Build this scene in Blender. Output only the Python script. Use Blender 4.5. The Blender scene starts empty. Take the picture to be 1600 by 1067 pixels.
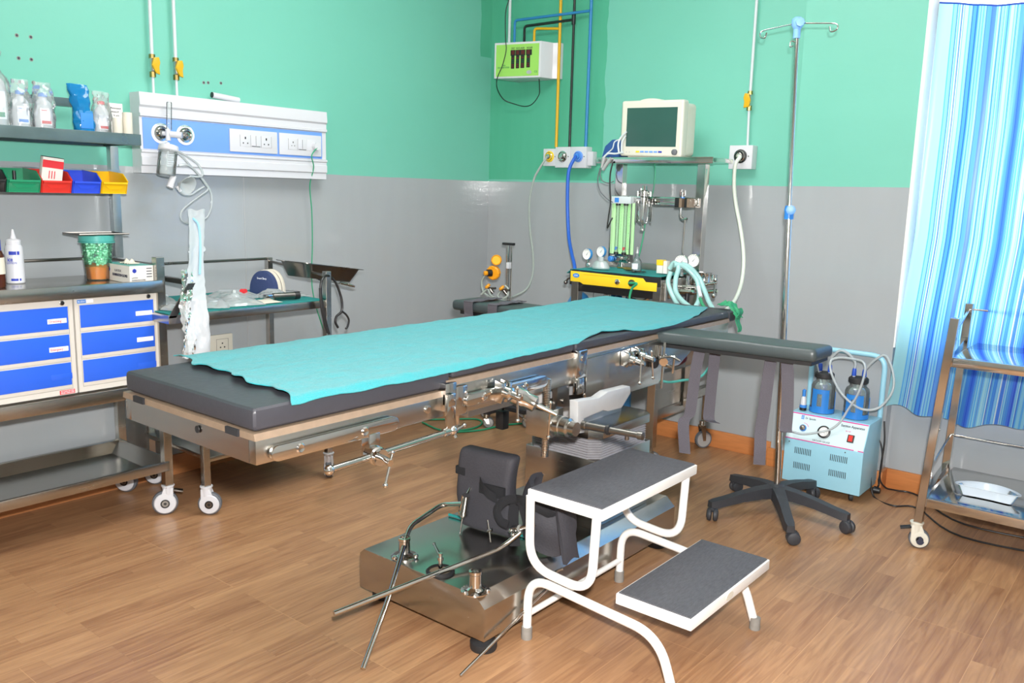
import bpy, bmesh, math, random
from mathutils import Vector, Matrix, noise
random.seed(7)
S = bpy.context.scene
COL = S.collection
# ---------------------------------------------------------------- camera
cd = bpy.data.cameras.new('camera'); cam = bpy.data.objects.new('camera', cd); COL.objects.link(cam)
cd.sensor_width = 36.0; cd.lens = 30.12; cd.clip_start = 0.05; cd.clip_end = 100
cam.matrix_world = Matrix(((0.77591, -0.12788, 0.61774, 3.392), (0.63029, 0.11627, -0.76761, -3.9527),
                           (0.02634, 0.98495, 0.17082, 1.25), (0, 0, 0, 1)))
S.camera = cam
# ---------------------------------------------------------------- colour management, world, lights
S.view_settings.view_transform = 'Standard'; S.view_settings.look = 'None'
S.view_settings.gamma = 1.0; S.view_settings.exposure = 0.40
S.view_settings.use_curve_mapping = False
S.cycles.use_denoising = True
S.cycles.max_bounces = 10; S.cycles.transparent_max_bounces = 24; S.cycles.sample_clamp_indirect = 20.0
w = bpy.data.worlds.new('sky'); S.world = w; w.use_nodes = True
bg = w.node_tree.nodes['Background']; bg.inputs[0].default_value = (0.86, 0.93, 1.0, 1); bg.inputs[1].default_value = 4.6

def light(name, kind, loc, energy, size, aim=None, color=(1, 1, 1), size_y=None, portal=False):
    l = bpy.data.lights.new(name, kind); l.energy = energy; l.color = color
    if kind == 'AREA':
        l.shape = 'RECTANGLE' if size_y else 'DISK'; l.size = size
        if size_y: l.size_y = size_y
        if portal: l.cycles.is_portal = True
    else: l.shadow_soft_size = size
    o = bpy.data.objects.new(name, l); COL.objects.link(o); o.location = loc
    if aim is not None:
        o.rotation_euler = (Vector(aim) - Vector(loc)).to_track_quat('-Z', 'Y').to_euler()
    return o
# the flash on top of the camera
light('camera_flash', 'AREA', (3.415, -3.93, 1.39), 92, 0.07, aim=(1.3, -1.2, 0.75), color=(1.0, 0.985, 0.96))
# daylight opening
light('window_portal', 'AREA', (3.05, 0.10, 1.5), 1, 1.3, aim=(3.05, -1, 1.5), size_y=1.7, portal=True)
# two unseen fill lamps under the ceiling, added for soft ambient light
light('ceiling_fill_light', 'AREA', (1.6, -1.7, 2.78), 30, 1.2, aim=(1.6, -1.7, 0), size_y=0.9, color=(1, 0.99, 0.97))
light('ceiling_fill_light', 'AREA', (2.6, -4.0, 2.78), 14, 1.2, aim=(2.6, -4.0, 0), size_y=0.9, color=(1, 0.99, 0.97))

# ---------------------------------------------------------------- materials
def lin(c): return c / 12.92 if c <= 0.04045 else ((c + 0.055) / 1.055) ** 2.4
def rgb(r, g=None, b=None):
    if isinstance(r, str): r, g, b = int(r[0:2], 16), int(r[2:4], 16), int(r[4:6], 16)
    return (lin(r / 255), lin(g / 255), lin(b / 255), 1)
def newmat(name):
    m = bpy.data.materials.new(name); m.use_nodes = True
    return m, m.node_tree.nodes, m.node_tree.links, m.node_tree.nodes['Principled BSDF']
def mat(name, color, rough=0.5, metal=0.0, var=0.0, bump=0.0, scale=20.0, coat=0.0, stretch=(1, 1, 1), rvar=0.0, alpha=1.0, spec=0.5):
    m, N, L, P = newmat(name); c = rgb(color)
    P.inputs['Base Color'].default_value = c; P.inputs['Roughness'].default_value = rough
    P.inputs['Metallic'].default_value = metal; P.inputs['Coat Weight'].default_value = coat
    P.inputs['Alpha'].default_value = alpha; P.inputs['Specular IOR Level'].default_value = spec
    tc = N.new('ShaderNodeTexCoord'); mp = N.new('ShaderNodeMapping'); mp.inputs[3].default_value = stretch
    nz = N.new('ShaderNodeTexNoise'); nz.inputs['Scale'].default_value = scale; nz.inputs['Detail'].default_value = 4
    L.new(tc.outputs['Object'], mp.inputs[0]); L.new(mp.outputs[0], nz.inputs['Vector'])
    if var:
        mx = N.new('ShaderNodeMix'); mx.data_type = 'RGBA'
        mx.inputs[6].default_value = tuple(v * (1 - var) for v in c[:3]) + (1,)
        mx.inputs[7].default_value = tuple(min(1, v * (1 + var)) for v in c[:3]) + (1,)
        L.new(nz.outputs[0], mx.inputs[0]); L.new(mx.outputs[2], P.inputs['Base Color'])
    if rvar:
        mr = N.new('ShaderNodeMapRange'); mr.inputs[3].default_value = max(0.02, rough - rvar); mr.inputs[4].default_value = rough + rvar
        L.new(nz.outputs[0], mr.inputs[0]); L.new(mr.outputs[0], P.inputs['Roughness'])
    if bump:
        b = N.new('ShaderNodeBump'); b.inputs['Strength'].default_value = bump; b.inputs['Distance'].default_value = 0.004
        L.new(nz.outputs[0], b.inputs['Height']); L.new(b.outputs[0], P.inputs['Normal'])
    return m
def film(name, color, white=0.25, rough=0.08, tint=None):
    """clear plastic / glass: partly see-through, glossy"""
    m, N, L, P = newmat(name); c = rgb(color)
    out = N['Material Output']; N.remove(P)
    t = N.new('ShaderNodeBsdfTransparent'); t.inputs[0].default_value = rgb(tint) if tint else (0.95, 0.97, 0.97, 1)
    d = N.new('ShaderNodeBsdfDiffuse'); d.inputs[0].default_value = c
    g = N.new('ShaderNodeBsdfGlossy'); g.inputs[0].default_value = (1, 1, 1, 1); g.inputs[1].default_value = rough
    f = N.new('ShaderNodeFresnel'); f.inputs[0].default_value = 1.45
    m1 = N.new('ShaderNodeMixShader'); m1.inputs[0].default_value = white
    m2 = N.new('ShaderNodeMixShader')
    L.new(t.outputs[0], m1.inputs[1]); L.new(d.outputs[0], m1.inputs[2])
    L.new(f.outputs[0], m2.inputs[0]); L.new(m1.outputs[0], m2.inputs[1]); L.new(g.outputs[0], m2.inputs[2])
    L.new(m2.outputs[0], out.inputs[0])
    return m
M = {}
M['steel'] = mat('brushed stainless steel', 'bdbab4', 0.24, 1.0, var=0.10, scale=9, rvar=0.08, stretch=(1, 1, 6))
M['steel_dark'] = mat('worn dark stainless steel', '807c78', 0.30, 1.0, var=0.15, scale=12, rvar=0.08)
M['chrome'] = mat('polished chrome', 'cfcecb', 0.10, 1.0, var=0.04, scale=30, rvar=0.04)
M['zinc'] = mat('cast aluminium paint', 'b9babb', 0.42, 0.35, var=0.06, scale=40, bump=0.05)
M['brass'] = mat('brass fitting', 'a8905a', 0.32, 1.0, var=0.1, scale=60)
M['brown_trim'] = mat('brown laminated edge board', '84715f', 0.45, 0.1, var=0.2, scale=60)
M['vinyl'] = mat('dark grey vinyl upholstery', '36363c', 0.42, 0, var=0.10, bump=0.10, scale=70, rvar=0.05)
M['vinyl_green'] = mat('dark slate vinyl', '3b4446', 0.40, 0, var=0.08, bump=0.10, scale=90)
M['strap'] = mat('woven grey strap webbing', '55525a', 0.85, 0, var=0.15, bump=0.5, scale=400)
M['foam'] = mat('black leg boot fabric', '38373d', 0.72, 0, var=0.15, bump=0.35, scale=160)
M['velcro'] = mat('black hook tape', '1c1c20', 0.9, 0, var=0.2, bump=0.5, scale=500)
M['bellows'] = mat('dusty grey bellows', '908e92', 0.5, 0, var=0.2, scale=40)
M['rubber'] = mat('black rubber', '262628', 0.6, 0, var=0.12, scale=60)
M['grey_rubber'] = mat('grey tyre rubber', '63666c', 0.55, 0, var=0.08, scale=60)
M['white_paint'] = mat('white enamel paint', 'f0eeea', 0.28, 0, var=0.02, scale=30)
M['white_plastic'] = mat('white plastic', 'cfd0d6', 0.30, 0, var=0.015, scale=30)
M['ivory'] = mat('ivory plastic', 'd6d3c6', 0.35, 0, var=0.03, scale=30)
M['offwhite'] = mat('off white cabinet enamel', 'cfcbc4', 0.32, 0, var=0.02, scale=30)
M['blue_enamel'] = mat('royal blue drawer enamel', '2c62dc', 0.30, 0, var=0.04, scale=12)
M['panel_blue'] = mat('light blue bedhead panel', '6f9ce8', 0.35, 0, var=0.02, scale=12)
M['black'] = mat('black plastic', '1d1d1f', 0.4, 0, var=0.1, scale=50)
M['base_black'] = mat('black moulded nylon', '35363b', 0.5, 0, var=0.12, bump=0.1, scale=50)
M['green_cloth'] = mat('dark teal surgical cloth', '1f8583', 0.9, 0, var=0.08, bump=0.5, scale=300)
M['aqua'] = mat('pale aqua enamel', '9bd0e4', 0.33, 0, var=0.03, scale=20)
M['aqua_pale'] = mat('white aqua front panel', 'cfe4ea', 0.35, 0, var=0.02, scale=20)
M['blue_plastic'] = mat('bright blue plastic', '2e7fcf', 0.35, 0, var=0.04, scale=30)
M['cap_blue'] = mat('blue rubber cap', '2a55c0', 0.4, 0, var=0.04, scale=30)
M['navy'] = mat('navy fabric', '34436e', 0.7, 0, var=0.1, bump=0.4, scale=200)
M['blue_bag'] = mat('blue coated bag fabric', '2c4f8c', 0.45, 0, var=0.15, bump=0.3, scale=60)
M['cyl_blue'] = mat('blue gas cylinder paint', '3a86c4', 0.35, 0, var=0.05, scale=12)
M['hose_blue'] = mat('blue hose', '2c62c8', 0.4, 0, var=0.04)
M['pipe_blue'] = mat('blue painted pipe', '2f7fb8', 0.35, 0, var=0.08, scale=40)
M['pipe_yellow'] = mat('yellow painted pipe', 'd8a818', 0.35, 0, var=0.06, scale=40)
M['pipe_black'] = mat('black painted pipe', '1a2422', 0.3, 0, var=0.2, scale=60)
M['pipe_white'] = mat('white painted pipe', 'ccd4d8', 0.35, 0, var=0.03)
M['yellow'] = mat('yellow enamel', 'f0cc2c', 0.35, 0, var=0.03, scale=20)
M['orange'] = mat('orange yellow paint', 'f0a01c', 0.38, 0, var=0.06, scale=40)
M['red'] = mat('red plastic', 'd8342c', 0.35, 0, var=0.04)
M['green_bin'] = mat('green plastic', '1f8a62', 0.35, 0, var=0.05)
M['blue_bin'] = mat('blue plastic', '2e50dc', 0.35, 0, var=0.05)
M['yellow_bin'] = mat('yellow bin plastic', 'eab80e', 0.35, 0, var=0.05)
M['green_cable'] = mat('green cable', '2b9a70', 0.45, 0, var=0.05)
M['black_cable'] = mat('black cable', '222224', 0.4, 0, var=0.05)
M['white_hose'] = mat('cream pvc hose', 'd6ddd2', 0.35, 0, var=0.04)
M['grey_hose'] = mat('translucent grey hose', '9fa9a4', 0.22, 0, var=0.08, scale=60)
M['shelf_paint'] = mat('dark green grey shelf steel', '5d7072', 0.30, 0.3, var=0.25, scale=14, rvar=0.1)
M['galv'] = mat('galvanised upright', 'b3bcc0', 0.34, 0.9, var=0.12, scale=40)
M['paper'] = mat('white paper card', 'dedcd6', 0.7, 0, var=0.02)
M['cream'] = mat('cream roll', 'dbd5c6', 0.6, 0, var=0.03)
M['ink'] = mat('dark print ink', '2f3346', 0.6)
M['ink_blue'] = mat('blue print ink', '2438a8', 0.6)
M['ink_green'] = mat('green print', '2c8a60', 0.6)
M['magenta'] = mat('magenta stripe', 'd22a8c', 0.5)
M['label_blue'] = mat('blue label', '3a86d8', 0.5)
M['label_red'] = mat('red label', 'd83038', 0.5)
M['lime'] = mat('lime green front sheet', '96cf5e', 0.4, 0, var=0.02)
M['screen'] = mat('dark green monitor glass', '33564f', 0.12, 0, var=0.12, scale=6)
M['gauge_face'] = mat('gauge dial white', 'f0f0ee', 0.4)
M['teal_lid'] = mat('teal plastic lid', '4ea8a0', 0.35, 0, var=0.03)
M['glass'] = film('clear glass', 'eef4f4', 0.12, 0.03, 'fafcfc')
M['jar_glass'] = film('jar glass', 'd8e2e4', 0.16, 0.04, 'e0eaea')
M['film'] = film('crumpled clear plastic film', 'eef3f5', 0.34, 0.10)
M['film_light'] = film('thin clear plastic film', 'eef3f5', 0.20, 0.08)
M['film_white'] = film('milky plastic wrapper', 'c2c8ce', 0.90, 0.15)
M['film_blue'] = film('blue plastic wrapper', '1f8cca', 0.62, 0.08, '58b8ec')
M['saline'] = film('milky bottle plastic', 'dfe3e8', 0.72, 0.15)
M['tub'] = film('tinted clear tub', 'a8e0d0', 0.06, 0.04, 'e6f8f2')
M['tube_aqua'] = film('translucent aqua corrugated tube', 'b4e4e2', 0.68, 0.2)
M['tube_clear'] = film('clear tube', 'd2dade', 0.50, 0.06)
M['mask_clear'] = film('soft clear mask plastic', 'd8e0e2', 0.48, 0.15)
M['beads'] = mat('green glass beads', '9fe8c0', 0.15, 0, var=0.1, coat=0.6)
M['orange_beads'] = mat('orange gel', 'f4801a', 0.4, 0, var=0.12, scale=60)
M['liquid'] = film('clear liquid', 'e8eef2', 0.3, 0.03)
M['maroon'] = mat('maroon rubber bag', '6b2a44', 0.4, 0, var=0.1, bump=0.2)
M['wood_base'] = mat('wood grain skirting', 'c07a45', 0.45, 0, var=0.22, scale=9, stretch=(1, 1, 8))
M['kidney'] = film('milky blue plastic dish', 'dce8f4', 0.72, 0.2)
M['dirt_grey'] = mat('grey weathered rubber foot', '8a8680', 0.8, 0, var=0.2, scale=60)
M['tube_green'] = film('green tinted flow tube plate', 'b4f0a8', 0.55, 0.1)

# ---------------------------------------------------------------- mesh helpers (all in metres, world coordinates)
def V(*a): return Vector(a[0] if len(a) == 1 else a)
def off(v, dx=0, dy=0, dz=0): return (v[0] + dx, v[1] + dy, v[2] + dz)
def BM(): return bmesh.new()
def _mi(bm, n0, mi):
    bm.faces.ensure_lookup_table()
    for i in range(n0, len(bm.faces)): bm.faces[i].material_index = mi
def frame(d):
    d = Vector(d).normalized(); a = Vector((0, 0, 1)) if abs(d.z) < 0.9 else Vector((1, 0, 0))
    x = a.cross(d).normalized(); return x, d.cross(x).normalized(), d
def box(bm, lo, hi, mi=0, bev=0.0, rot=0.0, seg=2, m=None):
    """axis box between two corners; rot turns it about its own centre (z)"""
    c = (Vector(lo) + Vector(hi)) / 2; s = [abs(hi[i] - lo[i]) for i in range(3)]
    T = Matrix.Translation(c) @ Matrix.Rotation(rot, 4, 'Z') @ Matrix.Diagonal((s[0], s[1], s[2], 1))
    if m is not None: T = m @ T
    n0 = len(bm.faces)
    if bev > 0:
        b2 = bmesh.new(); bmesh.ops.create_cube(b2, size=1.0, matrix=T)
        bmesh.ops.bevel(b2, geom=b2.edges[:], offset=bev, segments=seg, profile=0.6, affect='EDGES', clamp_overlap=True)
        me = bpy.data.meshes.new('t'); b2.to_mesh(me); b2.free(); bm.from_mesh(me); bpy.data.meshes.remove(me)
    else: bmesh.ops.create_cube(bm, size=1.0, matrix=T)
    _mi(bm, n0, mi)
def cyl(bm, a, b, r, r2=None, n=20, mi=0, cap=True):
    a, b = Vector(a), Vector(b); r2 = r if r2 is None else r2; x, y, d = frame(b - a); n0 = len(bm.faces)
    A, B_ = [], []
    for i in range(n):
        t = 2 * math.pi * i / n; u = x * math.cos(t) + y * math.sin(t)
        A.append(bm.verts.new(a + u * r)); B_.append(bm.verts.new(b + u * r2))
    for i in range(n): bm.faces.new((A[i], A[(i + 1) % n], B_[(i + 1) % n], B_[i]))
    if cap: bm.faces.new(A[::-1]); bm.faces.new(B_)
    _mi(bm, n0, mi)
def smooth_pts(pts, k=6):
    P = [Vector(p) for p in pts]
    if len(P) < 3: return P
    Q = [P[0] * 2 - P[1]] + P + [P[-1] * 2 - P[-2]]; out = []
    for i in range(1, len(Q) - 2):
        p0, p1, p2, p3 = Q[i - 1:i + 3]
        for j in range(k):
            t = j / k
            out.append(0.5 * ((2 * p1) + (p2 - p0) * t + (2 * p0 - 5 * p1 + 4 * p2 - p3) * t * t + (3 * p1 - p0 - 3 * p2 + p3) * t ** 3))
    out.append(P[-1]); return out
def round_pts(pts, r=0.04, k=6):
    """polyline with filleted corners"""
    P = [Vector(p) for p in pts]; out = [P[0]]
    for i in range(1, len(P) - 1):
        a, b, c = P[i - 1], P[i], P[i + 1]; d1 = (a - b); d2 = (c - b)
        rr = min(r, d1.length * 0.49, d2.length * 0.49); p, q = b + d1.normalized() * rr, b + d2.normalized() * rr
        for j in range(k + 1):
            t = j / k; out.append(p * (1 - t) ** 2 + b * 2 * t * (1 - t) + q * t * t)
    out.append(P[-1]); return out
def tube(bm, pts, r, n=10, mi=0, sm=True, closed=False, ribs=0.0, flat=None):
    P = smooth_pts(pts) if sm else [Vector(p) for p in pts]
    P = [p for i, p in enumerate(P) if i == 0 or (p - P[i - 1]).length > 1e-5]
    n0 = len(bm.faces); x, y, d = frame(P[1] - P[0]); rings = []
    for i, p in enumerate(P):
        if i == 0: t = P[1] - P[0]
        elif i == len(P) - 1: t = P[-1] - P[-2]
        else: t = P[i + 1] - P[i - 1]
        t.normalize(); x = (x - t * x.dot(t)).normalized(); y = t.cross(x)
        rr = r * (1 + ribs * (i % 2)); ry = rr if flat is None else flat
        rings.append([bm.verts.new(p + x * math.cos(2 * math.pi * k / n) * rr + y * math.sin(2 * math.pi * k / n) * ry) for k in range(n)])
    for i in range(len(rings) - 1):
        for k in range(n): bm.faces.new((rings[i][k], rings[i][(k + 1) % n], rings[i + 1][(k + 1) % n], rings[i + 1][k]))
    bm.faces.new(rings[0][::-1]); bm.faces.new(rings[-1]); _mi(bm, n0, mi)
def resample(pts, step):
    P = smooth_pts(pts, 10); out = [P[0]]; acc = 0
    for a, b in zip(P, P[1:]):
        L_ = (b - a).length
        while acc + L_ >= step:
            t = (step - acc) / L_; a = a.lerp(b, t); out.append(a.copy()); L_ = (b - a).length; acc = 0
            if L_ < 1e-9: break
        acc += L_
    return out
def lathe(bm, prof, c, axis=(0, 0, 1), n=28, mi=0, mis=None):
    """prof: (radius, height) pairs along axis from point c"""
    x, y, d = frame(axis); c = Vector(c); n0 = len(bm.faces); rings = []
    for r, h in prof:
        if r < 1e-6: rings.append([bm.verts.new(c + d * h)])
        else: rings.append([bm.verts.new(c + d * h + (x * math.cos(2 * math.pi * k / n) + y * math.sin(2 * math.pi * k / n)) * r) for k in range(n)])
    for i in range(len(rings) - 1):
        A, B_ = rings[i], rings[i + 1]
        for k in range(n):
            q = (k + 1) % n
            if len(A) == 1 and len(B_) == 1: break
            if len(A) == 1: f = bm.faces.new((A[0], B_[q], B_[k]))
            elif len(B_) == 1: f = bm.faces.new((A[k], A[q], B_[0]))
            else: f = bm.faces.new((A[k], A[q], B_[q], B_[k]))
            f.material_index = mis[i] if mis else mi
def prism(bm, poly, vec, mi=0, bev=0.0):
    """closed polygon (3D points) extruded along vec"""
    b2 = bmesh.new(); vs = [b2.verts.new(Vector(p)) for p in poly]; f = b2.faces.new(vs)
    r = bmesh.ops.extrude_face_region(b2, geom=[f]); vv = [g for g in r['geom'] if isinstance(g, bmesh.types.BMVert)]
    bmesh.ops.translate(b2, verts=vv, vec=Vector(vec)); bmesh.ops.recalc_face_normals(b2, faces=b2.faces[:])
    if bev: bmesh.ops.bevel(b2, geom=b2.edges[:], offset=bev, segments=2, profile=0.6, affect='EDGES', clamp_overlap=True)
    n0 = len(bm.faces); me = bpy.data.meshes.new('t'); b2.to_mesh(me); b2.free(); bm.from_mesh(me); bpy.data.meshes.remove(me); _mi(bm, n0, mi)
def sphere(bm, c, r, sc=(1, 1, 1), n=16, mi=0):
    n0 = len(bm.faces)
    bmesh.ops.create_uvsphere(bm, u_segments=n, v_segments=max(6, n // 2), radius=1, matrix=Matrix.Translation(Vector(c)) @ Matrix.Diagonal((r * sc[0], r * sc[1], r * sc[2], 1)))
    _mi(bm, n0, mi)
def sheet(bm, fn, nu, nv, mi=0, thick=0.0):
    """grid surface fn(u,v) -> point; doubled with the given thickness"""
    n0 = len(bm.faces); G = [[Vector(fn(i / nu, j / nv)) for j in range(nv + 1)] for i in range(nu + 1)]
    def nrm(i, j):
        a = G[min(i + 1, nu)][j] - G[max(i - 1, 0)][j]; b = G[i][min(j + 1, nv)] - G[i][max(j - 1, 0)]
        k = a.cross(b); return k.normalized() if k.length > 1e-12 else Vector((0, 0, 1))
    A = [[bm.verts.new(G[i][j]) for j in range(nv + 1)] for i in range(nu + 1)]
    for i in range(nu):
        for j in range(nv): bm.faces.new((A[i][j], A[i + 1][j], A[i + 1][j + 1], A[i][j + 1]))
    if thick:
        B_ = [[bm.verts.new(G[i][j] - nrm(i, j) * thick) for j in range(nv + 1)] for i in range(nu + 1)]
        for i in range(nu):
            for j in range(nv): bm.faces.new((B_[i][j + 1], B_[i + 1][j + 1], B_[i + 1][j], B_[i][j]))
        for i in range(nu):
            bm.faces.new((A[i + 1][0], A[i][0], B_[i][0], B_[i + 1][0])); bm.faces.new((A[i][nv], A[i + 1][nv], B_[i + 1][nv], B_[i][nv]))
        for j in range(nv):
            bm.faces.new((A[0][j], A[0][j + 1], B_[0][j + 1], B_[0][j])); bm.faces.new((A[nu][j + 1], A[nu][j], B_[nu][j], B_[nu][j + 1]))
    _mi(bm, n0, mi)
def fbm(p, s=1.0): return noise.noise(Vector(p) * s)

# ---------------------------------------------------------------- scene-graph helpers
WM = {}
def ob(name, bm, m, parent=None, label=None, ang=35, flip=True):
    if flip: bmesh.ops.recalc_face_normals(bm, faces=bm.faces[:])
    if parent is not None: bm.transform(WM[parent].inverted())
    for f in bm.faces: f.smooth = True
    la = math.radians(ang)
    for e in bm.edges:
        if len(e.link_faces) == 2 and e.calc_face_angle(0) > la: e.smooth = False
    me = bpy.data.meshes.new(name); bm.to_mesh(me); bm.free()
    for k in (m if isinstance(m, (list, tuple)) else [m]): me.materials.append(M[k] if isinstance(k, str) else k)
    o = bpy.data.objects.new(name, me); COL.objects.link(o)
    if parent is not None: o.parent = parent
    WM[o] = WM[parent].copy() if parent is not None else Matrix.Identity(4)
    if label: o['label'] = label
    return o
def tag(o, label, cat, group=None):
    o['label'] = label; o['category'] = cat
    if group: o['group'] = group
    return o
def T(name, label, cat, loc=(0, 0, 0), group=None, rz=0.0):
    o = bpy.data.objects.new(name, None); COL.objects.link(o); o.location = loc; o.rotation_euler = (0, 0, rz)
    o.empty_display_size = 0.1
    WM[o] = Matrix.Translation(Vector(loc)) @ Matrix.Rotation(rz, 4, 'Z'); return tag(o, label, cat, group)
def st(name, bm, m, parent=None, **k):
    o = ob(name, bm, m, parent, **k)
    if parent is None: o['kind'] = 'structure'
    return o
def solo(name, bm, m, label, cat, group=None, loc=None):
    """a thing that is one mesh; origin moved to its base"""
    vs = [v.co for v in bm.verts]
    c = Vector((sum(v.x for v in vs) / len(vs), sum(v.y for v in vs) / len(vs), min(v.z for v in vs)))
    bm.transform(Matrix.Translation(-c)); o = ob(name, bm, m); o.location = c; WM[o] = Matrix.Translation(c)
    return tag(o, label, cat, group)
def text(name, s, size, loc, xdir, ydir, m, parent, bold=0.0, align='LEFT', fit=None):
    cu = bpy.data.curves.new(name, 'FONT'); cu.body = s; cu.size = size; cu.extrude = 0.0004; cu.align_x = align; cu.offset = bold
    cu.resolution_u = 3
    to = bpy.data.objects.new(name, cu); COL.objects.link(to)
    dg = bpy.context.evaluated_depsgraph_get(); me = bpy.data.meshes.new_from_object(to.evaluated_get(dg))
    bpy.data.objects.remove(to); bm = bmesh.new(); bm.from_mesh(me); bpy.data.meshes.remove(me)
    xs = [v.co.x for v in bm.verts]
    if fit and xs:
        k = fit / (max(xs) - min(xs)); bm.transform(Matrix.Diagonal((k, 1, 1, 1)))
    x = Vector(xdir).normalized(); y = Vector(ydir).normalized(); z = x.cross(y).normalized(); y = z.cross(x)
    R = Matrix((x, y, z)).transposed().to_4x4(); bm.transform(Matrix.Translation(Vector(loc) + z * 0.0006) @ R)
    return ob(name, bm, m, parent, flip=False)
XP, ZP = (1, 0, 0), (0, 0, 1)
YP = (0, 1, 0)
PZ = 1.3146      # top of the grey dado

# ================================================================= ROOM
def wall_material(name, patch=None):
    m, N, L, P = newmat(name)
    tc = N.new('ShaderNodeTexCoord'); sep = N.new('ShaderNodeSeparateXYZ'); L.new(tc.outputs['Object'], sep.inputs[0])
    def math_(op, a, b=None, c=None):
        n = N.new('ShaderNodeMath'); n.operation = op
        for i, v in enumerate((a, b, c)):
            if v is None: continue
            if isinstance(v, (int, float)): n.inputs[i].default_value = v
            else: L.new(v, n.inputs[i])
        return n.outputs[0]
    def mix(f, a, b):
        n = N.new('ShaderNodeMix'); n.data_type = 'RGBA'
        if isinstance(f, (int, float)): n.inputs[0].default_value = f
        else: L.new(f, n.inputs[0])
        for i, v in ((6, a), (7, b)):
            if isinstance(v, tuple): n.inputs[i].default_value = v
            else: L.new(v, n.inputs[i])
        return n.outputs[2]
    def nz(scale, sx=1, sy=1, sz=1, det=3):
        mp = N.new('ShaderNodeMapping'); mp.inputs[3].default_value = (sx, sy, sz); L.new(tc.outputs['Object'], mp.inputs[0])
        n = N.new('ShaderNodeTexNoise'); n.inputs['Scale'].default_value = scale; n.inputs['Detail'].default_value = det
        L.new(mp.outputs[0], n.inputs['Vector']); return n.outputs[0]
    wob = math_('MULTIPLY_ADD', nz(3.0), 0.012, -0.006); z = math_('ADD', sep.outputs[2], wob)
    up = math_('GREATER_THAN', z, PZ)
    brush = nz(14, 1, 1, 0.15); cloud = nz(1.6)
    green = mix(cloud, rgb('6db8a4'), rgb('77c1af'))
    if patch:     # darker repainted area: (x0, x1, y-wobble) on the wall plane
        ax, lo, hi, z0 = patch
        u = math_('ADD', sep.outputs[ax], math_('MULTIPLY_ADD', nz(5.0), 0.06, -0.03))
        inside = math_('MULTIPLY', math_('GREATER_THAN', u, lo), math_('LESS_THAN', u, hi))
        inside = math_('MULTIPLY', inside, math_('GREATER_THAN', z, z0))
        dark = mix(brush, rgb('4aa686'), rgb('59b294')); green = mix(inside, green, dark)
        tr = mix(math_('GREATER_THAN', math_('ADD', u, 0.0), hi - 0.13), dark, rgb('2a9a74'))
    grey = mix(cloud, rgb('9ea3a7'), rgb('a9aeb2')); grey = mix(math_('MULTIPLY', brush, 0.3), grey, rgb('969b9f'))
    L.new(mix(up, grey, green), P.inputs['Base Color'])
    mr = N.new('ShaderNodeMix'); L.new(up, mr.inputs[0]); mr.inputs[2].default_value = 0.10; mr.inputs[3].default_value = 0.42
    L.new(mr.outputs[0], P.inputs['Roughness'])
    b = N.new('ShaderNodeBump'); b.inputs['Strength'].default_value = 0.42; b.inputs['Distance'].default_value = 0.004
    L.new(math_('ADD', math_('MULTIPLY', brush, 0.25), math_('ADD', math_('MULTIPLY', nz(9, 0.5, 0.5, 2.0), 0.5), math_('MULTIPLY', nz(70, 1, 1, 1), 0.10))), b.inputs['Height']); L.new(b.outputs[0], P.inputs['Normal'])
    return m
m_wl = wall_material('left wall paint', (1, -0.10, 9, 2.02)); m_wb = wall_material('back wall paint', (0, -9, 0.80, PZ + 0.012))
m_wp = wall_material('pillar paint')
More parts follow.
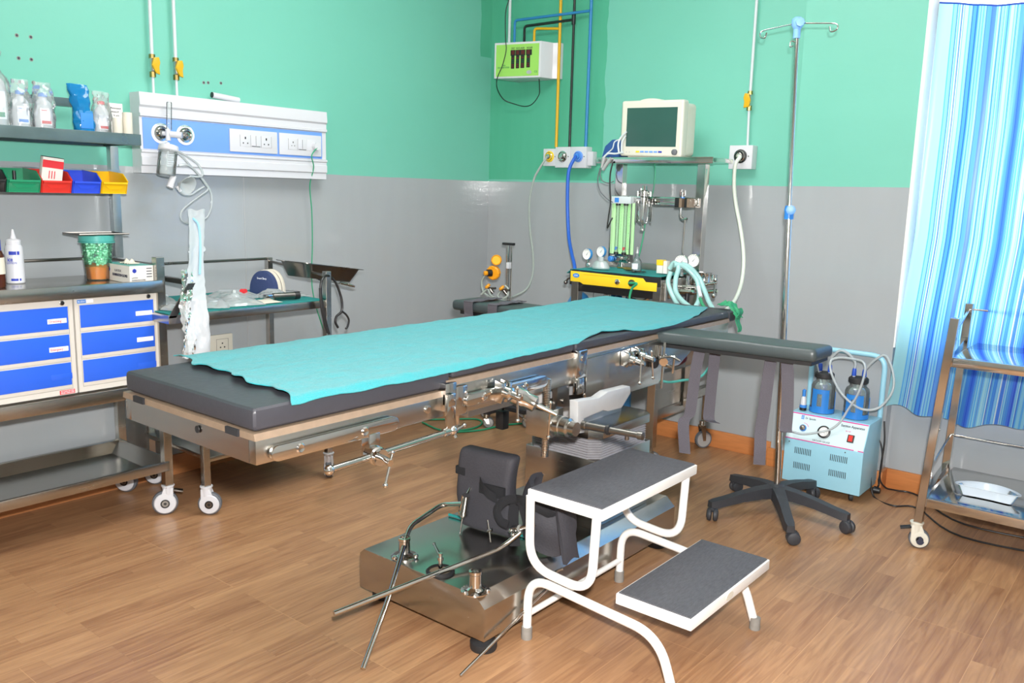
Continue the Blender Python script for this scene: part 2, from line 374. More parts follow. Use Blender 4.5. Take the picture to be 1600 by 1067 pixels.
def floor_material():
    m, N, L, P = newmat('wood laminate planks')
    tc = N.new('ShaderNodeTexCoord'); sep = N.new('ShaderNodeSeparateXYZ'); cb = N.new('ShaderNodeCombineXYZ')
    L.new(tc.outputs['Object'], sep.inputs[0]); L.new(sep.outputs[1], cb.inputs[0]); L.new(sep.outputs[0], cb.inputs[1])
    br = N.new('ShaderNodeTexBrick'); L.new(cb.outputs[0], br.inputs['Vector'])
    br.inputs['Scale'].default_value = 1; br.inputs['Brick Width'].default_value = 0.42; br.inputs['Row Height'].default_value = 0.063
    br.inputs['Mortar Size'].default_value = 0.0006; br.inputs['Mortar Smooth'].default_value = 0.3; br.offset = 0.37; br.offset_frequency = 3
    br.inputs['Color1'].default_value = rgb('94694b'); br.inputs['Color2'].default_value = rgb('b58a64'); br.inputs['Mortar'].default_value = rgb('8e6a4e')
    b2 = N.new('ShaderNodeTexBrick'); L.new(cb.outputs[0], b2.inputs['Vector']); b2.inputs['Scale'].default_value = 1
    b2.inputs['Brick Width'].default_value = 1.26; b2.inputs['Row Height'].default_value = 0.189; b2.inputs['Mortar Size'].default_value = 0.0008
    b2.inputs['Color1'].default_value = (1, 1, 1, 1); b2.inputs['Color2'].default_value = (1, 1, 1, 1); b2.inputs['Mortar'].default_value = rgb('d8b48c')
    mp = N.new('ShaderNodeMapping'); mp.inputs[3].default_value = (1.6, 22, 1); L.new(cb.outputs[0], mp.inputs[0])
    # offset the grain per plank
    addc = N.new('ShaderNodeVectorMath'); addc.operation = 'ADD'; L.new(mp.outputs[0], addc.inputs[0])
    sc = N.new('ShaderNodeVectorMath'); sc.operation = 'SCALE'; sc.inputs['Scale'].default_value = 40; L.new(br.outputs[0], sc.inputs[0]); L.new(sc.outputs[0], addc.inputs[1])
    nz = N.new('ShaderNodeTexNoise'); nz.inputs['Scale'].default_value = 2.2; nz.inputs['Detail'].default_value = 5; nz.inputs['Distortion'].default_value = 1.4
    L.new(addc.outputs[0], nz.inputs['Vector'])
    cr = N.new('ShaderNodeValToRGB'); cr.color_ramp.elements[0].position = 0.32; cr.color_ramp.elements[1].position = 0.68
    cr.color_ramp.elements[0].color = rgb('7f583e'); cr.color_ramp.elements[1].color = rgb('bb9068'); L.new(nz.outputs[0], cr.inputs[0])
    mx = N.new('ShaderNodeMix'); mx.data_type = 'RGBA'; mx.inputs[0].default_value = 0.5; L.new(br.outputs[0], mx.inputs[6]); L.new(cr.outputs[0], mx.inputs[7])
    m3 = N.new('ShaderNodeMix'); m3.data_type = 'RGBA'; L.new(b2.outputs['Fac'], m3.inputs[0]); L.new(mx.outputs[2], m3.inputs[6]); m3.inputs[7].default_value = rgb('be9269')
    L.new(m3.outputs[2], P.inputs['Base Color'])
    mr = N.new('ShaderNodeMapRange'); mr.inputs[3].default_value = 0.26; mr.inputs[4].default_value = 0.42; L.new(nz.outputs[0], mr.inputs[0]); L.new(mr.outputs[0], P.inputs['Roughness'])
    bp = N.new('ShaderNodeBump'); bp.inputs['Strength'].default_value = 0.08; bp.inputs['Distance'].default_value = 0.002; L.new(nz.outputs[0], bp.inputs['Height']); L.new(bp.outputs[0], P.inputs['Normal'])
    return m
m_floor = floor_material()
m_white = mat('off white wall', 'd6d6d2', 0.7)
m_ceil = mat('ceiling white', 'eceae6', 0.8)
X1, Y1, H = 4.8, -5.6, 2.85
b = BM(); box(b, (-0.1, Y1 - 0.1, -0.1), (X1 + 0.1, 0.3, 0)); st('floor', b, m_floor)
b = BM(); box(b, (-0.1, Y1 - 0.1, H), (X1 + 0.1, 0.3, H + 0.1)); st('ceiling', b, m_ceil)
b = BM(); box(b, (-0.1, Y1 - 0.1, 0), (0, 0.1, H)); st('wall_left', b, m_wl)
b = BM(); box(b, (0, 0, 0), (1.95, 0.1, H)); st('wall_back', b, m_wb)
b = BM(); box(b, (1.891, -0.10, 0), (2.393, 0.12, H)); st('wall_pillar', b, m_wp)
b = BM(); WX0, WX1, WZ0, WZ1 = 2.396, 3.95, 0.66, 2.75
box(b, (2.393, -0.03, 0), (X1, 0.12, WZ0)); box(b, (2.393, -0.03, WZ1), (X1, 0.12, H))
box(b, (WX1, -0.03, WZ0), (X1, 0.12, WZ1)); st('wall_window', b, m_wp)
b = BM(); box(b, (X1, Y1 - 0.1, 0), (X1 + 0.1, 0.12, H)); st('wall_right', b, m_white)
b = BM(); box(b, (-0.1, Y1 - 0.1, 0), (X1, Y1, H)); st('wall_front', b, m_white)
# window: frame with two sashes, sill and pane
b = BM()
for (a, c) in (((WX0, 0.03, WZ0), (WX0 + 0.05, 0.08, WZ1)), ((WX1 - 0.05, 0.03, WZ0), (WX1, 0.08, WZ1)), ((WX0, 0.03, WZ0), (WX1, 0.08, WZ0 + 0.05)), ((WX0, 0.03, WZ1 - 0.05), (WX1, 0.08, WZ1)), ((3.17, 0.035, WZ0), (3.21, 0.075, WZ1))):
    box(b, a, c, bev=0.003)
win = st('window_1', b, 'white_paint')
b = BM(); box(b, (WX0 + 0.05, 0.052, WZ0 + 0.05), (3.17, 0.058, WZ1 - 0.05)); st('window_pane', b, 'glass', win)
b = BM(); box(b, (3.21, 0.052, WZ0 + 0.05), (WX1 - 0.05, 0.058, WZ1 - 0.05)); st('window_pane', b, 'glass', win)
b = BM(); box(b, (WX0 + 0.004, -0.026, WZ0), (WX1 - 0.004, 0.03, WZ0 + 0.015), bev=0.003); st('window_sill', b, 'white_paint', win)
b = BM(); box(b, (2.3925, -0.101, WZ0 - 0.02), (2.399, 0.03, H), bev=0.001); st('window_jamb', b, 'white_paint', win)  # white facing added on the pillar side so the reveal reads as window glare
# skirting
b = BM(); box(b, (0.0, Y1, 0), (0.014, -0.0, 0.088), bev=0.002); st('baseboard_left', b, 'wood_base')
M['wood_x'] = mat('wood grain skirting along the back', 'c07a45', 0.45, 0, var=0.25, scale=9, stretch=(1, 8, 8))
M['wood_y'] = mat('wood grain skirting along the side', 'bd7e4e', 0.5, 0, var=0.25, scale=9, stretch=(8, 1, 8))
bpy.data.objects['baseboard_left'].data.materials[0] = M['wood_y']
b = BM(); box(b, (0.014, -0.014, 0), (1.891, 0, 0.088), bev=0.002); st('baseboard_back', b, 'wood_x')
b = BM(); box(b, (1.880, -0.114, 0), (2.405, -0.10, 0.088), bev=0.002); box(b, (2.393, -0.10, 0), (2.405, -0.03, 0.088)); st('baseboard_pillar', b, 'wood_x')
b = BM(); box(b, (2.405, -0.044, 0), (X1, -0.03, 0.088), bev=0.002); st('baseboard_window', b, 'wood_x')
# pale joint strip on the left wall, drill holes, hairline joint of the pillar
b = BM(); box(b, (0.0, -1.685, 0.3), (0.0015, -1.682, PZ)); st('trim_1', b, 'zinc')
for k, pt in enumerate([(0.000, -2.596, 1.756), (0.000, -2.549, 1.757), (0.000, -2.595, 1.678), (0.000, -2.552, 1.679), (0.000, -2.596, 1.596), (0.000, -2.550, 1.599), (0.000, -1.865, 1.675), (0.000, -1.844, 1.677), (0.000, -1.783, 1.682)]):
    b = BM(); lathe(b, [(0, 0), (0.007, 0.0008), (0.0042, 0.0012), (0.0038, 0.0004), (0, 0.0004)], pt, (1, 0, 0), n=10, mis=[0, 0, 1, 1])
    solo('wall_plug', b, ['dirt_grey', 'ink'], 'small drill hole with pale rim in the green left wall', 'drill hole', 'drill holes left in the green wall')

# ---------------------------------------------------------------- curtain
def curtain_material():
    m, N, L, P = newmat('blue striped sheer curtain'); out = N['Material Output']
    tc = N.new('ShaderNodeTexCoord'); sep = N.new('ShaderNodeSeparateXYZ'); L.new(tc.outputs['UV'], sep.inputs[0])
    w1 = N.new('ShaderNodeTexNoise'); w1.noise_dimensions = '1D'; w1.inputs['Scale'].default_value = 26; w1.inputs['Detail'].default_value = 2; L.new(sep.outputs[0], w1.inputs['W'])
    cr = N.new('ShaderNodeValToRGB'); E_ = cr.color_ramp.elements; cr.color_ramp.interpolation = 'CONSTANT'
    E_[0].position = 0.0; E_[0].color = rgb('4f84f2'); E_[1].position = 0.40; E_[1].color = rgb('5aa4f6')
    for p_, c_ in ((0.455, '96daf8'), (0.50, '62baf8'), (0.54, 'b4eaf8'), (0.575, '72c2f8'), (0.62, 'e0f6fa'), (0.66, '528ef0')):
        e = E_.new(p_); e.color = rgb(c_)
    L.new(w1.outputs[0], cr.inputs[0])
    w2 = N.new('ShaderNodeTexNoise'); w2.noise_dimensions = '1D'; w2.inputs['Scale'].default_value = 160; L.new(sep.outputs[0], w2.inputs['W'])
    c2 = N.new('ShaderNodeValToRGB'); c2.color_ramp.elements[0].position = 0.60; c2.color_ramp.elements[1].position = 0.66
    c2.color_ramp.elements[0].color = (1, 1, 1, 1); c2.color_ramp.elements[1].color = rgb('5c86e8'); L.new(w2.outputs[0], c2.inputs[0])
    mx = N.new('ShaderNodeMix'); mx.data_type = 'RGBA'; mx.blend_type = 'MULTIPLY'; mx.inputs[0].default_value = 0.8
    L.new(cr.outputs[0], mx.inputs[6]); L.new(c2.outputs[0], mx.inputs[7])
    # pale hem at the left edge
    lt = N.new('ShaderNodeMath'); lt.operation = 'LESS_THAN'; lt.inputs[1].default_value = 0.035; L.new(sep.outputs[0], lt.inputs[0])
    hm = N.new('ShaderNodeMix'); hm.data_type = 'RGBA'; L.new(lt.outputs[0], hm.inputs[0]); L.new(mx.outputs[2], hm.inputs[6]); hm.inputs[7].default_value = rgb('b4ecf4')
    d = N.new('ShaderNodeBsdfDiffuse'); t = N.new('ShaderNodeBsdfTranslucent'); L.new(hm.outputs[2], d.inputs[0]); L.new(hm.outputs[2], t.inputs[0])
    a = N.new('ShaderNodeMixShader'); a.inputs[0].default_value = 0.6; L.new(d.outputs[0], a.inputs[1]); L.new(t.outputs[0], a.inputs[2])
    g = N.new('ShaderNodeBsdfGlossy'); g.inputs[1].default_value = 0.35; g2 = N.new('ShaderNodeMixShader'); g2.inputs[0].default_value = 0.04
    L.new(a.outputs[0], g2.inputs[1]); L.new(g.outputs[0], g2.inputs[2]); L.new(g2.outputs[0], out.inputs[0]); N.remove(P)
    return m
cur = T('window_curtain', 'blue and white striped sheer curtain hanging in front of the window', 'curtain', (3.2, -0.12, 0.36))
def interp(tb, t):
    for (a, x), (c, y) in zip(tb, tb[1:]):
        if t <= c: return x + (y - x) * (t - a) / (c - a)
    return tb[-1][1]
def curf(u, v):      # u along the width, v from top to bottom
    x0 = interp([(0, 2.438), (0.27, 2.442), (0.55, 2.436), (0.77, 2.413), (0.92, 2.398), (1.0, 2.390)], v); x = x0 + u * 1.45
    z = 2.02 + 0.018 * math.sin(u * 16 + 2.0) * (1 - v) * (1 - v) - v * 1.645 + 0.014 * math.sin(u * 21 + 0.5) * v + 0.01 * v * math.sin(u * 50)
    y = -0.125 + 0.016 * math.sin(u * 38 + 0.7 * v) * (0.35 + 0.65 * v) + 0.005 * math.sin(u * 97 + 2 * v) + 0.004 * math.sin(v * 22 + u * 9) * v
    return (x, y, z)
b = BM(); nu, nv = 260, 50; sheet(b, curf, nu, nv); uvl = b.loops.layers.uv.new('UVMap')
b.verts.ensure_lookup_table(); b.verts.index_update()
for f in b.faces:
    for l in f.loops:
        i = l.vert.index; l[uvl].uv = ((i // (nv + 1)) / nu, (i % (nv + 1)) / nv)
M['curtain'] = curtain_material(); ob('curtain_cloth', b, 'curtain', cur, flip=False)
b = BM(); tube(b, [curf(i / 120, 0.0) for i in range(121)], 0.0035, n=6, sm=False); ob('top_cord', b, 'cap_blue', cur, label='violet blue cord along the top edge')

# ================================================================= OPERATING TABLE
tab = T('operating_table', 'long steel operating table with dark padded top on a flat steel base', 'operating table', (1.75, -1.78, 0.0))
XL, XR = 1.47, 1.985
# base plate with chamfered long sides
b = BM(); yb0, yb1 = -2.31, -1.25
prism(b, [(1.495, yb0, 0.045), (1.495, yb0, 0.155), (1.515, yb0, 0.172), (1.965, yb0, 0.172), (2.0, yb0, 0.140), (2.0, yb0, 0.045)], (0, yb1 - yb0, 0), bev=0.002)
base = ob('base', b, 'steel', tab, label='brushed steel base cover with sloped edges')
b = BM(); tube(b, [(1.52, -1.94, 0.178), (1.95, -1.90, 0.178)], 0.005, n=8, sm=False); ob('base_rib', b, 'green_cloth', base, label='dark green strip across the base')
for (fx, fy) in ((1.53, -2.24), (1.965, -2.27), (1.53, -1.31), (1.965, -1.31)):
    b = BM(); lathe(b, [(0, 0), (0.036, 0), (0.038, 0.006), (0.038, 0.022), (0.026, 0.027), (0.021, 0.031), (0.021, 0.052), (0, 0.052)], (fx, fy, 0.0))
    ob('base_foot', b, 'rubber', tab)
# sockets and locking wheel on the base plate
for (sx, sy) in ((1.644, -2.266, 0.175)[:2], (1.950, -2.293, 0.175)[:2]):
    b = BM(); c = (sx, sy, 0.172)
    lathe(b, [(0, 0), (0.040, 0), (0.040, 0.004), (0.030, 0.006), (0.024, 0.010), (0.0175, 0.014), (0.0165, 0.050), (0.018, 0.052), (0.018, 0.060), (0.013, 0.061), (0.012, 0.050), (0, 0.050)], c, n=30)
    for k in range(3):
        a = 2.09 * k + 0.4; p = (sx + 0.036 * math.cos(a), sy + 0.036 * math.sin(a), 0.176); lathe(b, [(0, 0), (0.0085, 0), (0.0085, 0.006), (0.006, 0.009), (0, 0.010)], p, n=12)
    ob('base_socket', b, 'chrome', base)
c = (1.799, -2.273, 0.175); b = BM(); lathe(b, [(0, 0), (0.040, 0), (0.042, 0.005), (0.036, 0.011), (0.032, 0.010), (0.032, 0.004), (0, 0.004)], (c[0], c[1], 0.172), mis=[0, 0, 0, 0, 0, 1], n=32)
dial = ob('locking_wheel', b, ['black', 'brown_trim'], base, label='black ring with worn brown disc')
b = BM(); p = (c[0], c[1], 0.176); cyl(b, p, off(p, dz=0.055), 0.006); cyl(b, off(p, dz=0.034), off(p, dz=0.044), 0.009)
cyl(b, off(p, 0.01, -0.004, 0.040), off(p, -0.055, 0.030, 0.058), 0.0035); sphere(b, off(p, -0.055, 0.030, 0.058), 0.005); ob('locking_lever', b, 'chrome', base)
# column: lower steel shroud, bellows, cap
px0, px1, py0, py1 = 1.66, 1.945, -1.71, -1.36
b = BM(); box(b, (px0, py0, 0.172), (px1, py1, 0.405), bev=0.004); ob('column_shroud', b, 'steel', tab)
b = BM(); zz = 0.405; k = 0
def ring(z, ins, ch=0.03):
    return [(px0 + ins, py0 + ins + ch, z), (px0 + ins + ch, py0 + ins, z), (px1 - ins - ch, py0 + ins, z), (px1 - ins, py0 + ins + ch, z),
            (px1 - ins, py1 - ins - ch, z), (px1 - ins - ch, py1 - ins, z), (px0 + ins + ch, py1 - ins, z), (px0 + ins, py1 - ins - ch, z)]
R_ = []; n_f = 9
for i in range(2 * n_f + 1): R_.append([b.verts.new(p) for p in ring(0.40 + 0.075 * i / (2 * n_f), 0.001 if i % 2 else 0.007)])
for A_, B_ in zip(R_, R_[1:]):
    for i in range(8): b.faces.new((A_[i], A_[(i + 1) % 8], B_[(i + 1) % 8], B_[i]))
b.faces.new(R_[0]); b.faces.new(R_[-1]); ob('bellows', b, 'bellows', tab, label='pleated black bellows around the column', ang=20)
b = BM(); prism(b, ring(0.475, -0.008, 0.035), (0, 0, 0.030), bev=0.0015); ob('column_cap', b, 'steel', tab)
b = BM(); box(b, (1.70, -1.70, 0.50), (1.86, -1.42, 0.66), bev=0.01); box(b, (1.66, -1.95, 0.62), (1.90, -1.30, 0.70), bev=0.008); ob('lifting_head', b, 'zinc', tab, label='light grey cast lifting head')
# cast yoke arm and screw jack on the near side
b = BM(); jx, jy = 1.985, -2.04
prism(b, [(2.070, -2.007, 0.678), (2.070, -1.899, 0.669), (2.070, -1.852, 0.680), (2.070, -1.726, 0.677), (2.070, -1.720, 0.654), (2.070, -1.769, 0.616), (2.070, -1.847, 0.619), (2.070, -1.872, 0.627), (2.070, -1.972, 0.621), (2.070, -1.965, 0.578), (2.070, -2.001, 0.582)], (-0.030, 0, 0), bev=0.004)
ob('yoke_arm', b, 'zinc', tab, label='light grey cast yoke arm')
b = BM(); box(b, (jx - 0.30, jy - 0.03, 0.575), (jx - 0.27, jy + 0.35, 0.70), bev=0.005); ob('yoke_arm', b, 'zinc', tab, label='light grey cast yoke arm')
b = BM(); box(b, (jx - 0.042, jy - 0.04, 0.572), (jx + 0.036, jy + 0.035, 0.652), bev=0.003); jack = ob('jack_block', b, 'steel', tab)
b = BM(); c0 = (jx, jy, 0.50); pr = []; zz = 0
cyl(b, (jx, jy, 0.505), (jx, jy, 0.735), 0.0085, n=14)
for i in range(46):
    z = 0.506 + i * 0.005
    if 0.570 < z < 0.652: continue
    lathe(b, [(0.0085, 0), (0.0115, 0.0013), (0.0115, 0.0023), (0.0085, 0.0036)], (jx, jy, z), n=16)
ob('jack_screw', b, 'chrome', jack, label='vertical threaded jack screw', ang=60)
b = BM(); a0 = (jx + 0.036, jy + 0.0, 0.607); lathe(b, [(0, 0), (0.030, 0), (0.030, 0.022), (0.027, 0.025), (0.027, 0.046), (0.020, 0.050), (0.020, 0.07), (0, 0.07)], a0, (1, 0, 0)); ob('jack_collar', b, 'steel', jack)
b = BM(); e0 = (2.117, -2.050, 0.627); lathe(b, [(0, 0), (0.013, 0), (0.013, 0.012), (0.011, 0.014), (0.011, 0.075), (0.014, 0.078), (0.014, 0.086), (0.009, 0.088), (0.008, 0.17), (0.011, 0.172), (0.011, 0.186), (0, 0.188)], e0, (1, 0.05, 0.02), mis=[0] * 5 + [1, 1] + [0] * 5)
cyl(b, off((2.254, -2.040, 0.625), 0, 0, -0.014), off((2.254, -2.040, 0.625), 0, 0, 0.014), 0.006); ob('jack_crank', b, ['steel_dark', 'black'], jack)
# top frame: sections with side beams
def beam(name, y0, y1, z0, z1, x0=XL, x1=XR, m='steel'):
    b = BM()
    box(b, (x1 - 0.024, y0, z0), (x1, y1, z1), bev=0.002); box(b, (x0, y0, z0), (x0 + 0.024, y1, z1), bev=0.002)
    box(b, (x0 + 0.024, y0, z0), (x1 - 0.024, y0 + 0.006, z1)); box(b, (x0 + 0.02, y0 + 0.006, z1 - 0.012), (x1 - 0.02, y1, z1 - 0.004))
    return ob(name, b, m, tab)
leg_sec = beam('leg_section_frame', -3.0, -2.465, 0.705, 0.755)
mid_sec = beam('middle_section_frame', -2.45, -1.90, 0.700, 0.778)
back_sec = beam('back_section_frame', -1.89, -0.87, 0.735, 0.778)
def edge_board(name, y0, y1, z0, par):
    b = BM(); x0, x1 = XL - 0.004, XR + 0.004
    prism(b, [(x1, y0, z0), (x1 - 0.004, y0, z0 + 0.014), (x0 + 0.004, y0, z0 + 0.014), (x0, y0, z0)], (0, y1 - y0, 0)); ob(name, b, 'brown_trim', par)
edge_board('board_edge', -3.004, -2.465, 0.756, leg_sec); edge_board('board_edge', -2.455, -1.90, 0.779, mid_sec); edge_board('board_edge', -1.89, -0.87, 0.779, back_sec)
for xx in (1.545, 1.915):
    b = BM(); box(b, (xx - 0.022, -3.009, 0.7565), (xx + 0.022, -3.003, 0.7705)); ob('hook_tape', b, 'velcro', leg_sec, label='black hook tape pad')
b = BM(); cyl(b, (1.78, -3.002, 0.74), (1.78, -3.004, 0.74), 0.008); ob('screw_hole', b, 'black', leg_sec)
b = BM(); lathe(b, [(0, 0), (0.014, 0), (0.016, 0.004), (0.016, 0.012), (0.010, 0.018), (0, 0.018)], (XL - 0.002, -2.965, 0.735), (-1, 0, 0)); ob('end_knob', b, 'chrome', leg_sec)
# mattress sections
def cushion(y0, y1, z0, z1, x0=XL, x1=XR):
    b = BM(); box(b, (x0, y0, z0), (x1, y1, z1), bev=0.012, seg=3)
    bmesh.ops.subdivide_edges(b, edges=[e for e in b.edges if e.calc_length() > 0.1], cuts=8, use_grid_fill=True)
    for v in b.verts:
        f = fbm((v.co.x * 9, v.co.y * 9, v.co.z * 9)); v.co += Vector((f * 0.0022, fbm((v.co.y * 11, 3, v.co.x * 7)) * 0.002, f * 0.0015))
    return ob('mattress', b, 'vinyl', tab, label='dark grey vinyl mattress section')
cushion(-3.0, -2.44, 0.772, 0.820, XL + 0.003, XR - 0.003); cushion(-2.435, -1.915, 0.794, 0.822, XL, XR); cushion(-1.905, -0.87, 0.794, 0.824, XL, XR)

# side rails
def rail(y0, y1, z, par, x=XR + 0.006, h=0.0165):
    b = BM(); n = 8; pl = []
    for i in range(n + 1):
        t = math.pi / 2 + math.pi * i / n; pl.append((x, y0 + h + h * math.cos(t), z + h * math.sin(t)))
    for i in range(n + 1):
        t = -math.pi / 2 + math.pi * i / n; pl.append((x, y1 - h + h * math.cos(t), z + h * math.sin(t)))
    prism(b, pl, (0.012, 0, 0), bev=0.002)
    for yy in (y0 + 0.14 * (y1 - y0) + 0.02, y1 - 0.3 * (y1 - y0)): lathe(b, [(0.0, -0.006), (0.009, -0.006), (0.011, 0.0), (0.011, 0.0125), (0.008, 0.0155), (0.004, 0.0145), (0, 0.0145)], (x, yy, z), (1, 0, 0), n=18)
    return ob('side_rail', b, 'chrome', par)
rail(-2.975, -2.63, 0.725, leg_sec); rail(-2.40, -2.06, 0.735, mid_sec)
b = BM(); lathe(b, [(0, 0), (0.010, 0), (0.010, 0.003), (0.006, 0.004), (0, 0.003)], (XR, -2.52, 0.733), (1, 0, 0)); ob('rail_screw', b, 'chrome', leg_sec)
# back section: deep side plates with rounded corners
for xx in (XR + 0.0005, XL - 0.012):
    b = BM(); pl = []
    ya, yc, z0, z1 = -1.86, -1.40, 0.625, 0.778; r = 0.035
    pl += [(xx, ya, z1 - 0.01), (xx, ya, z0 + r)] + [(xx, ya + r - r * math.cos(t), z0 + r - r * math.sin(t)) for t in (0.4, 0.8, 1.2, 1.57)]
    pl += [(xx, yc - 0.02, z0)] + [(xx, yc, z0 + 0.02), (xx, yc + 0.02, z0 + 0.045), (xx, -1.28, z0 + 0.045), (xx, -1.20, z0 + 0.08), (xx, -1.18, z1)]
    prism(b, pl, (0.012, 0, 0), bev=0.002); ob('side_plate', b, 'steel', back_sec)
b = BM(); box(b, (XR - 0.01, -1.915, 0.715), (XR + 0.015, -1.862, 0.80), bev=0.004); cyl(b, (XR + 0.012, -1.888, 0.775), (XR + 0.02, -1.888, 0.775), 0.009); box(b, (XR - 0.006, -1.905, 0.665), (XR + 0.013, -1.868, 0.715), bev=0.006); cyl(b, (XR + 0.01, -1.885, 0.69), (XR + 0.017, -1.885, 0.69), 0.008)
ob('hinge', b, 'chrome', back_sec)
b = BM(); box(b, (XR - 0.022, -1.985, 0.635), (XR - 0.002, -1.925, 0.705), bev=0.003); cyl(b, (XR - 0.004, -1.955, 0.655), (XR + 0.004, -1.955, 0.655), 0.01)
cyl(b, (XR - 0.03, -1.99, 0.645), (XR - 0.03, -1.60, 0.618), 0.017); ob('hinge_strut', b, 'steel_dark', mid_sec)
b = BM(); box(b, (XR - 0.012, -2.475, 0.72), (XR + 0.016, -2.435, 0.79), bev=0.003); box(b, (XR - 0.02, -2.44, 0.70), (XR + 0.012, -2.39, 0.775), bev=0.003)
ob('hinge', b, 'chrome', mid_sec)
b = BM(); tube(b, [(XR, -2.415, 0.70), (XR, -2.415, 0.665), (XR + 0.004, -2.43, 0.655), (XR + 0.01, -2.43, 0.645)], 0.006); cyl(b, (XR + 0.01, -2.44, 0.662), (XR + 0.01, -2.40, 0.672), 0.004); sphere(b, (XR + 0.01, -2.40, 0.672), 0.006); ob('release_lever', b, 'chrome', mid_sec)
# hanging rod under the leg section
xr = XR + 0.022
b = BM(); box(b, (xr - 0.006, -2.478, 0.668), (xr + 0.004, -2.448, 0.765), bev=0.002); box(b, (xr - 0.016, -2.475, 0.735), (xr + 0.006, -2.452, 0.765), bev=0.002); ob('hanger', b, 'chrome', leg_sec)
b = BM(); P0, P1 = (xr, -2.455, 0.672), (xr + 0.004, -2.84, 0.664); cyl(b, P0, P1, 0.0075); sphere(b, P1, 0.0115); sphere(b, P0, 0.0125); lathe(b, [(0.0075, 0), (0.010, 0.002), (0.010, 0.018), (0.0075, 0.02)], off(P0, dy=-0.035), (0, 1, 0)); ob('pull_rod', b, 'chrome', leg_sec)
b = BM(); box(b, (xr - 0.03, -2.722, 0.655), (xr - 0.002, -2.690, 0.715), bev=0.003); lathe(b, [(0, 0), (0.022, 0), (0.022, 0.026), (0.019, 0.03), (0.019, 0.04), (0, 0.04)], (xr - 0.016, -2.706, 0.667), (1, -0.1, -0.05))
cyl(b, (xr + 0.02, -2.708, 0.665), (xr + 0.055, -2.712, 0.660), 0.008); cl = ob('rod_clamp', b, 'chrome', leg_sec)
b = BM(); cyl(b, (xr + 0.048, -2.70, 0.680), (xr + 0.052, -2.725, 0.612), 0.003); sphere(b, (xr + 0.048, -2.70, 0.680), 0.0045); sphere(b, (xr + 0.052, -2.725, 0.612), 0.006); ob('tommy_bar', b, 'chrome', cl)
# rail clamps with levers
def rail_clamp(y, z, par, ln=0.075, tilt=0.0, big=1.0, label=None):
    b = BM(); x = XR + 0.014
    for dy in (-0.014, 0.010):
        pl = [(x, y + dy, z + 0.024), (x + 0.030, y + dy, z + 0.020), (x + 0.034, y + dy, z - 0.006), (x + 0.022, y + dy, z - 0.026), (x, y + dy, z - 0.022)]
        prism(b, [(q[0], q[1], z + (q[2] - z) * big) for q in pl], (0, 0.009, 0), bev=0.0015)
    box(b, (x, y - 0.012, z - 0.018), (x + 0.010, y + 0.016, z + 0.020), bev=0.002)
    lathe(b, [(0, 0), (0.014 * big, 0), (0.014 * big, 0.02), (0.010, 0.024), (0.010, 0.05), (0, 0.05)], (x + 0.026, y, z), (1, 0, -0.15)); o = ob('rail_clamp', b, 'chrome', par)
    b = BM(); a = (x + 0.070, y - 0.006, z + 0.018); c_ = (x + 0.072, y + tilt, z + 0.018 - ln); cyl(b, a, c_, 0.003); sphere(b, c_, 0.0058); sphere(b, a, 0.005); cyl(b, (x + 0.06, y, z - 0.008), (x + 0.080, y, z - 0.008), 0.0055); ob('tommy_bar', b, 'chrome', o)
    return o
rail_clamp(-2.275, 0.742, mid_sec, 0.085, -0.005, 1.2)
rail_clamp(-1.66, 0.745, back_sec, 0.085, -0.012); rail_clamp(-1.60, 0.750, back_sec, 0.085, 0.01)
b = BM(); cyl(b, (XR - 0.05, -1.76, 0.728), (XR - 0.05, -1.76, 0.73), 0.01)
b.free()
b = BM(); a = (2.030, -2.321, 0.779); lathe(b, [(0.0, 0), (0.026, 0), (0.026, 0.03), (0.022, 0.036), (0.022, 0.062), (0.014, 0.067), (0.007, 0.07), (0.006, 0.125), (0, 0.125)], (XR + 0.02, -2.215, 0.722), (0.75, 0.42, -0.35)); o = ob('socket_joint', b, 'chrome', mid_sec)
b = BM(); q = (XR + 0.105, -2.165, 0.680); cyl(b, off(q, dz=0.025), off(q, -0.004, 0, -0.07), 0.003); sphere(b, off(q, dz=0.025), 0.005); sphere(b, off(q, -0.004, 0, -0.07), 0.0058); ob('tommy_bar', b, 'chrome', o)
# far head rest
b = BM(); box(b, (XL + 0.06, -0.868, 0.778), (XR - 0.0, -0.80, 0.822), bev=0.014, seg=3); ob('head_rest', b, 'vinyl', tab)

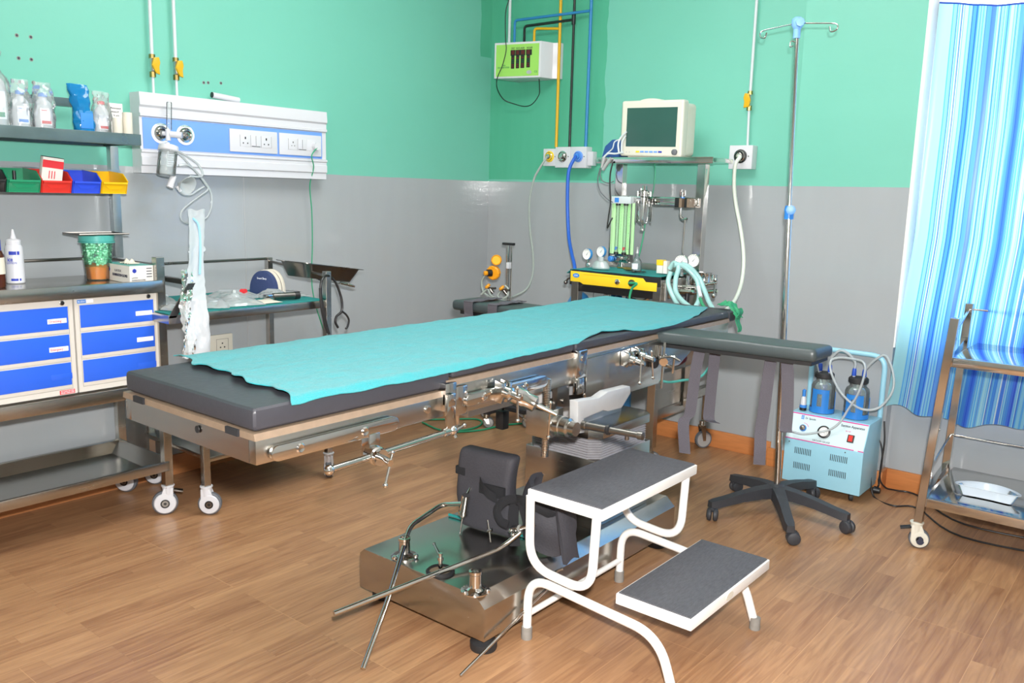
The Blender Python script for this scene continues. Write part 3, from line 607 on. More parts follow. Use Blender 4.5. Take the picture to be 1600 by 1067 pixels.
# ---------------------------------------------------------------- drape
def interp(tb, t):
    for (a, x), (c, y) in zip(tb, tb[1:]):
        if t <= c: return x + (y - x) * (t - a) / (c - a)
    return tb[-1][1]
RT = [(-2.90, 2.000), (-2.85, 1.998), (-2.75, 2.001), (-2.6, 2.004), (-2.4, 2.004), (-2.2, 2.002), (-2.05, 2.0), (-1.9, 1.997), (-1.8, 1.975), (-1.72, 1.955), (-1.65, 1.975), (-1.55, 1.998), (-1.4, 2.002), (-1.25, 1.996), (-1.1, 1.975), (-0.88, 1.905)]
LT = [(-2.85, 1.405), (-2.6, 1.412), (-2.3, 1.405), (-2.0, 1.415), (-1.7, 1.435), (-1.35, 1.425), (-1.1, 1.42), (-0.9, 1.44)]
def drape(u, v):     # u 0..1 from left to right, v 0..1 from the near end to the far end
    yl = -2.845 + v * (2.845 - 0.93); yr = -2.905 + v * (2.905 - 0.885); y = yl + (yr - yl) * u + 0.010 * math.sin(u * 17) * (1 - v) ** 6 + 0.006 * math.sin(u * 41 + 1) * (1 - v) ** 6
    xl, xr_ = interp(LT, y), interp(RT, y); x = xl + (xr_ - 0.005 - xl) * u
    f = 0.0035 * fbm((x * 7, y * 2.2, 1.3)) + 0.0026 * fbm((x * 5 + y * 9, y * 14, 4)) + 0.0022 * fbm((x * 26, y * 16, 7)) + 0.0012 * fbm((x * 60, y * 40, 9))
    z = 0.8300 + f + 0.004 * math.exp(-((x - 1.71) / 0.008) ** 2) * 0.35 + 0.010 * math.exp(-((y + 1.0) / 0.12) ** 2 - ((x - 1.5) / 0.12) ** 2)
    if x > XR - 0.010: z -= 0.55 * (x - XR + 0.010)
    if x < XL: z -= 0.15 * (XL - x)
    curl = max(0, 1 - v / 0.012); z += 0.006 * curl * (0.5 + 0.5 * math.sin(u * 23))
    return (x, y, z)
M['drape'] = mat('turquoise surgical sheet', '1f8b92', 0.88, 0, var=0.06, bump=0.6, scale=260)
b = BM(); sheet(b, drape, 90, 330, thick=0.0022)
M['drape'].node_tree.nodes['Principled BSDF'].inputs['Sheen Weight'].default_value = 0.15
solo('surgical_sheet', b, 'drape', 'turquoise cloth sheet spread over the operating table', 'sheet')
b = BM(); sheet(b, lambda u, v: (1.86 + 0.135 * u, -2.925 + 0.016 * math.sin(u * 9) + 0.06 * v - 0.01 * u, 0.8245 + 0.004 * math.sin(v * 3 + u * 5) + 0.004 * v), 24, 10, thick=0.0018)
b.free()

# ---------------------------------------------------------------- arm boards
def strap(bm, pts, w=0.021, th=0.0016):
    P = smooth_pts(pts, 6)
    def fn(u, v):
        i = v * (len(P) - 1); k = min(int(i), len(P) - 2); q = P[k].lerp(P[k + 1], i - k); tw = 0.5 + 0.25 * math.sin(v * 4 + pts[0][0] * 9)
        return q + Vector((math.cos(tw), math.sin(tw), 0)) * (u - 0.5) * 2 * w
    sheet(bm, fn, 2, 24, thick=th)
def pad(bm, x0, x1, y0, y1, z0, z1, mi=0):
    box(bm, (x0, y0, z0), (x1, y1, z1), bev=0.018, seg=4, mi=mi)
ar = T('arm_board', 'dark padded arm board sticking out to the right of the operating table', 'arm board', (2.25, -1.35, 0.745), group=None)
b = BM(); pad(b, 1.955, 2.505, -1.425, -1.265, 0.762, 0.803)
bmesh.ops.subdivide_edges(b, edges=[e for e in b.edges if e.calc_length() > 0.08], cuts=6, use_grid_fill=True)
for v in b.verts: v.co.z += 0.003 * fbm(v.co * 8) ; v.co.y += 0.10 * max(0, (v.co.x - 1.955)) * 0.9
ob('arm_pad', b, 'vinyl_green', ar)
b = BM(); prism(b, [(1.96, -1.415, 0.750), (2.49, -1.365, 0.750), (2.49, -1.22, 0.750), (1.96, -1.27, 0.750)], (0, 0, 0.012)); ob('arm_board_plate', b, 'black', ar)
for pts_ in ([(2.120, -1.370, 0.770), (2.107, -1.370, 0.677), (2.100, -1.370, 0.576), (2.094, -1.370, 0.524), (2.080, -1.380, 0.496), (2.092, -1.380, 0.390)], [(2.140, -1.300, 0.749), (2.136, -1.300, 0.649), (2.133, -1.300, 0.559), (2.134, -1.300, 0.503), (2.164, -1.320, 0.499)],
             [(2.349, -1.330, 0.767), (2.343, -1.330, 0.686), (2.338, -1.330, 0.579), (2.333, -1.330, 0.514), (2.337, -1.335, 0.451), (2.336, -1.330, 0.393)], [(2.397, -1.330, 0.767), (2.407, -1.330, 0.696), (2.414, -1.330, 0.593), (2.415, -1.330, 0.526), (2.428, -1.340, 0.522)]):
    b = BM(); strap(b, pts_, 0.019); ob('strap', b, 'strap', ar)
b = BM(); x = 2.0; cyl(b, (2.005, -1.44, 0.70), (2.005, -1.44, 0.762), 0.012); cyl(b, (2.00, -1.40, 0.715), (2.04, -1.47, 0.712), 0.014); cyl(b, (2.03, -1.45, 0.775), (2.028, -1.455, 0.62), 0.0045); cyl(b, (2.03, -1.455, 0.70), (2.075, -1.47, 0.70), 0.006); cyl(b, (2.075, -1.47, 0.68), (2.078, -1.47, 0.735), 0.004)
sphere(b, (2.078, -1.47, 0.735), 0.006); tube(b, [(2.03, -1.47, 0.725), (2.07, -1.475, 0.735), (2.10, -1.47, 0.725)], 0.004); ob('arm_board_clamp', b, 'chrome', ar)
b = BM(); lathe(b, [(0, 0), (0.017, 0), (0.017, 0.012), (0, 0.014)], (2.002, -1.475, 0.705), (1, -0.3, 0)); ob('clamp_knob', b, 'black', ar)
al = T('arm_board', 'black padded arm board with a loose strap on the far side of the table', 'arm board', (1.15, -1.12, 0.735))
b = BM(); pad(b, 0.86, 1.46, -1.235, -1.055, 0.742, 0.785); ob('arm_pad', b, 'vinyl_green', al)
b = BM(); box(b, (0.90, -1.22, 0.727), (1.46, -1.07, 0.742)); ob('arm_board_plate', b, 'black', al)
for (x, yy) in ((0.965, 0), (1.10, 0.02)):
    b = BM(); sheet(b, lambda u, v: (x + (u - 0.5) * 0.05 + 0.02 * math.sin(v * 3), -1.245 + v * 0.20, 0.7885 + 0.006 * math.sin(v * 3.14) + 0.002 * math.sin(v * 20)), 2, 20, thick=0.002)
    sheet(b, lambda u, v: (x + (u - 0.5) * 0.05, -1.240 - 0.002 * math.sin(v * 6), 0.789 - v * 0.07), 2, 8, thick=0.002); ob('strap', b, 'strap', al)
b = BM(); cyl(b, (1.45, -1.15, 0.70), (1.45, -1.15, 0.735), 0.012); ob('arm_board_clamp', b, 'chrome', al)

# ================================================================= FOOT STOOL
fs = T('step_stool', 'white tubular two-step stool with ribbed dark treads in front of the table', 'step stool', (2.25, -1.9, 0))
M['ribbed'] = mat('ribbed dark grey rubber mat', '56575c', 0.66, 0, var=0.45, scale=45, stretch=(5, 1, 1))
def tread(x0, x1, y0, y1, z, par):
    b = BM(); box(b, (x0, y0, z - 0.030), (x1, y1, z), bev=0.003); o = ob('tread', b, 'white_paint', par)
    b = BM(); box(b, (x0 + 0.006, y0 + 0.006, z), (x1 - 0.006, y1 - 0.006, z + 0.003))
    n = 60
    for i in range(n):
        x = x0 + 0.008 + (x1 - x0 - 0.016) * (i + 0.5) / n; box(b, (x - 0.0012, y0 + 0.007, z + 0.003), (x + 0.0012, y1 - 0.007, z + 0.0042))
    ob('tread_mat', b, 'ribbed', o, label='dark grey ribbed rubber mat'); return o
tread(2.005, 2.253, -2.142, -1.610, 0.440, fs); lt = tread(2.275, 2.500, -2.092, -1.598, 0.200, fs)
b = BM(); lathe(b, [(0, 0), (0.022, 0), (0.022, 0.0012), (0, 0.0012)], (0, 0, 0), (1, 0, 0), n=28); 
for v in b.verts: v.co.z *= 0.5
b.transform(Matrix.Translation((2.500, -1.87, 0.186))); ob('maker_badge', b, 'cream', lt, label='small oval badge')
tr = 0.0125
for y in (-2.148, -1.655):
    b = BM(); tube(b, round_pts([(2.022, y, 0.012), (2.024, y, 0.190), (2.44, y, 0.158), (2.492, y, 0.012)], 0.075, 10), tr, n=14, sm=False); ob('leg_frame', b, 'white_paint', fs)
    b = BM(); tube(b, round_pts([(2.020, y, 0.425), (2.024, y, 0.222), (2.232, y, 0.205), (2.240, y, 0.425)], 0.075, 10), tr, n=14, sm=False); ob('support_loop', b, 'white_paint', fs)
    for x in (2.022, 2.492):
        b = BM(); lathe(b, [(0, 0), (0.0155, 0), (0.016, 0.003), (0.0152, 0.036), (0.0125, 0.037), (0, 0.037)], (x, y, 0)); ob('rubber_foot', b, 'dirt_grey', fs, label='worn grey rubber foot')
b = BM(); cyl(b, (2.024, -2.148, 0.075), (2.024, -1.655, 0.075), 0.009); ob('cross_tube', b, 'white_paint', fs)

# ================================================================= LEG HOLDERS ON THE BASE PLATE
lh = T('leg_holder', 'black leg rest with angled steel rod standing on the base plate', 'leg holder', (1.71, -1.97, 0.178))
b = BM(); box(b, (-0.103, -0.028, 0), (0.103, 0.028, 0.268), bev=0.022, seg=4)
bmesh.ops.subdivide_edges(b, edges=[e for e in b.edges if e.calc_length() > 0.06], cuts=7, use_grid_fill=True)
for v in b.verts:
    v.co.y += 0.006 * fbm(v.co * 14) + 0.05 * (v.co.x ** 2) * 6 - 0.02 * math.sin(v.co.z * 9); v.co.x += 0.006 * fbm(v.co * 9 + Vector((4, 0, 0))) - 0.008 * math.sin(v.co.z * 11)
b.transform(Matrix.Translation((1.712, -1.955, 0.180)) @ Matrix.Rotation(0.12, 4, 'Z') @ Matrix.Rotation(-0.03, 4, 'X')); ob('leg_pad', b, 'foam', lh)
b = BM(); box(b, (1.604, -2.004, 0.358), (1.645, -1.992, 0.385), bev=0.003); box(b, (1.640, -1.998, 0.356), (1.70, -1.986, 0.376), bev=0.003); box(b, (1.700, -1.999, 0.315), (1.80, -1.984, 0.352), bev=0.004, rot=0.0)
sheet(b, lambda u, v: (1.700 + 0.075 * v, -1.996 - 0.016 * math.sin(v * 3.1), 0.372 - 0.045 * v - 0.03 * u), 3, 10, thick=0.002); ob('strap', b, 'velcro', lh)
b = BM(); lathe(b, [(0, 0), (0.013, 0), (0.015, 0.004), (0.015, 0.006), (0, 0.006)], (1.665, -1.992, 0.322), (0, -1, 0.2)); cyl(b, (1.665, -1.995, 0.322), (1.67, -2.02, 0.305), 0.006)
c = Vector((1.676, -2.035, 0.285)); d = Vector((-0.22, 0.05, -1)).normalized(); cyl(b, c - d * 0.028, c + d * 0.030, 0.0135, n=24); cyl(b, c + d * 0.030, c + d * 0.040, 0.016); cyl(b, c + d * 0.04, c + d * 0.055, 0.006); cyl(b, c + d * 0.05, c + d * 0.11, 0.0028); sphere(b, c + d * 0.05, 0.008); sphere(b, c + d * 0.11, 0.004)
ob('joint_clamp', b, 'chrome', lh)
b = BM(); tube(b, round_pts([(1.672, -2.035, 0.282), (1.590, -2.05, 0.262), (1.619, -2.22, 0.247), (1.727, -2.405, 0.168 - 0.045), (1.810, -2.574, 0.010)], 0.03, 6), 0.0075, n=14, sm=False)
ob('support_rod', b, 'chrome', lh)
lh2 = T('leg_holder', 'black curved leg rest with hanging straps beside the column, long rod reaching forward', 'leg holder', (1.93, -1.93, 0.178))
b = BM(); cx, cy = 1.925, -1.925
def shell(u, v):
    a = math.radians(150 + 215 * u); r = 0.072 + 0.012 * math.sin(v * 3.1) + 0.004 * math.sin(v * 9 + u * 5); z = 0.195 + 0.20 * v - 0.035 * math.sin(u * math.pi) * v + 0.02 * math.sin(u * 6)
    return (cx + r * math.cos(a) * 1.1 + 0.01 * v, cy + r * math.sin(a) * 0.95, z)
sheet(b, shell, 30, 16, thick=0.016); ob('leg_shell', b, 'foam', lh2)
b = BM(); sheet(b, lambda u, v: (cx + 0.055 + 0.075 * v + 0.018 * math.sin(v * 3), cy - 0.03 - 0.05 * math.sin(v * 2.0) + (u - 0.5) * 0.062, 0.385 - 0.19 * v ** 0.8 + 0.012 * math.sin(u * 3.1)), 8, 20, thick=0.014); ob('tongue', b, 'foam', lh2)
b = BM(); strap(b, [(cx - 0.065, cy - 0.065, 0.345), (cx - 0.075, cy - 0.08, 0.30), (cx - 0.07, cy - 0.085, 0.24), (cx - 0.06, cy - 0.09, 0.19)], 0.016, 0.003)
tube(b, [(cx - 0.06, cy - 0.085, 0.34), (cx - 0.10, cy - 0.095, 0.325), (cx - 0.125, cy - 0.10, 0.29), (cx - 0.11, cy - 0.10, 0.26), (cx - 0.08, cy - 0.10, 0.255)], 0.004, n=8, flat=0.014)
tube(b, [(cx - 0.07, cy - 0.08, 0.33), (cx - 0.02, cy - 0.10, 0.345), (cx + 0.03, cy - 0.085, 0.33), (cx + 0.06, cy - 0.05, 0.30)], 0.004, n=8, flat=0.015)
sheet(b, lambda u, v: (cx - 0.035 + 0.03 * v + (u - 0.5) * 0.03, cy - 0.095, 0.335 - 0.075 * v), 2, 8, thick=0.003); ob('strap', b, 'velcro', lh2)
b = BM(); k = Vector((1.869, -2.08, 0.205)); cyl(b, (1.885, -2.04, 0.255), (1.93, -2.01, 0.275), 0.0065); sphere(b, (1.93, -2.01, 0.275), 0.009); cyl(b, (1.865, -2.02, 0.247), (1.90, -2.035, 0.262), 0.012); sphere(b, (1.862, -2.03, 0.243), 0.010); sphere(b, (1.885, -2.05, 0.243), 0.009)
cyl(b, (1.793, -2.06, 0.268), (1.815, -2.07, 0.205), 0.0025); cyl(b, (1.798, -2.065, 0.235), (1.812, -2.062, 0.242), 0.005); ob('joint_clamp', b, 'chrome', lh2)
b = BM(); tube(b, round_pts([(1.900, -2.035, 0.250), (1.869, -2.085, 0.207), (1.735, -2.607, 0.152)], 0.03, 6), 0.0078, n=14, sm=False); ob('support_rod', b, 'chrome', lh2)
b = BM(); tube(b, [(2.018, -2.010, 0.127), (2.018, -2.424, 0.006)], 0.0042, n=10, sm=False); tube(b, [off((2.018, -2.010, 0.127), 0, 0, 0), off((2.018, -2.010, 0.127), -0.015, 0.02, 0.012), off((2.018, -2.010, 0.127), -0.012, 0.05, 0.014)], 0.0042, n=8)
solo('thin_rod', b, 'chrome', 'thin steel rod leaning against the right side of the base plate', 'rod')

# ================================================================= IV STAND
hx, hy = 2.150, -0.665
iv = T('iv_stand', 'tall steel drip stand with black five-arm base and blue clamp head', 'drip stand', (hx, hy, 0))
b = BM(); lathe(b, [(0, 0.055), (0.036, 0.055), (0.040, 0.075), (0.036, 0.105), (0.022, 0.114), (0, 0.114)], (hx, hy, 0)); hub = ob('base_hub', b, 'base_black', iv)
tips = [(2.003, -0.935), (2.325, -0.965), (2.440, -0.705), (1.925, -0.575), (2.205, -0.410)]
for i, (tx, ty) in enumerate(tips):
    d = Vector((tx - hx, ty - hy, 0)); ln = d.length; d.normalize(); s_ = Vector((-d.y, d.x, 0)); b = BM()
    def sec(t, wd, zt, zb): 
        p = Vector((hx, hy, 0)) + d * (ln * t); return [p + s_ * wd + Vector((0, 0, zb)), p + s_ * wd * 0.8 + Vector((0, 0, zt)), p - s_ * wd * 0.8 + Vector((0, 0, zt)), p - s_ * wd + Vector((0, 0, zb))]
    prev = None; SS = [(0.05, .030, .108, .060), (.3, .026, .106, .066), (.6, .022, .096, .062), (.85, .021, .084, .054), (.97, .021, .080, .050), (1.05, .015, .076, .050)]
    for q in SS:
        cur_ = [b.verts.new(p) for p in sec(*q)]
        if prev:
            for k in range(4): b.faces.new((prev[k], prev[(k + 1) % 4], cur_[(k + 1) % 4], cur_[k]))
        else: b.faces.new(cur_)
        prev = cur_
    b.faces.new(prev[::-1]); arm_ = ob('base_arm', b, 'base_black', iv)
    an = (0.4, 2.1, 1.2, 2.6, 0.9)[i]; w_ = Vector((math.cos(an), math.sin(an), 0)); c = Vector((tx, ty, 0.0255)) + Vector((w_.y, -w_.x, 0)) * 0.014
    b = BM(); cyl(b, (tx, ty, 0.035), (tx, ty, 0.056), 0.010)
    for sg in (-1, 1):
        lathe(b, [(0, 0), (0.020, 0), (0.0255, 0.004), (0.0255, 0.012), (0.022, 0.017), (0.012, 0.020), (0, 0.0205)], c + w_ * 0.003 * sg, w_ * sg, n=26)
    box(b, c + Vector((-0.010, -0.010, 0.012)), c + Vector((0.010, 0.010, 0.028)), bev=0.004); ob('caster', b, 'base_black', arm_)
lean = Vector((-0.085, 0.045, 1.785)); P = lambda t: (hx + lean.x * t, hy + lean.y * t, 0.110 + lean.z * t)
b = BM(); cyl(b, P(0), P(0.605), 0.0125, n=24); ob('pole', b, 'chrome', iv)
b = BM(); cyl(b, P(0.60), P(1.0), 0.0082, n=20); ob('inner_pole', b, 'chrome', iv)
b = BM(); c = Vector(P(0.61)); cyl(b, c - Vector((0, 0, 0.022)), c + Vector((0, 0, 0.012)), 0.018); cyl(b, c + Vector((0, 0, 0.010)), c + Vector((0, 0, 0.030)), 0.020, 0.016); lathe(b, [(0, 0), (0.012, 0), (0.014, 0.010), (0.019, 0.014), (0.019, 0.026), (0, 0.028)], c + Vector((0.01, -0.012, 0.014)), (0.4, -1, 0), n=8); ob('height_clamp', b, 'blue_plastic', iv)
M['head_blue'] = mat('light blue plastic', '7fb0e8', 0.35)
b = BM(); c = Vector(P(1.0)); cyl(b, c - Vector((0, 0, 0.035)), c + Vector((0, 0, 0.010)), 0.0135); lathe(b, [(0.0135, 0), (0.022, 0.014), (0.022, 0.036), (0.012, 0.044), (0, 0.044)], c - Vector((0, 0, 0.002))); lathe(b, [(0, 0), (0.018, 0), (0.016, 0.012), (0, 0.014)], c + Vector((0.014, -0.012, 0.020)), (0.5, -1, 0), n=8); ob('stand_head', b, 'head_blue', iv, label='light blue clamp head')
b = BM(); z = c.z + 0.020
for sg, e in ((-1, 0.140), (1, 0.155)):
    tube(b, [(c.x, c.y - 0.004, z), (c.x + sg * e * 0.5, c.y - 0.006, z - 0.008), (c.x + sg * e * 0.92, c.y - 0.01, z - 0.016), (c.x + sg * e * 1.02, c.y - 0.012, z - 0.028), (c.x + sg * e * 0.98, c.y - 0.014, z - 0.042), (c.x + sg * e * 0.86, c.y - 0.014, z - 0.044), (c.x + sg * e * 0.82, c.y - 0.014, z - 0.026)], 0.0028, n=8)
tube(b, [P(0.972), off(P(0.972), -0.018, -0.01, 0.004), off(P(0.972), -0.020, -0.012, -0.016), off(P(0.972), -0.008, -0.012, -0.014)], 0.0025); ob('hook_bar', b, 'chrome', iv)

# ================================================================= SUCTION MACHINE
su = T('suction_machine', 'pale blue suction apparatus with two glass jars beside the pillar', 'suction machine', (2.22, -0.24, 0))
x0, x1 = 2.053, 2.387; yf, yb, zb, zm, zt = -0.36, -0.135, 0.036, 0.222, 0.335
b = BM(); prism(b, [(x0, yf, zb), (x0, yf, zm), (x0, -0.305, zt), (x0, yb, zt), (x0, yb, zb)], (x1 - x0, 0, 0), bev=0.003); body = ob('cabinet', b, 'aqua', su)
def face(u, z): return (x0 + u * (x1 - x0), yf + (z - zm) / (zt - zm) * (yf * -1 - 0.305) if z > zm else yf, z)
sl = Vector((0, 0.055, 0.113)).normalized(); nn = Vector((0, -0.113, 0.055)).normalized()
def fp(u, t, o=0.0015): p = Vector((x0 + u * (x1 - x0), yf, zm)) + sl * (0.1257 * t); return tuple(p + nn * o)
def fquad(u0, u1, t0, t1, m, name, par, o=0.0012, th=0.001):
    b = BM(); prism(b, [fp(u0, t0, o), fp(u1, t0, o), fp(u1, t1, o), fp(u0, t1, o)], nn * th); return ob(name, b, m, par)
fpn = fquad(0.01, 0.99, 0.03, 0.97, 'aqua_pale', 'control_panel', su, 0.0003, 0.0014)
fquad(0.0, 0.88, 0.03, 0.06, 'magenta', 'panel_stripe', fpn, 0.002); fquad(0.93, 1.0, 0.03, 0.06, 'magenta', 'panel_stripe', fpn, 0.002); fquad(0.0, 0.99, 0.94, 0.975, 'magenta', 'panel_stripe', fpn, 0.002)
text('panel_lettering', 'Suction Apparatus', 0.0145, fp(0.66, 0.78, 0.0022), XP, sl, 'ink', fpn, fit=0.098, bold=0.0002)
text('panel_lettering', 'Dr. Speedo', 0.013, fp(0.20, 0.80, 0.0022), XP, sl, 'ink', fpn, fit=0.045)
for k in range(3): fquad(0.145 + 0.0 * k, 0.185, 0.78 + 0.05 * k, 0.81 + 0.05 * k, 'label_blue', 'maker_mark', fpn, 0.002)
text('panel_lettering', 'VACUUM GAUGE', 0.010, fp(0.35, 0.10, 0.0022), XP, sl, 'ink', fpn, fit=0.075); text('panel_lettering', 'ON / OFF', 0.008, fp(0.73, 0.62, 0.0022), XP, sl, 'magenta', fpn, fit=0.022)
b = BM(); lathe(b, [(0, 0), (0.027, 0), (0.027, 0.010), (0.021, 0.012), (0.020, 0.010), (0, 0.010)], fp(0.475, 0.46), nn, n=36, mis=[0, 0, 0, 0, 1]); g = ob('vacuum_gauge', b, ['black', 'gauge_face'], su, label='black rimmed round vacuum gauge')
b = BM(); c = Vector(fp(0.475, 0.46, 0.0122)); prism(b, [c + Vector((-0.001, 0, 0)), c + Vector((0.001, 0, 0)), c + Vector((0.010, 0, 0)) - sl * 0.013], nn * 0.0006)
for k in range(11):
    a = math.radians(-210 + 24 * k + 180); q = c + Vector((math.cos(a), 0, 0)) * 0.0165 + sl * math.sin(a) * 0.0165; r_ = (q - c).normalized(); w_ = nn.cross(r_) * 0.0006; prism(b, [q - w_, q + w_, q + w_ - r_ * 0.003, q - w_ - r_ * 0.003], nn * 0.0004)
ob('gauge_needle', b, 'ink', g)
b = BM(); lathe(b, [(0, 0), (0.0145, 0), (0.0145, 0.006), (0.012, 0.009), (0.007, 0.009), (0.006, 0.016), (0, 0.017)], fp(0.20, 0.47), nn, mis=[0, 0, 0, 1, 1, 1]); ob('regulator_knob', b, ['label_blue', 'steel'], su, label='blue and grey regulator knob')
b = BM(); P_ = [Vector(fp(0.20, 0.47, 0.0022)) + Vector((math.cos(a), 0, 0)) * 0.023 + sl * math.sin(a) * 0.023 for a in [0.35 + i * 0.12 for i in range(12)]]; tube(b, P_, 0.0012, n=6, sm=False, flat=0.0004); ob('knob_arc', b, 'magenta', fpn)
b = BM(); prism(b, [fp(0.775, 0.28), fp(0.855, 0.28), fp(0.855, 0.54), fp(0.775, 0.54)], nn * 0.006, bev=0.001); prism(b, [fp(0.79, 0.31, 0.006), fp(0.84, 0.31, 0.006), fp(0.84, 0.51, 0.008), fp(0.79, 0.51, 0.008)], nn * 0.003, mi=1); ob('power_switch', b, ['black', 'red'], su, label='red rocker switch')
for (ua, za) in ((0.13, 0.165), (0.59, 0.165), (0.13, 0.098), (0.59, 0.098)):
    b = BM()
    for k in range(10): box(b, (x0 + ua * 0.334 + k * 0.0075 + 0.004, yf - 0.0006, za), (x0 + ua * 0.334 + k * 0.0075 + 0.0068, yf + 0.002, za + 0.028))
    ob('vent_slots', b, 'black', body)
for (u_, z_) in ((0.06, 0.212), (0.78, 0.212)):
    b = BM(); lathe(b, [(0, 0), (0.003, 0), (0.002, 0.0015), (0, 0.0015)], (x0 + u_ * 0.334, yf, z_), (0, -1, 0), n=10); ob('screw', b, 'steel_dark', body)
for (cx_, cy_) in ((2.09, -0.32), (2.345, -0.33), (2.09, -0.17), (2.35, -0.17)):
    b = BM(); lathe(b, [(0, -0.008), (0.012, -0.009), (0.0175, -0.007), (0.0175, 0.007), (0.012, 0.009), (0, 0.008)], (cx_, cy_, 0.0178), (1, 0.4, 0)); cyl(b, (cx_, cy_, 0.018), (cx_, cy_, 0.038), 0.007); ob('caster', b, 'rubber', su)
# handle hoop
b = BM(); tube(b, round_pts([(2.062, -0.128, 0.05), (2.062, -0.128, 0.60), (2.375, -0.128, 0.60), (2.375, -0.128, 0.05)], 0.06, 8), 0.011, n=14, sm=False); ob('handle_hoop', b, 'aqua', su)
# jars in blue holders
for ji, jx_ in enumerate((2.155, 2.300)):
    jy_ = -0.225; zb_ = zt + 0.003
    b = BM(); lathe(b, [(0, 0), (0.046, 0), (0.050, 0.006), (0.050, 0.115), (0.046, 0.128), (0.034, 0.138), (0.034, 0.150), (0.032, 0.150), (0.032, 0.137), (0.044, 0.126), (0.0475, 0.113), (0.0475, 0.008), (0, 0.003)], (jx_, jy_, zb_), n=40); jar = ob('glass_jar', b, 'jar_glass', su)
    b = BM(); lathe(b, [(0, 0), (0.037, 0), (0.041, 0.004), (0.041, 0.020), (0.036, 0.025), (0, 0.026)], (jx_, jy_, zb_ + 0.150), n=36); ob('jar_lid', b, 'rubber', jar)
    b = BM(); cyl(b, (jx_, jy_, zb_ + 0.02), (jx_, jy_, zb_ + 0.148), 0.006); cyl(b, (jx_, jy_, zb_ + 0.09), (jx_, jy_, zb_ + 0.12), 0.016, mi=1); lathe(b, [(0, 0), (0.018, 0), (0.018, 0.012), (0, 0.014)], (jx_, jy_, zb_ + 0.06), mi=0); ob('float_valve', b, ['ivory', 'cap_blue'], jar, label='ivory and blue float valve inside the jar')
    b = BM(); n = 48
    for (a0, a1, h0, h1) in ((0, 360, 0, 0.020), (235, 262, 0.02, 0.105), (285, 318, 0.02, 0.105), (235, 318, 0.085, 0.105), (262, 285, 0.02, 0.03), (20, 80, 0.02, 0.09), (110, 175, 0.02, 0.09)):
        k = max(2, int((a1 - a0) / 6))
        sheet(b, lambda u, v: (jx_ + 0.053 * math.cos(math.radians(a0 + (a1 - a0) * u)), jy_ + 0.053 * math.sin(math.radians(a0 + (a1 - a0) * u)), zb_ + h0 + (h1 - h0) * v), k, 1, thick=0.002)
    ob('jar_holder', b, 'blue_plastic', su)
    for k, sx in enumerate((-0.020, 0.022)):
        b = BM(); c = (jx_ + sx, jy_ - 0.004, zb_ + 0.172); cyl(b, c, off(c, dz=0.012), 0.006, mi=1); lathe(b, [(0.0, 0.008), (0.0085, 0.008), (0.0095, 0.012), (0.0085, 0.032), (0.007, 0.040), (0, 0.040)], c); ob('tube_connector', b, ['cap_blue', 'white_plastic'], su, label='blue tube connector')
b = BM(); lathe(b, [(0, 0), (0.015, 0), (0.015, 0.012), (0, 0.012)], (2.085, -0.26, zt + 0.002)); lathe(b, [(0.0, 0.012), (0.015, 0.012), (0.015, 0.024), (0, 0.024)], (2.085, -0.26, zt + 0.002), mi=1); lathe(b, [(0, 0.024), (0.013, 0.024), (0.011, 0.055), (0.006, 0.062), (0, 0.062)], (2.085, -0.26, zt + 0.002), mi=2); lathe(b, [(0, 0.062), (0.007, 0.062), (0.008, 0.09), (0, 0.095)], (2.085, -0.26, zt + 0.002), mi=1)
ob('inline_filter', b, ['black', 'label_blue', 'white_plastic'], su, label='white and blue inline filter')
b = BM(); tube(b, [(2.183, -0.260, 0.370), off((2.124, -0.240, 0.543)), (2.100, -0.220, 0.566), (2.069, -0.220, 0.596), (2.055, -0.240, 0.619)], 0.0035, n=8)
zc = zt + 0.003 + 0.208; A = (2.155 + 0.022, -0.229, zc); B_ = (2.300 - 0.020, -0.229, zc)
tube(b, [A, off(A, 0.004, -0.004, 0.035), off(A, 0.036, -0.008, 0.072), off(A, 0.070, -0.006, 0.066), off(B_, 0.0, 0, 0.03), B_], 0.0058, n=10)
C_ = (2.300 + 0.022, -0.229, zc)
tube(b, [C_, (2.364, -0.240, 0.601), (2.408, -0.250, 0.624), (2.448, -0.270, 0.555), (2.456, -0.290, 0.486), (2.417, -0.300, 0.416), (2.363, -0.310, 0.397), (2.315, -0.320, 0.413), (2.255, -0.310, 0.456), (2.210, -0.300, 0.522), (2.193, -0.280, 0.573), (2.218, -0.260, 0.591), (2.287, -0.270, 0.596), (2.334, -0.290, 0.589), (2.346, -0.310, 0.545), (2.332, -0.330, 0.459), (2.301, -0.335, 0.391), (2.275, -0.345, 0.332), (2.240, -0.352, 0.296), (2.200, -0.365, 0.279), (2.135, -0.372, 0.259), (2.079, -0.365, 0.258)], 0.0050, n=10)
ob('suction_tubing', b, 'tube_clear', su)
b = BM(); tube(b, [(2.377, -0.125, 0.332), (2.376, -0.130, 0.252), (2.374, -0.150, 0.164), (2.381, -0.200, 0.102), (2.405, -0.213, 0.004), (2.502, -0.279, 0.004), (2.589, -0.238, 0.004), (2.80, -0.45, 0.004), (3.2, -0.4, 0.004)], 0.0038, n=8)
tube(b, [(2.393, -0.120, 0.317), (2.405, -0.130, 0.229), (2.401, -0.130, 0.127), (2.402, -0.130, 0.060), (2.425, -0.111, 0.020), (2.457, -0.068, 0.005), (2.547, -0.068, 0.004), (2.78, -0.30, 0.004), (3.2, -0.25, 0.004)], 0.0038, n=8)
tube(b, [(2.368, -0.140, 0.247), (2.392, -0.140, 0.223), (2.405, -0.140, 0.168), (2.404, -0.140, 0.101), (2.400, -0.140, 0.057)], 0.0036, n=8); ob('power_cable', b, 'black_cable', su)
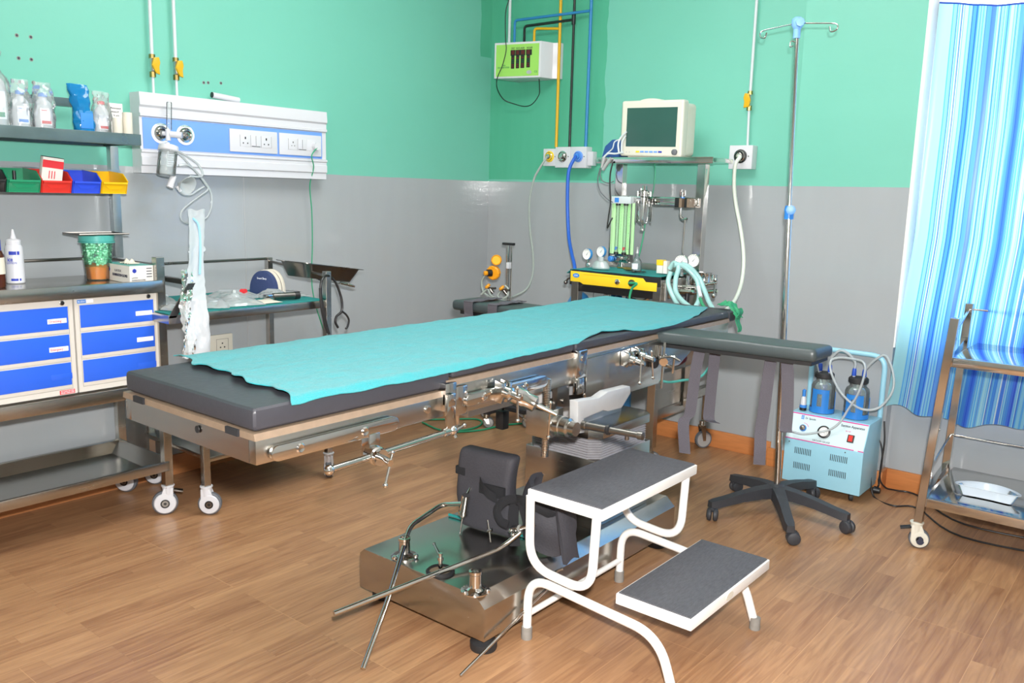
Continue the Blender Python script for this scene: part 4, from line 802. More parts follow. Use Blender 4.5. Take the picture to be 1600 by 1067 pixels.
b = BM(); c = Vector((2.404, -0.160, 0.016)); cyl(b, c - Vector((0.014, 0, 0)), c + Vector((0.012, 0, 0)), 0.017, 0.012, n=20); box(b, c + Vector((-0.018, -0.015, -0.013)), c + Vector((-0.010, 0.015, 0.013)), bev=0.003)
for dz, dy in ((0.008, 0), (-0.006, 0.006), (-0.006, -0.006)): cyl(b, c + Vector((-0.014, dy, dz)), c + Vector((-0.032, dy, dz)), 0.0025, mi=1)
tube(b, [c + Vector((0, 0, 0.012)), c + Vector((0.004, 0, 0.03)), (2.400, -0.140, 0.057)], 0.004, n=8); ob('mains_plug', b, ['black', 'brass'], su)

# ================================================================= RIGHT TROLLEY
def caster(par, x, y, top, kind='white', ang=0.0, brake=False, r=0.036):
    """swivel caster: housing, wheel; ang = heading of the rolling direction"""
    d = Vector((math.cos(ang), math.sin(ang), 0)); ax = Vector((-d.y, d.x, 0)); c = Vector((x, y, r)) + d * 0.012
    hm_ = {'white': 'white_plastic', 'ivory': 'ivory', 'steel': 'steel'}[kind]
    b = BM()
    if kind == 'steel':
        cyl(b, (x, y, top - 0.03), (x, y, top), 0.014)
        for sg in (-1, 1): prism(b, [c + ax * sg * 0.014 + Vector((0, 0, -0.006)) - d * 0.008, c + ax * sg * 0.014 + Vector((0, 0, -0.006)) + d * 0.008, Vector((x, y, top - 0.022)) + ax * sg * 0.014 + d * 0.014, Vector((x, y, top - 0.022)) + ax * sg * 0.014 - d * 0.014], ax * sg * 0.002)
        box(b, (x - 0.014, y - 0.014, top - 0.026), (x + 0.014, y + 0.014, top - 0.02), bev=0.002)
        o = ob('caster', b, hm_, par)
        b = BM(); lathe(b, [(0, -0.009), (r * 0.84, -0.009), (r * 0.84, 0.009), (0, 0.009)], c, ax, n=32, mi=1); lathe(b, [(r * 0.84, -0.010), (r * 0.97, -0.009), (r, 0), (r * 0.97, 0.009), (r * 0.84, 0.010)], c, ax, n=32); ob('wheel', b, ['grey_rubber', 'zinc'], o); return o
    cyl(b, (x, y, r * 1.55), (x, y, top), 0.019, 0.021, n=24); cyl(b, (x, y, top), (x, y, top + 0.004), 0.024)
    for sg in (-1, 1):
        lathe(b, [(0, 0.0), (r * 0.80, 0.0), (r * 0.86, 0.003), (r * 0.80, 0.0065), (r * 0.5, 0.0075), (0, 0.0075)], c + ax * sg * 0.0125, ax * sg, n=32)
        prism(b, [c + ax * sg * 0.012 + d * (-0.030) + Vector((0, 0, 0.006)), c + ax * sg * 0.012 + d * 0.020 + Vector((0, 0, 0.012)), Vector((x, y, top - 0.006)) + ax * sg * 0.012 + d * 0.016, Vector((x, y, top - 0.006)) + ax * sg * 0.012 - d * 0.018], ax * sg * 0.006, bev=0.001)
    o = ob('caster', b, hm_, par)
    b = BM(); lathe(b, [(0, -0.0118), (r * 0.9, -0.0118), (r, -0.008), (r, 0.008), (r * 0.9, 0.0118), (0, 0.0118)], c, ax, n=36); ob('wheel', b, 'grey_rubber', o)
    b = BM()
    for sg in (-1, 1): lathe(b, [(0, 0), (r * 0.36, 0), (r * 0.36, 0.002), (r * 0.26, 0.0022), (r * 0.25, 0.001), (r * 0.12, 0.001), (r * 0.10, 0.002), (0, 0.002)], c + ax * sg * 0.020, ax * sg, n=20, mis=[0, 0, 0, 0, 1, 0, 0])
    ob('axle_cap', b, ['black', 'steel_dark'], o)
    if brake:
        b = BM(); q = Vector((x, y, top - 0.020)) - d * 0.018
        prism(b, [q + ax * -0.013, q + ax * 0.013, q + ax * 0.013 - d * 0.036 + Vector((0, 0, -0.008)), q - ax * 0.013 - d * 0.036 + Vector((0, 0, -0.008))], (0, 0, 0.006), bev=0.001); ob('brake_pedal', b, 'steel_dark' if kind == 'white' else 'black', o)
    return o
rt = T('instrument_trolley', 'polished steel two-shelf trolley at the right edge in front of the curtain', 'trolley', (3.0, -0.41, 0))
FL0, FL1 = Vector((2.690, -0.67, 0.095)), Vector((2.735, -0.67, 0.86)); BL0, BL1 = Vector((2.658, -0.15, 0.095)), Vector((2.672, -0.12, 0.86)); W_ = 0.62
def post(a, c, par, s=0.0145, m='chrome', name='post'):
    b = BM(); d = (c - a); ring_ = []
    for p in (a, c): ring_.append([b.verts.new(p + Vector((i * s, j * s, 0))) for i, j in ((-1, -1), (1, -1), (1, 1), (-1, 1))])
    for k in range(4): b.faces.new((ring_[0][k], ring_[0][(k + 1) % 4], ring_[1][(k + 1) % 4], ring_[1][k]))
    b.faces.new(ring_[0][::-1]); b.faces.new(ring_[1]); bmesh.ops.bevel(b, geom=b.edges[:], offset=0.0015, segments=1, affect='EDGES'); return ob(name, b, m, par)
for (a, c, br) in ((FL0, FL1, True), (BL0, BL1, False), (FL0 + Vector((W_, 0, 0)), FL1 + Vector((W_, 0, 0)), False), (BL0 + Vector((W_, 0, 0)), BL1 + Vector((W_, 0, 0)), False)):
    post(a, c, rt)
    caster(rt, a.x - 0.004, a.y, 0.094, 'ivory', 0.35 if br else 2.0, br)
for (za, t_) in ((0.190, 0.12), (0.715, 0.81)):
    f = FL0.lerp(FL1, t_); k = BL0.lerp(BL1, t_); b = BM(); xa = (f.x + k.x) / 2
    box(b, (f.x - 0.010, -0.672, za - 0.028), (f.x + W_ + 0.01, -0.150 + 0.012, za - 0.008), bev=0.003); box(b, (f.x - 0.010, -0.676, za - 0.028), (f.x + W_ + 0.01, -0.660, za + 0.006), bev=0.002)
    prism(b, [(f.x - 0.012, -0.672, za - 0.028), (k.x - 0.012, -0.14, za - 0.028), (k.x + 0.006, -0.14, za - 0.028), (f.x + 0.006, -0.672, za - 0.028)], (0, 0, 0.034)); ob('shelf', b, 'chrome', rt)
b = BM(); cc = Vector((2.702, -0.678, 0.036)); hn = Vector((math.sin(0.35), -math.cos(0.35), 0)); hu = Vector((math.cos(0.35), math.sin(0.35), 0)); cc = cc + hn * 0.0225
prism(b, [cc + hu * (0.013 * math.cos(a) * (1 if math.sin(a) < 0.2 else 0.55)) + Vector((0, 0, 0.013 * math.sin(a) * (1 if math.sin(a) < 0.2 else 1.5))) for a in [k * 0.3927 for k in range(16)]], hn * 0.001); ob('wheel_badge', b, 'ink', rt, label='dark drop-shaped badge on the caster')
b = BM(); ft, bt = FL0.lerp(FL1, 0.96), BL0.lerp(BL1, 0.97)
cyl(b, ft + Vector((0, 0.01, -0.035)), bt, 0.0045); cyl(b, bt, bt + Vector((W_, 0, 0)), 0.0045); cyl(b, FL0.lerp(FL1, 0.255), BL0.lerp(BL1, 0.29), 0.0045); cyl(b, BL0.lerp(BL1, 0.29), BL0.lerp(BL1, 0.29) + Vector((W_, 0, 0)), 0.0045); ob('guard_rail', b, 'chrome', rt)
b = BM(); kd = []; n = 40
def kid(t, s, z):
    a = 2 * math.pi * t; x = 0.105 * s * math.cos(a); y = 0.045 * s * math.sin(a) + 0.030 * (math.cos(a) ** 2) * (1 if True else 0) - 0.012; return (2.872 + x, -0.475 - y * 1.0, z)
rr = [[b.verts.new(kid(i / n, s, z)) for i in range(n)] for s, z in ((0.80, 0.186), (0.97, 0.222), (1.04, 0.224), (1.04, 0.222), (0.95, 0.219), (0.78, 0.189))]
for A_, C2 in zip(rr, rr[1:]):
    for i in range(n): b.faces.new((A_[i], A_[(i + 1) % n], C2[(i + 1) % n], C2[i]))
b.faces.new(rr[0]); b.faces.new(rr[-1]); solo('kidney_dish', b, 'kidney', 'milky white kidney dish lying on the lower trolley shelf', 'dish')

# ================================================================= DRAWER TROLLEY (left)
ct = T('drawer_trolley', 'steel trolley carrying blue drawer cabinets along the left wall', 'drawer trolley', (0.24, -2.8, 0))
YL, YR = -3.42, -2.33
for (x, y, ztop, br) in ((0.415, YR, 0.985, True), (0.055, YR + 0.005, 0.965, False), (0.415, YL, 0.985, False), (0.055, YL, 0.965, False)):
    post(Vector((x, y, 0.108)), Vector((x, y, ztop)), ct, 0.016, 'steel'); caster(ct, x + 0.0, y, 0.112, 'white', 4.2 if br else 0.6, br, r=0.047)
b = BM(); box(b, (0.398, YL, 0.478), (0.436, YR, 0.523), bev=0.003); box(b, (0.04, YL, 0.478), (0.07, YR, 0.523), bev=0.003); box(b, (0.04, YR - 0.016, 0.480), (0.43, YR + 0.016, 0.52), bev=0.003); ob('middle_rail', b, 'steel', ct)
b = BM(); box(b, (0.030, YL, 0.862), (0.440, YR + 0.0, 0.893), bev=0.003); box(b, (0.424, YL, 0.858), (0.446, YR, 0.903), bev=0.004); box(b, (0.03, YR - 0.002, 0.862), (0.42, YR + 0.018, 0.900), bev=0.003); ob('worktop', b, 'steel', ct)
b = BM(); P_ = [(0.035, YL, 0.215)]; box(b, (0.045, YL, 0.176), (0.425, YR - 0.01, 0.180)); box(b, (0.418, YL, 0.176), (0.436, YR, 0.213), bev=0.003); box(b, (0.035, YL, 0.176), (0.050, YR, 0.222), bev=0.003)
prism(b, [(0.05, YR - 0.05, 0.180), (0.05, YR, 0.222), (0.05, YR + 0.006, 0.222), (0.05, YR + 0.006, 0.176)], (0.375, 0, 0)); prism(b, [(0.085, YL, 0.180), (0.045, YL, 0.222), (0.045, YL, 0.176)], (0, YR - YL, 0)); ob('lower_tray', b, 'steel', ct)
b = BM(); tube(b, [(0.055, YL, 0.960), (0.055, YR, 0.960)], 0.0055, sm=False); tube(b, [(0.055, YR, 0.955), (0.41, YR, 0.955)], 0.0055, sm=False); ob('guard_rail', b, 'steel_dark', ct)
M['sticker'] = mat('white sticker', 'eceef6', 0.6)
def unit(ya, yb, xw=0.42):
    b = BM(); box(b, (0.075, ya, 0.530), (xw - 0.004, yb, 0.858), bev=0.002)
    box(b, (xw - 0.004, ya, 0.530), (xw, ya + 0.014, 0.858)); box(b, (xw - 0.004, yb - 0.014, 0.530), (xw, yb, 0.858)); box(b, (xw - 0.004, ya + 0.014, 0.834), (xw, yb - 0.014, 0.858)); box(b, (xw - 0.004, ya + 0.014, 0.530), (xw, yb - 0.014, 0.548))
    u = ob('cabinet', b, 'offwhite', ct)
    for k, z in enumerate((0.742, 0.646, 0.550)):
        b = BM(); box(b, (xw - 0.006, ya + 0.015, z), (xw + 0.001, yb - 0.015, z + 0.0925), bev=0.0015); box(b, (xw + 0.0005, ya + 0.017, z + 0.0125), (xw + 0.0022, yb - 0.017, z + 0.0905), mi=1, bev=0.001); dr = ob('drawer', b, ['offwhite', 'blue_enamel'], u, label='blue drawer front')
        if not (k == 2):
            b = BM(); yy = yb - 0.085; box(b, (xw + 0.0022, yy, z + 0.036), (xw + 0.003, yy + 0.062, z + 0.052)); ob('name_sticker', b, 'sticker', dr, label='white name sticker')
            if ya < -2.7: text('sticker_writing', ('Dressing', 'Emergency')[k], 0.012, (xw + 0.003, yy + 0.004, z + 0.040), YP, ZP, 'label_red', dr, fit=0.04)
        else:
            b = BM(); yy = yb - 0.085; box(b, (xw + 0.0018, yy, z + 0.034), (xw + 0.0026, yy + 0.070, z + 0.054), bev=0.0004); ob('label_slot', b, 'blue_enamel', dr)
    b = BM(); lathe(b, [(0, 0), (0.008, 0), (0.008, 0.002), (0.006, 0.003), (0, 0.003)], (xw, yb - 0.034, 0.845), (1, 0, 0), mis=[0, 0, 0, 1]); ob('cabinet_lock', b, ['steel_dark', 'black'], u)
    return u
u1 = unit(-2.950, -2.646); u2 = unit(-2.640, -2.342)
b = BM(); box(b, (0.4202, -2.63, 0.839), (0.4210, -2.60, 0.851)); box(b, (0.4202, -2.600, 0.839), (0.4210, -2.575, 0.851), mi=1); ob('maker_plate', b, ['label_blue', 'sticker'], u2)
text('plate_lettering', 'BLUERAY', 0.009, (0.4211, -2.628, 0.842), YP, ZP, 'sticker', u2, fit=0.026)
b = BM(); box(b, (0.4202, -2.705, 0.532), (0.4210, -2.655, 0.546)); ob('red_label', b, 'label_red', u1)
text('label_lettering', 'IN CASE OF FIRE', 0.007, (0.4212, -2.702, 0.540), YP, ZP, 'sticker', u1, fit=0.044); text('label_lettering', 'BREAK OPEN HERE', 0.007, (0.4212, -2.702, 0.534), YP, ZP, 'sticker', u1, fit=0.044)
# ---- things on the worktop (z 0.893)
ZT = 0.894
gb = T('glove_box', 'white cardboard box of gloves beside the bead tub on the drawer trolley', 'glove box', (0.33, -2.40, ZT))
b = BM(); X = [Vector((0.190, -2.429, 0.894)), Vector((0.408, -2.435, 0.894)), Vector((0.401, -2.335, 0.894))]
e1 = (X[0] - X[1]); e2 = (X[2] - X[1]); e2 -= e1 * (e2.dot(e1) / e1.length_squared); hgt = Vector((0, 0, 0.062)); o_ = X[1]
e1 = e1.normalized() * 0.185; e2 = e2.normalized() * 0.088
prism(b, [o_, o_ + e1, o_ + e1 + e2, o_ + e2], hgt, bev=0.001); prism(b, [o_ + hgt, o_ + e1 + hgt, o_ + e1 + e2 + hgt, o_ + e2 + hgt], (0, 0, 0.0008), mi=1); gbx = ob('carton', b, ['paper', 'teal_lid'], gb)
na = e2.normalized(); nb_ = e1.normalized()
text('carton_print', 'LATEX', 0.012, o_ + e1 * 0.62 + Vector((0, 0, 0.036)), -nb_, ZP, 'ink', gbx, fit=0.05); text('carton_print', 'EXAMINATION GLOVES', 0.013, o_ + e1 * 0.72 + Vector((0, 0, 0.020)), -nb_, ZP, 'ink', gbx, fit=0.115, bold=0.0004)
text('carton_print', 'LATEX', 0.008, o_ + e2 * 0.08 + Vector((0, 0, 0.016)), na, ZP, 'ink', gbx, fit=0.022); text('carton_print', 'EXAMINATION GLOVES', 0.007, o_ + e2 * 0.08 + Vector((0, 0, 0.008)), na, ZP, 'ink', gbx, fit=0.05)
def cross_mark(c, ux, r, par):
    b = BM(); ux = Vector(ux).normalized(); nrm = ux.cross(Vector(ZP)); c = Vector(c) + nrm * 0.0007
    for (w_, h_) in ((r, r * 0.28), (r * 0.28, r)): prism(b, [c - ux * w_ - Vector((0, 0, h_)), c + ux * w_ - Vector((0, 0, h_)), c + ux * w_ + Vector((0, 0, h_)), c - ux * w_ + Vector((0, 0, h_))], nrm * 0.0004)
    for a in (0.785, 2.356, 3.927, 5.498):
        q = c + ux * math.cos(a) * r * 0.72 + Vector((0, 0, math.sin(a) * r * 0.72)); prism(b, [q + ux * math.cos(t) * r * 0.3 + Vector((0, 0, math.sin(t) * r * 0.3)) for t in [k * 0.785 for k in range(8)]], nrm * 0.0004)
    ob('cross_logo', b, 'ink_blue', par)
cross_mark(o_ + e2 * 0.20 + Vector((0, 0, 0.044)), na, 0.008, gbx); cross_mark(o_ + e1 * 0.86 + Vector((0, 0, 0.042)), -nb_, 0.009, gbx)
b = BM()
for k in range(4):
    q = o_ + e2 * 0.55 + Vector((0, 0, 0.050 - 0.010 * k)); r0, r1 = q + e2 * 0.15, q + e2 * 0.38; n_ = na.cross(Vector(ZP)) * 0.0008; prism(b, [r0 + n_, r1 + n_, r1 + n_ + Vector((0, 0, 0.003)), r0 + n_ + Vector((0, 0, 0.003))], n_ * 0.5)
ob('carton_lines', b, 'ink', gbx)
b = BM(); q0 = o_ + e1 * 0.5 + e2 * 0.5 + hgt
sheet(b, lambda u, v: q0 + nb_ * (u - 0.5) * 0.08 + na * (v - 0.5) * 0.04 + Vector((0, 0, 0.003 + 0.026 * math.exp(-((u - 0.5) / 0.16) ** 2) * (0.6 + 0.4 * math.sin(v * 9)) * math.sin(v * 3.14) + 0.002 * math.sin(u * 30))), 20, 8, thick=0.001); ob('glove_tip', b, 'cream', gb, label='pale glove pulled halfway out')
tb = T('bead_tub', 'clear tub with teal lid holding green beads and orange gel on the trolley', 'tub', (0.20, -2.47, ZT))
tc_ = (0.164, -2.424, 0.894); cx, cy = 0.215, -2.455
b = BM(); lathe(b, [(0, 0), (0.040, 0), (0.042, 0.003), (0.056, 0.145), (0.0555, 0.147)], (cx, cy, ZT), n=40); ob('tub_wall', b, 'tub', tb)
b = BM(); lathe(b, [(0.0545, 0), (0.060, 0), (0.061, 0.020), (0.058, 0.022), (0, 0.022)], (cx, cy, ZT + 0.142), n=40); lathe(b, [(0.057, 0), (0.063, 0.001), (0.063, 0.004), (0.057, 0.006)], (cx, cy, ZT + 0.136), n=40); ob('lid', b, 'teal_lid', tb)
b = BM(); lathe(b, [(0, 0.004), (0.039, 0.004), (0.0435, 0.050), (0.030, 0.056), (0, 0.050)], (cx, cy, ZT), n=32)
for v in b.verts:
    if v.co.z > ZT + 0.04: v.co.z += 0.008 * fbm(v.co * 60)
ob('orange_gel', b, 'orange_beads', tb)
b = BM()
for k in range(230):
    z = 0.058 + 0.078 * random.random(); rr_ = (0.041 + 0.016 * z / 0.145 - 0.002) * math.sqrt(random.uniform(0.35, 1)) * 0.95; a = random.random() * 6.283
    sphere(b, (cx + rr_ * math.cos(a), cy + rr_ * math.sin(a), ZT + z), 0.0062, n=8)
o = ob('green_beads', b, 'beads', tb); o['kind'] = 'stuff'
b = BM(); box(b, (cx - 0.075, cy - 0.085, ZT + 0.1655), (cx + 0.055, cy + 0.095, ZT + 0.168), bev=0.001); tube(b, [(cx - 0.075, cy - 0.085, ZT + 0.169), (cx + 0.055, cy - 0.085, ZT + 0.169), (cx + 0.055, cy + 0.095, ZT + 0.169), (cx - 0.075, cy + 0.095, ZT + 0.169), (cx - 0.075, cy - 0.085, ZT + 0.169)], 0.003, sm=False, n=6)
solo('flat_tray', b, 'steel_dark', 'flat steel tray laid on the teal lid of the bead tub', 'tray')
lb = T('lotion_bottle', 'white squeeze bottle with pointed nozzle and blue print on the trolley', 'bottle', (0.17, -2.72, ZT)); c = (0.170, -2.722, ZT)
b = BM(); lathe(b, [(0, 0), (0.026, 0), (0.029, 0.004), (0.0285, 0.10), (0.0275, 0.125), (0.024, 0.133), (0, 0.133)], c, n=32); bt = ob('bottle_body', b, 'white_plastic', lb)
b = BM(); lathe(b, [(0, 0.131), (0.0235, 0.131), (0.0235, 0.148), (0.020, 0.152), (0.010, 0.155), (0.0065, 0.170), (0.003, 0.186), (0, 0.187)], c, n=28); ob('nozzle_cap', b, 'white_plastic', lb)
def band(c, r, a0, a1, h0, h1, m, par, name='label', off_=0.0006):
    b = BM(); sheet(b, lambda u, v: (c[0] + (r + off_) * math.cos(math.radians(a0 + (a1 - a0) * u)), c[1] + (r + off_) * math.sin(math.radians(a0 + (a1 - a0) * u)), c[2] + h0 + (h1 - h0) * v), 14, 1, thick=0.03); return ob(name, b, m, par)
for (h0, h1, a0, a1) in ((0.100, 0.112, -55, -8), (0.100, 0.112, -3, 12), (0.010, 0.018, -50, -5), (0.010, 0.018, 3, 14)): band(c, 0.0285, a0, a1, h0, h1, 'ink_blue', bt, 'print')
dv = Vector((0.80, -0.60, 0)); tx_ = Vector((0.60, 0.80, 0))
text('bottle_print', 'ice', 0.020, Vector(c) + dv * 0.0292 + tx_ * -0.014 + Vector((0, 0, 0.078)), tx_, ZP, 'ink_blue', bt, bold=0.0004, fit=0.016); text('bottle_print', 'LOTION', 0.010, Vector(c) + dv * 0.0292 + tx_ * -0.016 + Vector((0, 0, 0.069)), tx_, ZP, 'ink_blue', bt, fit=0.03)
bb = T('brown_bottle', 'dark bottle with blue cap cut off by the left edge of the picture', 'bottle', (0.26, -2.80, ZT)); c = (0.262, -2.822, ZT)
b = BM(); lathe(b, [(0, 0), (0.030, 0), (0.032, 0.005), (0.032, 0.105), (0.026, 0.122), (0.016, 0.128), (0, 0.128)], c, n=30); o = ob('bottle_body', b, mat('brown glass', '4a2014', 0.15, 0), bb)
b = BM(); lathe(b, [(0, 0.120), (0.024, 0.120), (0.024, 0.158), (0.020, 0.165), (0, 0.166)], c, n=28); ob('bottle_cap', b, 'ink_blue', bb); band(c, 0.032, -90, 60, 0.045, 0.100, 'cream', o)

# ================================================================= WALL SHELF OVER THE TROLLEY
ws = T('steel_shelf', 'dark green-grey steel shelf above the drawer trolley with uprights and bin rail', 'shelf', (0.18, -2.8, 1.39))
b = BM(); box(b, (0.03, -3.42, 1.417), (0.295, -2.315, 1.423)); box(b, (0.285, -3.42, 1.384), (0.303, -2.312, 1.425), bev=0.003); box(b, (0.03, -3.42, 1.384), (0.045, -2.312, 1.425), bev=0.003); box(b, (0.03, -2.326, 1.386), (0.295, -2.312, 1.424)); ob('shelf_board', b, 'shelf_paint', ws)
b = BM(); box(b, (0.055, -3.42, 1.520), (0.061, -2.395, 1.551), bev=0.001); ob('back_rail', b, 'shelf_paint', ws)
for y in (-2.41, -3.2):
    b = BM(); box(b, (0.048, y - 0.004, 1.42), (0.062, y + 0.004, 1.53)); ob('rail_bracket', b, 'shelf_paint', ws)
b = BM(); box(b, (0.040, -2.316, 0.96), (0.072, -2.284, 1.386), bev=0.002); ob('upright', b, 'galv', ws)
b = BM(); box(b, (0.040, -3.25, 0.96), (0.072, -3.218, 1.386), bev=0.002); ob('upright', b, 'galv', ws)
b = BM(); box(b, (0.086, -3.35, 1.270), (0.092, -2.29, 1.296)); box(b, (0.07, -2.312, 1.275), (0.09, -2.288, 1.292)); box(b, (0.07, -3.246, 1.275), (0.09, -3.222, 1.292)); ob('bin_rail', b, 'galv', ws)
def bin_(y0, y1, m, label, mdark=None):
    t = T('storage_bin', label, 'storage bin', (0.16, (y0 + y1) / 2, 1.20), 'hanging storage bins under the steel shelf')
    xf, xb, zb_, zt_ = 0.235, 0.094, 1.208, 1.290; th = 0.0022; b = BM()
    box(b, (xb, y0 + 0.004, zb_), (xf - 0.012, y1 - 0.004, zb_ + th)); box(b, (xb, y0, zb_), (xb + th, y1, zt_))
    for y in (y0, y1 - th): prism(b, [(xb, y, zb_), (xf - 0.014, y, zb_), (xf, y, zb_ + 0.042), (xf - 0.035, y, zt_ - 0.010), (xb, y, zt_)], (0, th, 0))
    prism(b, [(xf - 0.014, y0 + 0.004, zb_), (xf - 0.004, y0 + 0.004, zb_ + 0.030), (xf + 0.004, y0 + 0.004, zb_ + 0.036), (xf + 0.004, y0 + 0.004, zb_ + 0.042), (xf - 0.004, y0 + 0.004, zb_ + 0.042), (xf - 0.018, y0 + 0.004, zb_ + 0.004)], (0, y1 - y0 - 0.008, 0))
    for y in (y0 - 0.002, y1 - 0.002): tube(b, [(xb, y + 0.002, zt_), (xf - 0.035, y + 0.002, zt_ - 0.010), (xf, y + 0.002, zb_ + 0.044)], 0.0025, sm=False, n=6)
    ob('bin_body', b, m, t)
    b = BM(); prism(b, [(xf - 0.0045, y0 + 0.014, zb_ + 0.028), (xf - 0.0085, y0 + 0.028, zb_ + 0.016), (xf - 0.0085, y1 - 0.028, zb_ + 0.016), (xf - 0.0045, y1 - 0.014, zb_ + 0.028)], (0.0012, 0, 0)); ob('label_panel', b, m, t); return t
YB = [-2.862, -2.750, -2.640, -2.535, -2.432, -2.332]
bin_(YB[0], YB[1] - 0.004, 'black', 'black open storage bin at the left edge of the row'); bin_(YB[1], YB[2] - 0.004, 'green_bin', 'green open storage bin holding small bottles under the shelf'); bin_(YB[2], YB[3] - 0.004, 'red', 'red open storage bin with a card carton standing in it'); bin_(YB[3], YB[4] - 0.004, 'blue_bin', 'blue open storage bin between the red and yellow bins'); bin_(YB[4], YB[5] - 0.004, 'yellow_bin', 'yellow open storage bin at the right end of the row')
b = BM(); box(b, (-0.004, -0.035, 0), (0.018, 0.035, 0.118), bev=0.001); box(b, (0.0182, -0.035, 0.082), (0.0188, 0.035, 0.108), mi=1); box(b, (-0.004, -0.035, 0.1182), (0.018, 0.035, 0.1195), mi=2)
for k in range(3): box(b, (0.0183, -0.012 + 0.009 * k, 0.045), (0.0188, -0.009 + 0.009 * k, 0.072), mi=1)
b.transform(Matrix.Translation((0.185, -2.600, 1.214)) @ Matrix.Rotation(-0.10, 4, 'X') @ Matrix.Rotation(0.12, 4, 'Y')); solo('medicine_carton', b, ['paper', 'label_red', 'black'], 'white and red carton standing in the red bin', 'carton')
for (y, h_) in ((-2.715, 0.070), (-2.662, 0.028)):
    b = BM(); lathe(b, [(0, 0), (0.006, 0), (0.006, h_ * 0.3), (0, h_ * 0.3)], (0.20, y, 1.2105), n=12, mi=1); lathe(b, [(0, h_ * 0.3), (0.0055, h_ * 0.3), (0.0055, h_), (0, h_)], (0.20, y, 1.2105), n=12); solo('vial', b, ['black', 'white_plastic'], 'small dark vial, the taller one, in the green bin' if h_ > .05 else 'small dark vial, the shorter one, in the green bin', 'vial')
# ---- things on the shelf (z 1.424)
ZS = 1.4245
def crumple(bm, amp, sc, keep=None):
    for v in bm.verts:
        k = 1 if keep is None else keep(v.co)
        v.co += Vector((fbm(v.co * sc + Vector((1, 0, 0))), fbm(v.co * sc + Vector((0, 5, 0))), 0.4 * fbm(v.co * sc + Vector((0, 0, 9))))) * amp * k
def iv_bottle(x, y, h, wy, cap, lab_m, label, top=0.30, tall=False, stripe=True):
    t = T('infusion_bottle', label, 'infusion bottle', (x, y, ZS), 'wrapped infusion bottles on the shelf'); b = BM(); r = wy
    lathe(b, [(0, 0), (r * 0.92, 0), (r, 0.004), (r, h * 0.52), (r * 0.82, h * 0.64), (r * 0.45, h * 0.72), (r * 0.40, h * 0.80), (0, h * 0.80)], (0, 0, 0), n=28); b.transform(Matrix.Translation((x, y, ZS)) @ Matrix.Diagonal((0.62, 1, 1, 1))); bo = ob('bottle_body', b, 'saline', t)
    b = BM(); lathe(b, [(0, h * 0.78), (r * 0.46, h * 0.78), (r * 0.46, h * 0.86), (r * 0.2, h * 0.88), (0, h * 0.885)], (x, y, ZS), n=18); ob('bottle_cap', b, cap, t)
    b = BM(); xf = x + r * 0.62 + 0.001; box(b, (xf, y - r * 0.62, ZS + h * 0.10), (xf + 0.0006, y + r * 0.62, ZS + h * 0.50)); lb_ = ob('bottle_label', b, 'sticker', bo)
    b = BM(); box(b, (xf + 0.0007, y - r * 0.5, ZS + h * 0.13), (xf + 0.0012, y + r * 0.5, ZS + h * 0.20))
    if stripe: box(b, (xf + 0.0007, y - r * 0.5, ZS + h * 0.44), (xf + 0.0012, y + r * 0.1, ZS + h * 0.455))
    ob('label_band', b, lab_m, bo)
    b = BM(); n = 26; rings = []
    for i in range(15):
        f = i / 14; z = f * h * (1.12 if not tall else 1.08); k = 1.18 if f < 0.62 else 1.18 - (0.25 if not tall else 0.75) * math.sin((f - 0.62) / 0.38 * math.pi * (0.5 if not tall else 0.9)); flat = 0.78 if f < 0.6 else 0.78 - 0.55 * (f - 0.6) / 0.4
        rings.append([b.verts.new((x + r * flat * k * math.cos(6.283 * j / n), y + r * k * math.sin(6.283 * j / n), ZS + 0.001 + z)) for j in range(n)])
    for A_, C2 in zip(rings, rings[1:]):
        for j in range(n): b.faces.new((A_[j], A_[(j + 1) % n], C2[(j + 1) % n], C2[j]))
    crumple(b, 0.010, 55, lambda c_: min(1, max(0.0, (c_.z - ZS - 0.002) / 0.05))); ob('plastic_wrapper', b, 'film_light', t, label='crumpled clear plastic wrapper', ang=20); return t
iv_bottle(0.20, -2.760, 0.225, 0.040, 'magenta', 'ink_green', 'tallest wrapped infusion bottle at the left end of the shelf', tall=True)
iv_bottle(0.19, -2.676, 0.142, 0.030, 'label_blue', 'label_blue', 'wrapped infusion bottle with blue band, second from left on the shelf')
iv_bottle(0.20, -2.606, 0.140, 0.031, 'label_blue', 'label_red', 'wrapped infusion bottle with red band and blue cap on the shelf')
iv_bottle(0.19, -2.400, 0.132, 0.028, 'label_red', 'label_red', 'wrapped infusion bottle with orange cap beside the blue pack', stripe=False)
b = BM(); n = 24; rings = []
for i in range(22):
    f = i / 21; z = f * 0.165; wy = 0.033 + 0.004 * math.sin(f * 9); wx = 0.026 * (1 - 0.75 * f ** 2); rings.append([b.verts.new((0.20 + wx * math.cos(6.283 * j / n), -2.468 - 0.018 * f + wy * math.copysign(abs(math.sin(6.283 * j / n)) ** 0.6, math.sin(6.283 * j / n)), ZS + z)) for j in range(n)])
for A_, C2 in zip(rings, rings[1:]):
    for j in range(n): b.faces.new((A_[j], A_[(j + 1) % n], C2[(j + 1) % n], C2[j]))
b.faces.new(rings[0]); crumple(b, 0.008, 50, lambda c_: min(1, max(0, (c_.z - ZS - 0.004) / 0.03))); bp = T('blue_pack', 'blue plastic wrapped pack leaning on the shelf between the bottles', 'pack', (0.2, -2.468, ZS)); o = ob('wrapper', b, 'film_blue', bp, ang=20)
b = BM(); box(b, (0.224, -2.492, ZS + 0.012), (0.2275, -2.448, ZS + 0.065), bev=0.001); box(b, (0.1750, -2.495, ZS + 0.004), (0.222, -2.445, ZS + 0.075), bev=0.004, mi=1); ob('pack_content', b, ['label_blue', 'pipe_blue'], bp)
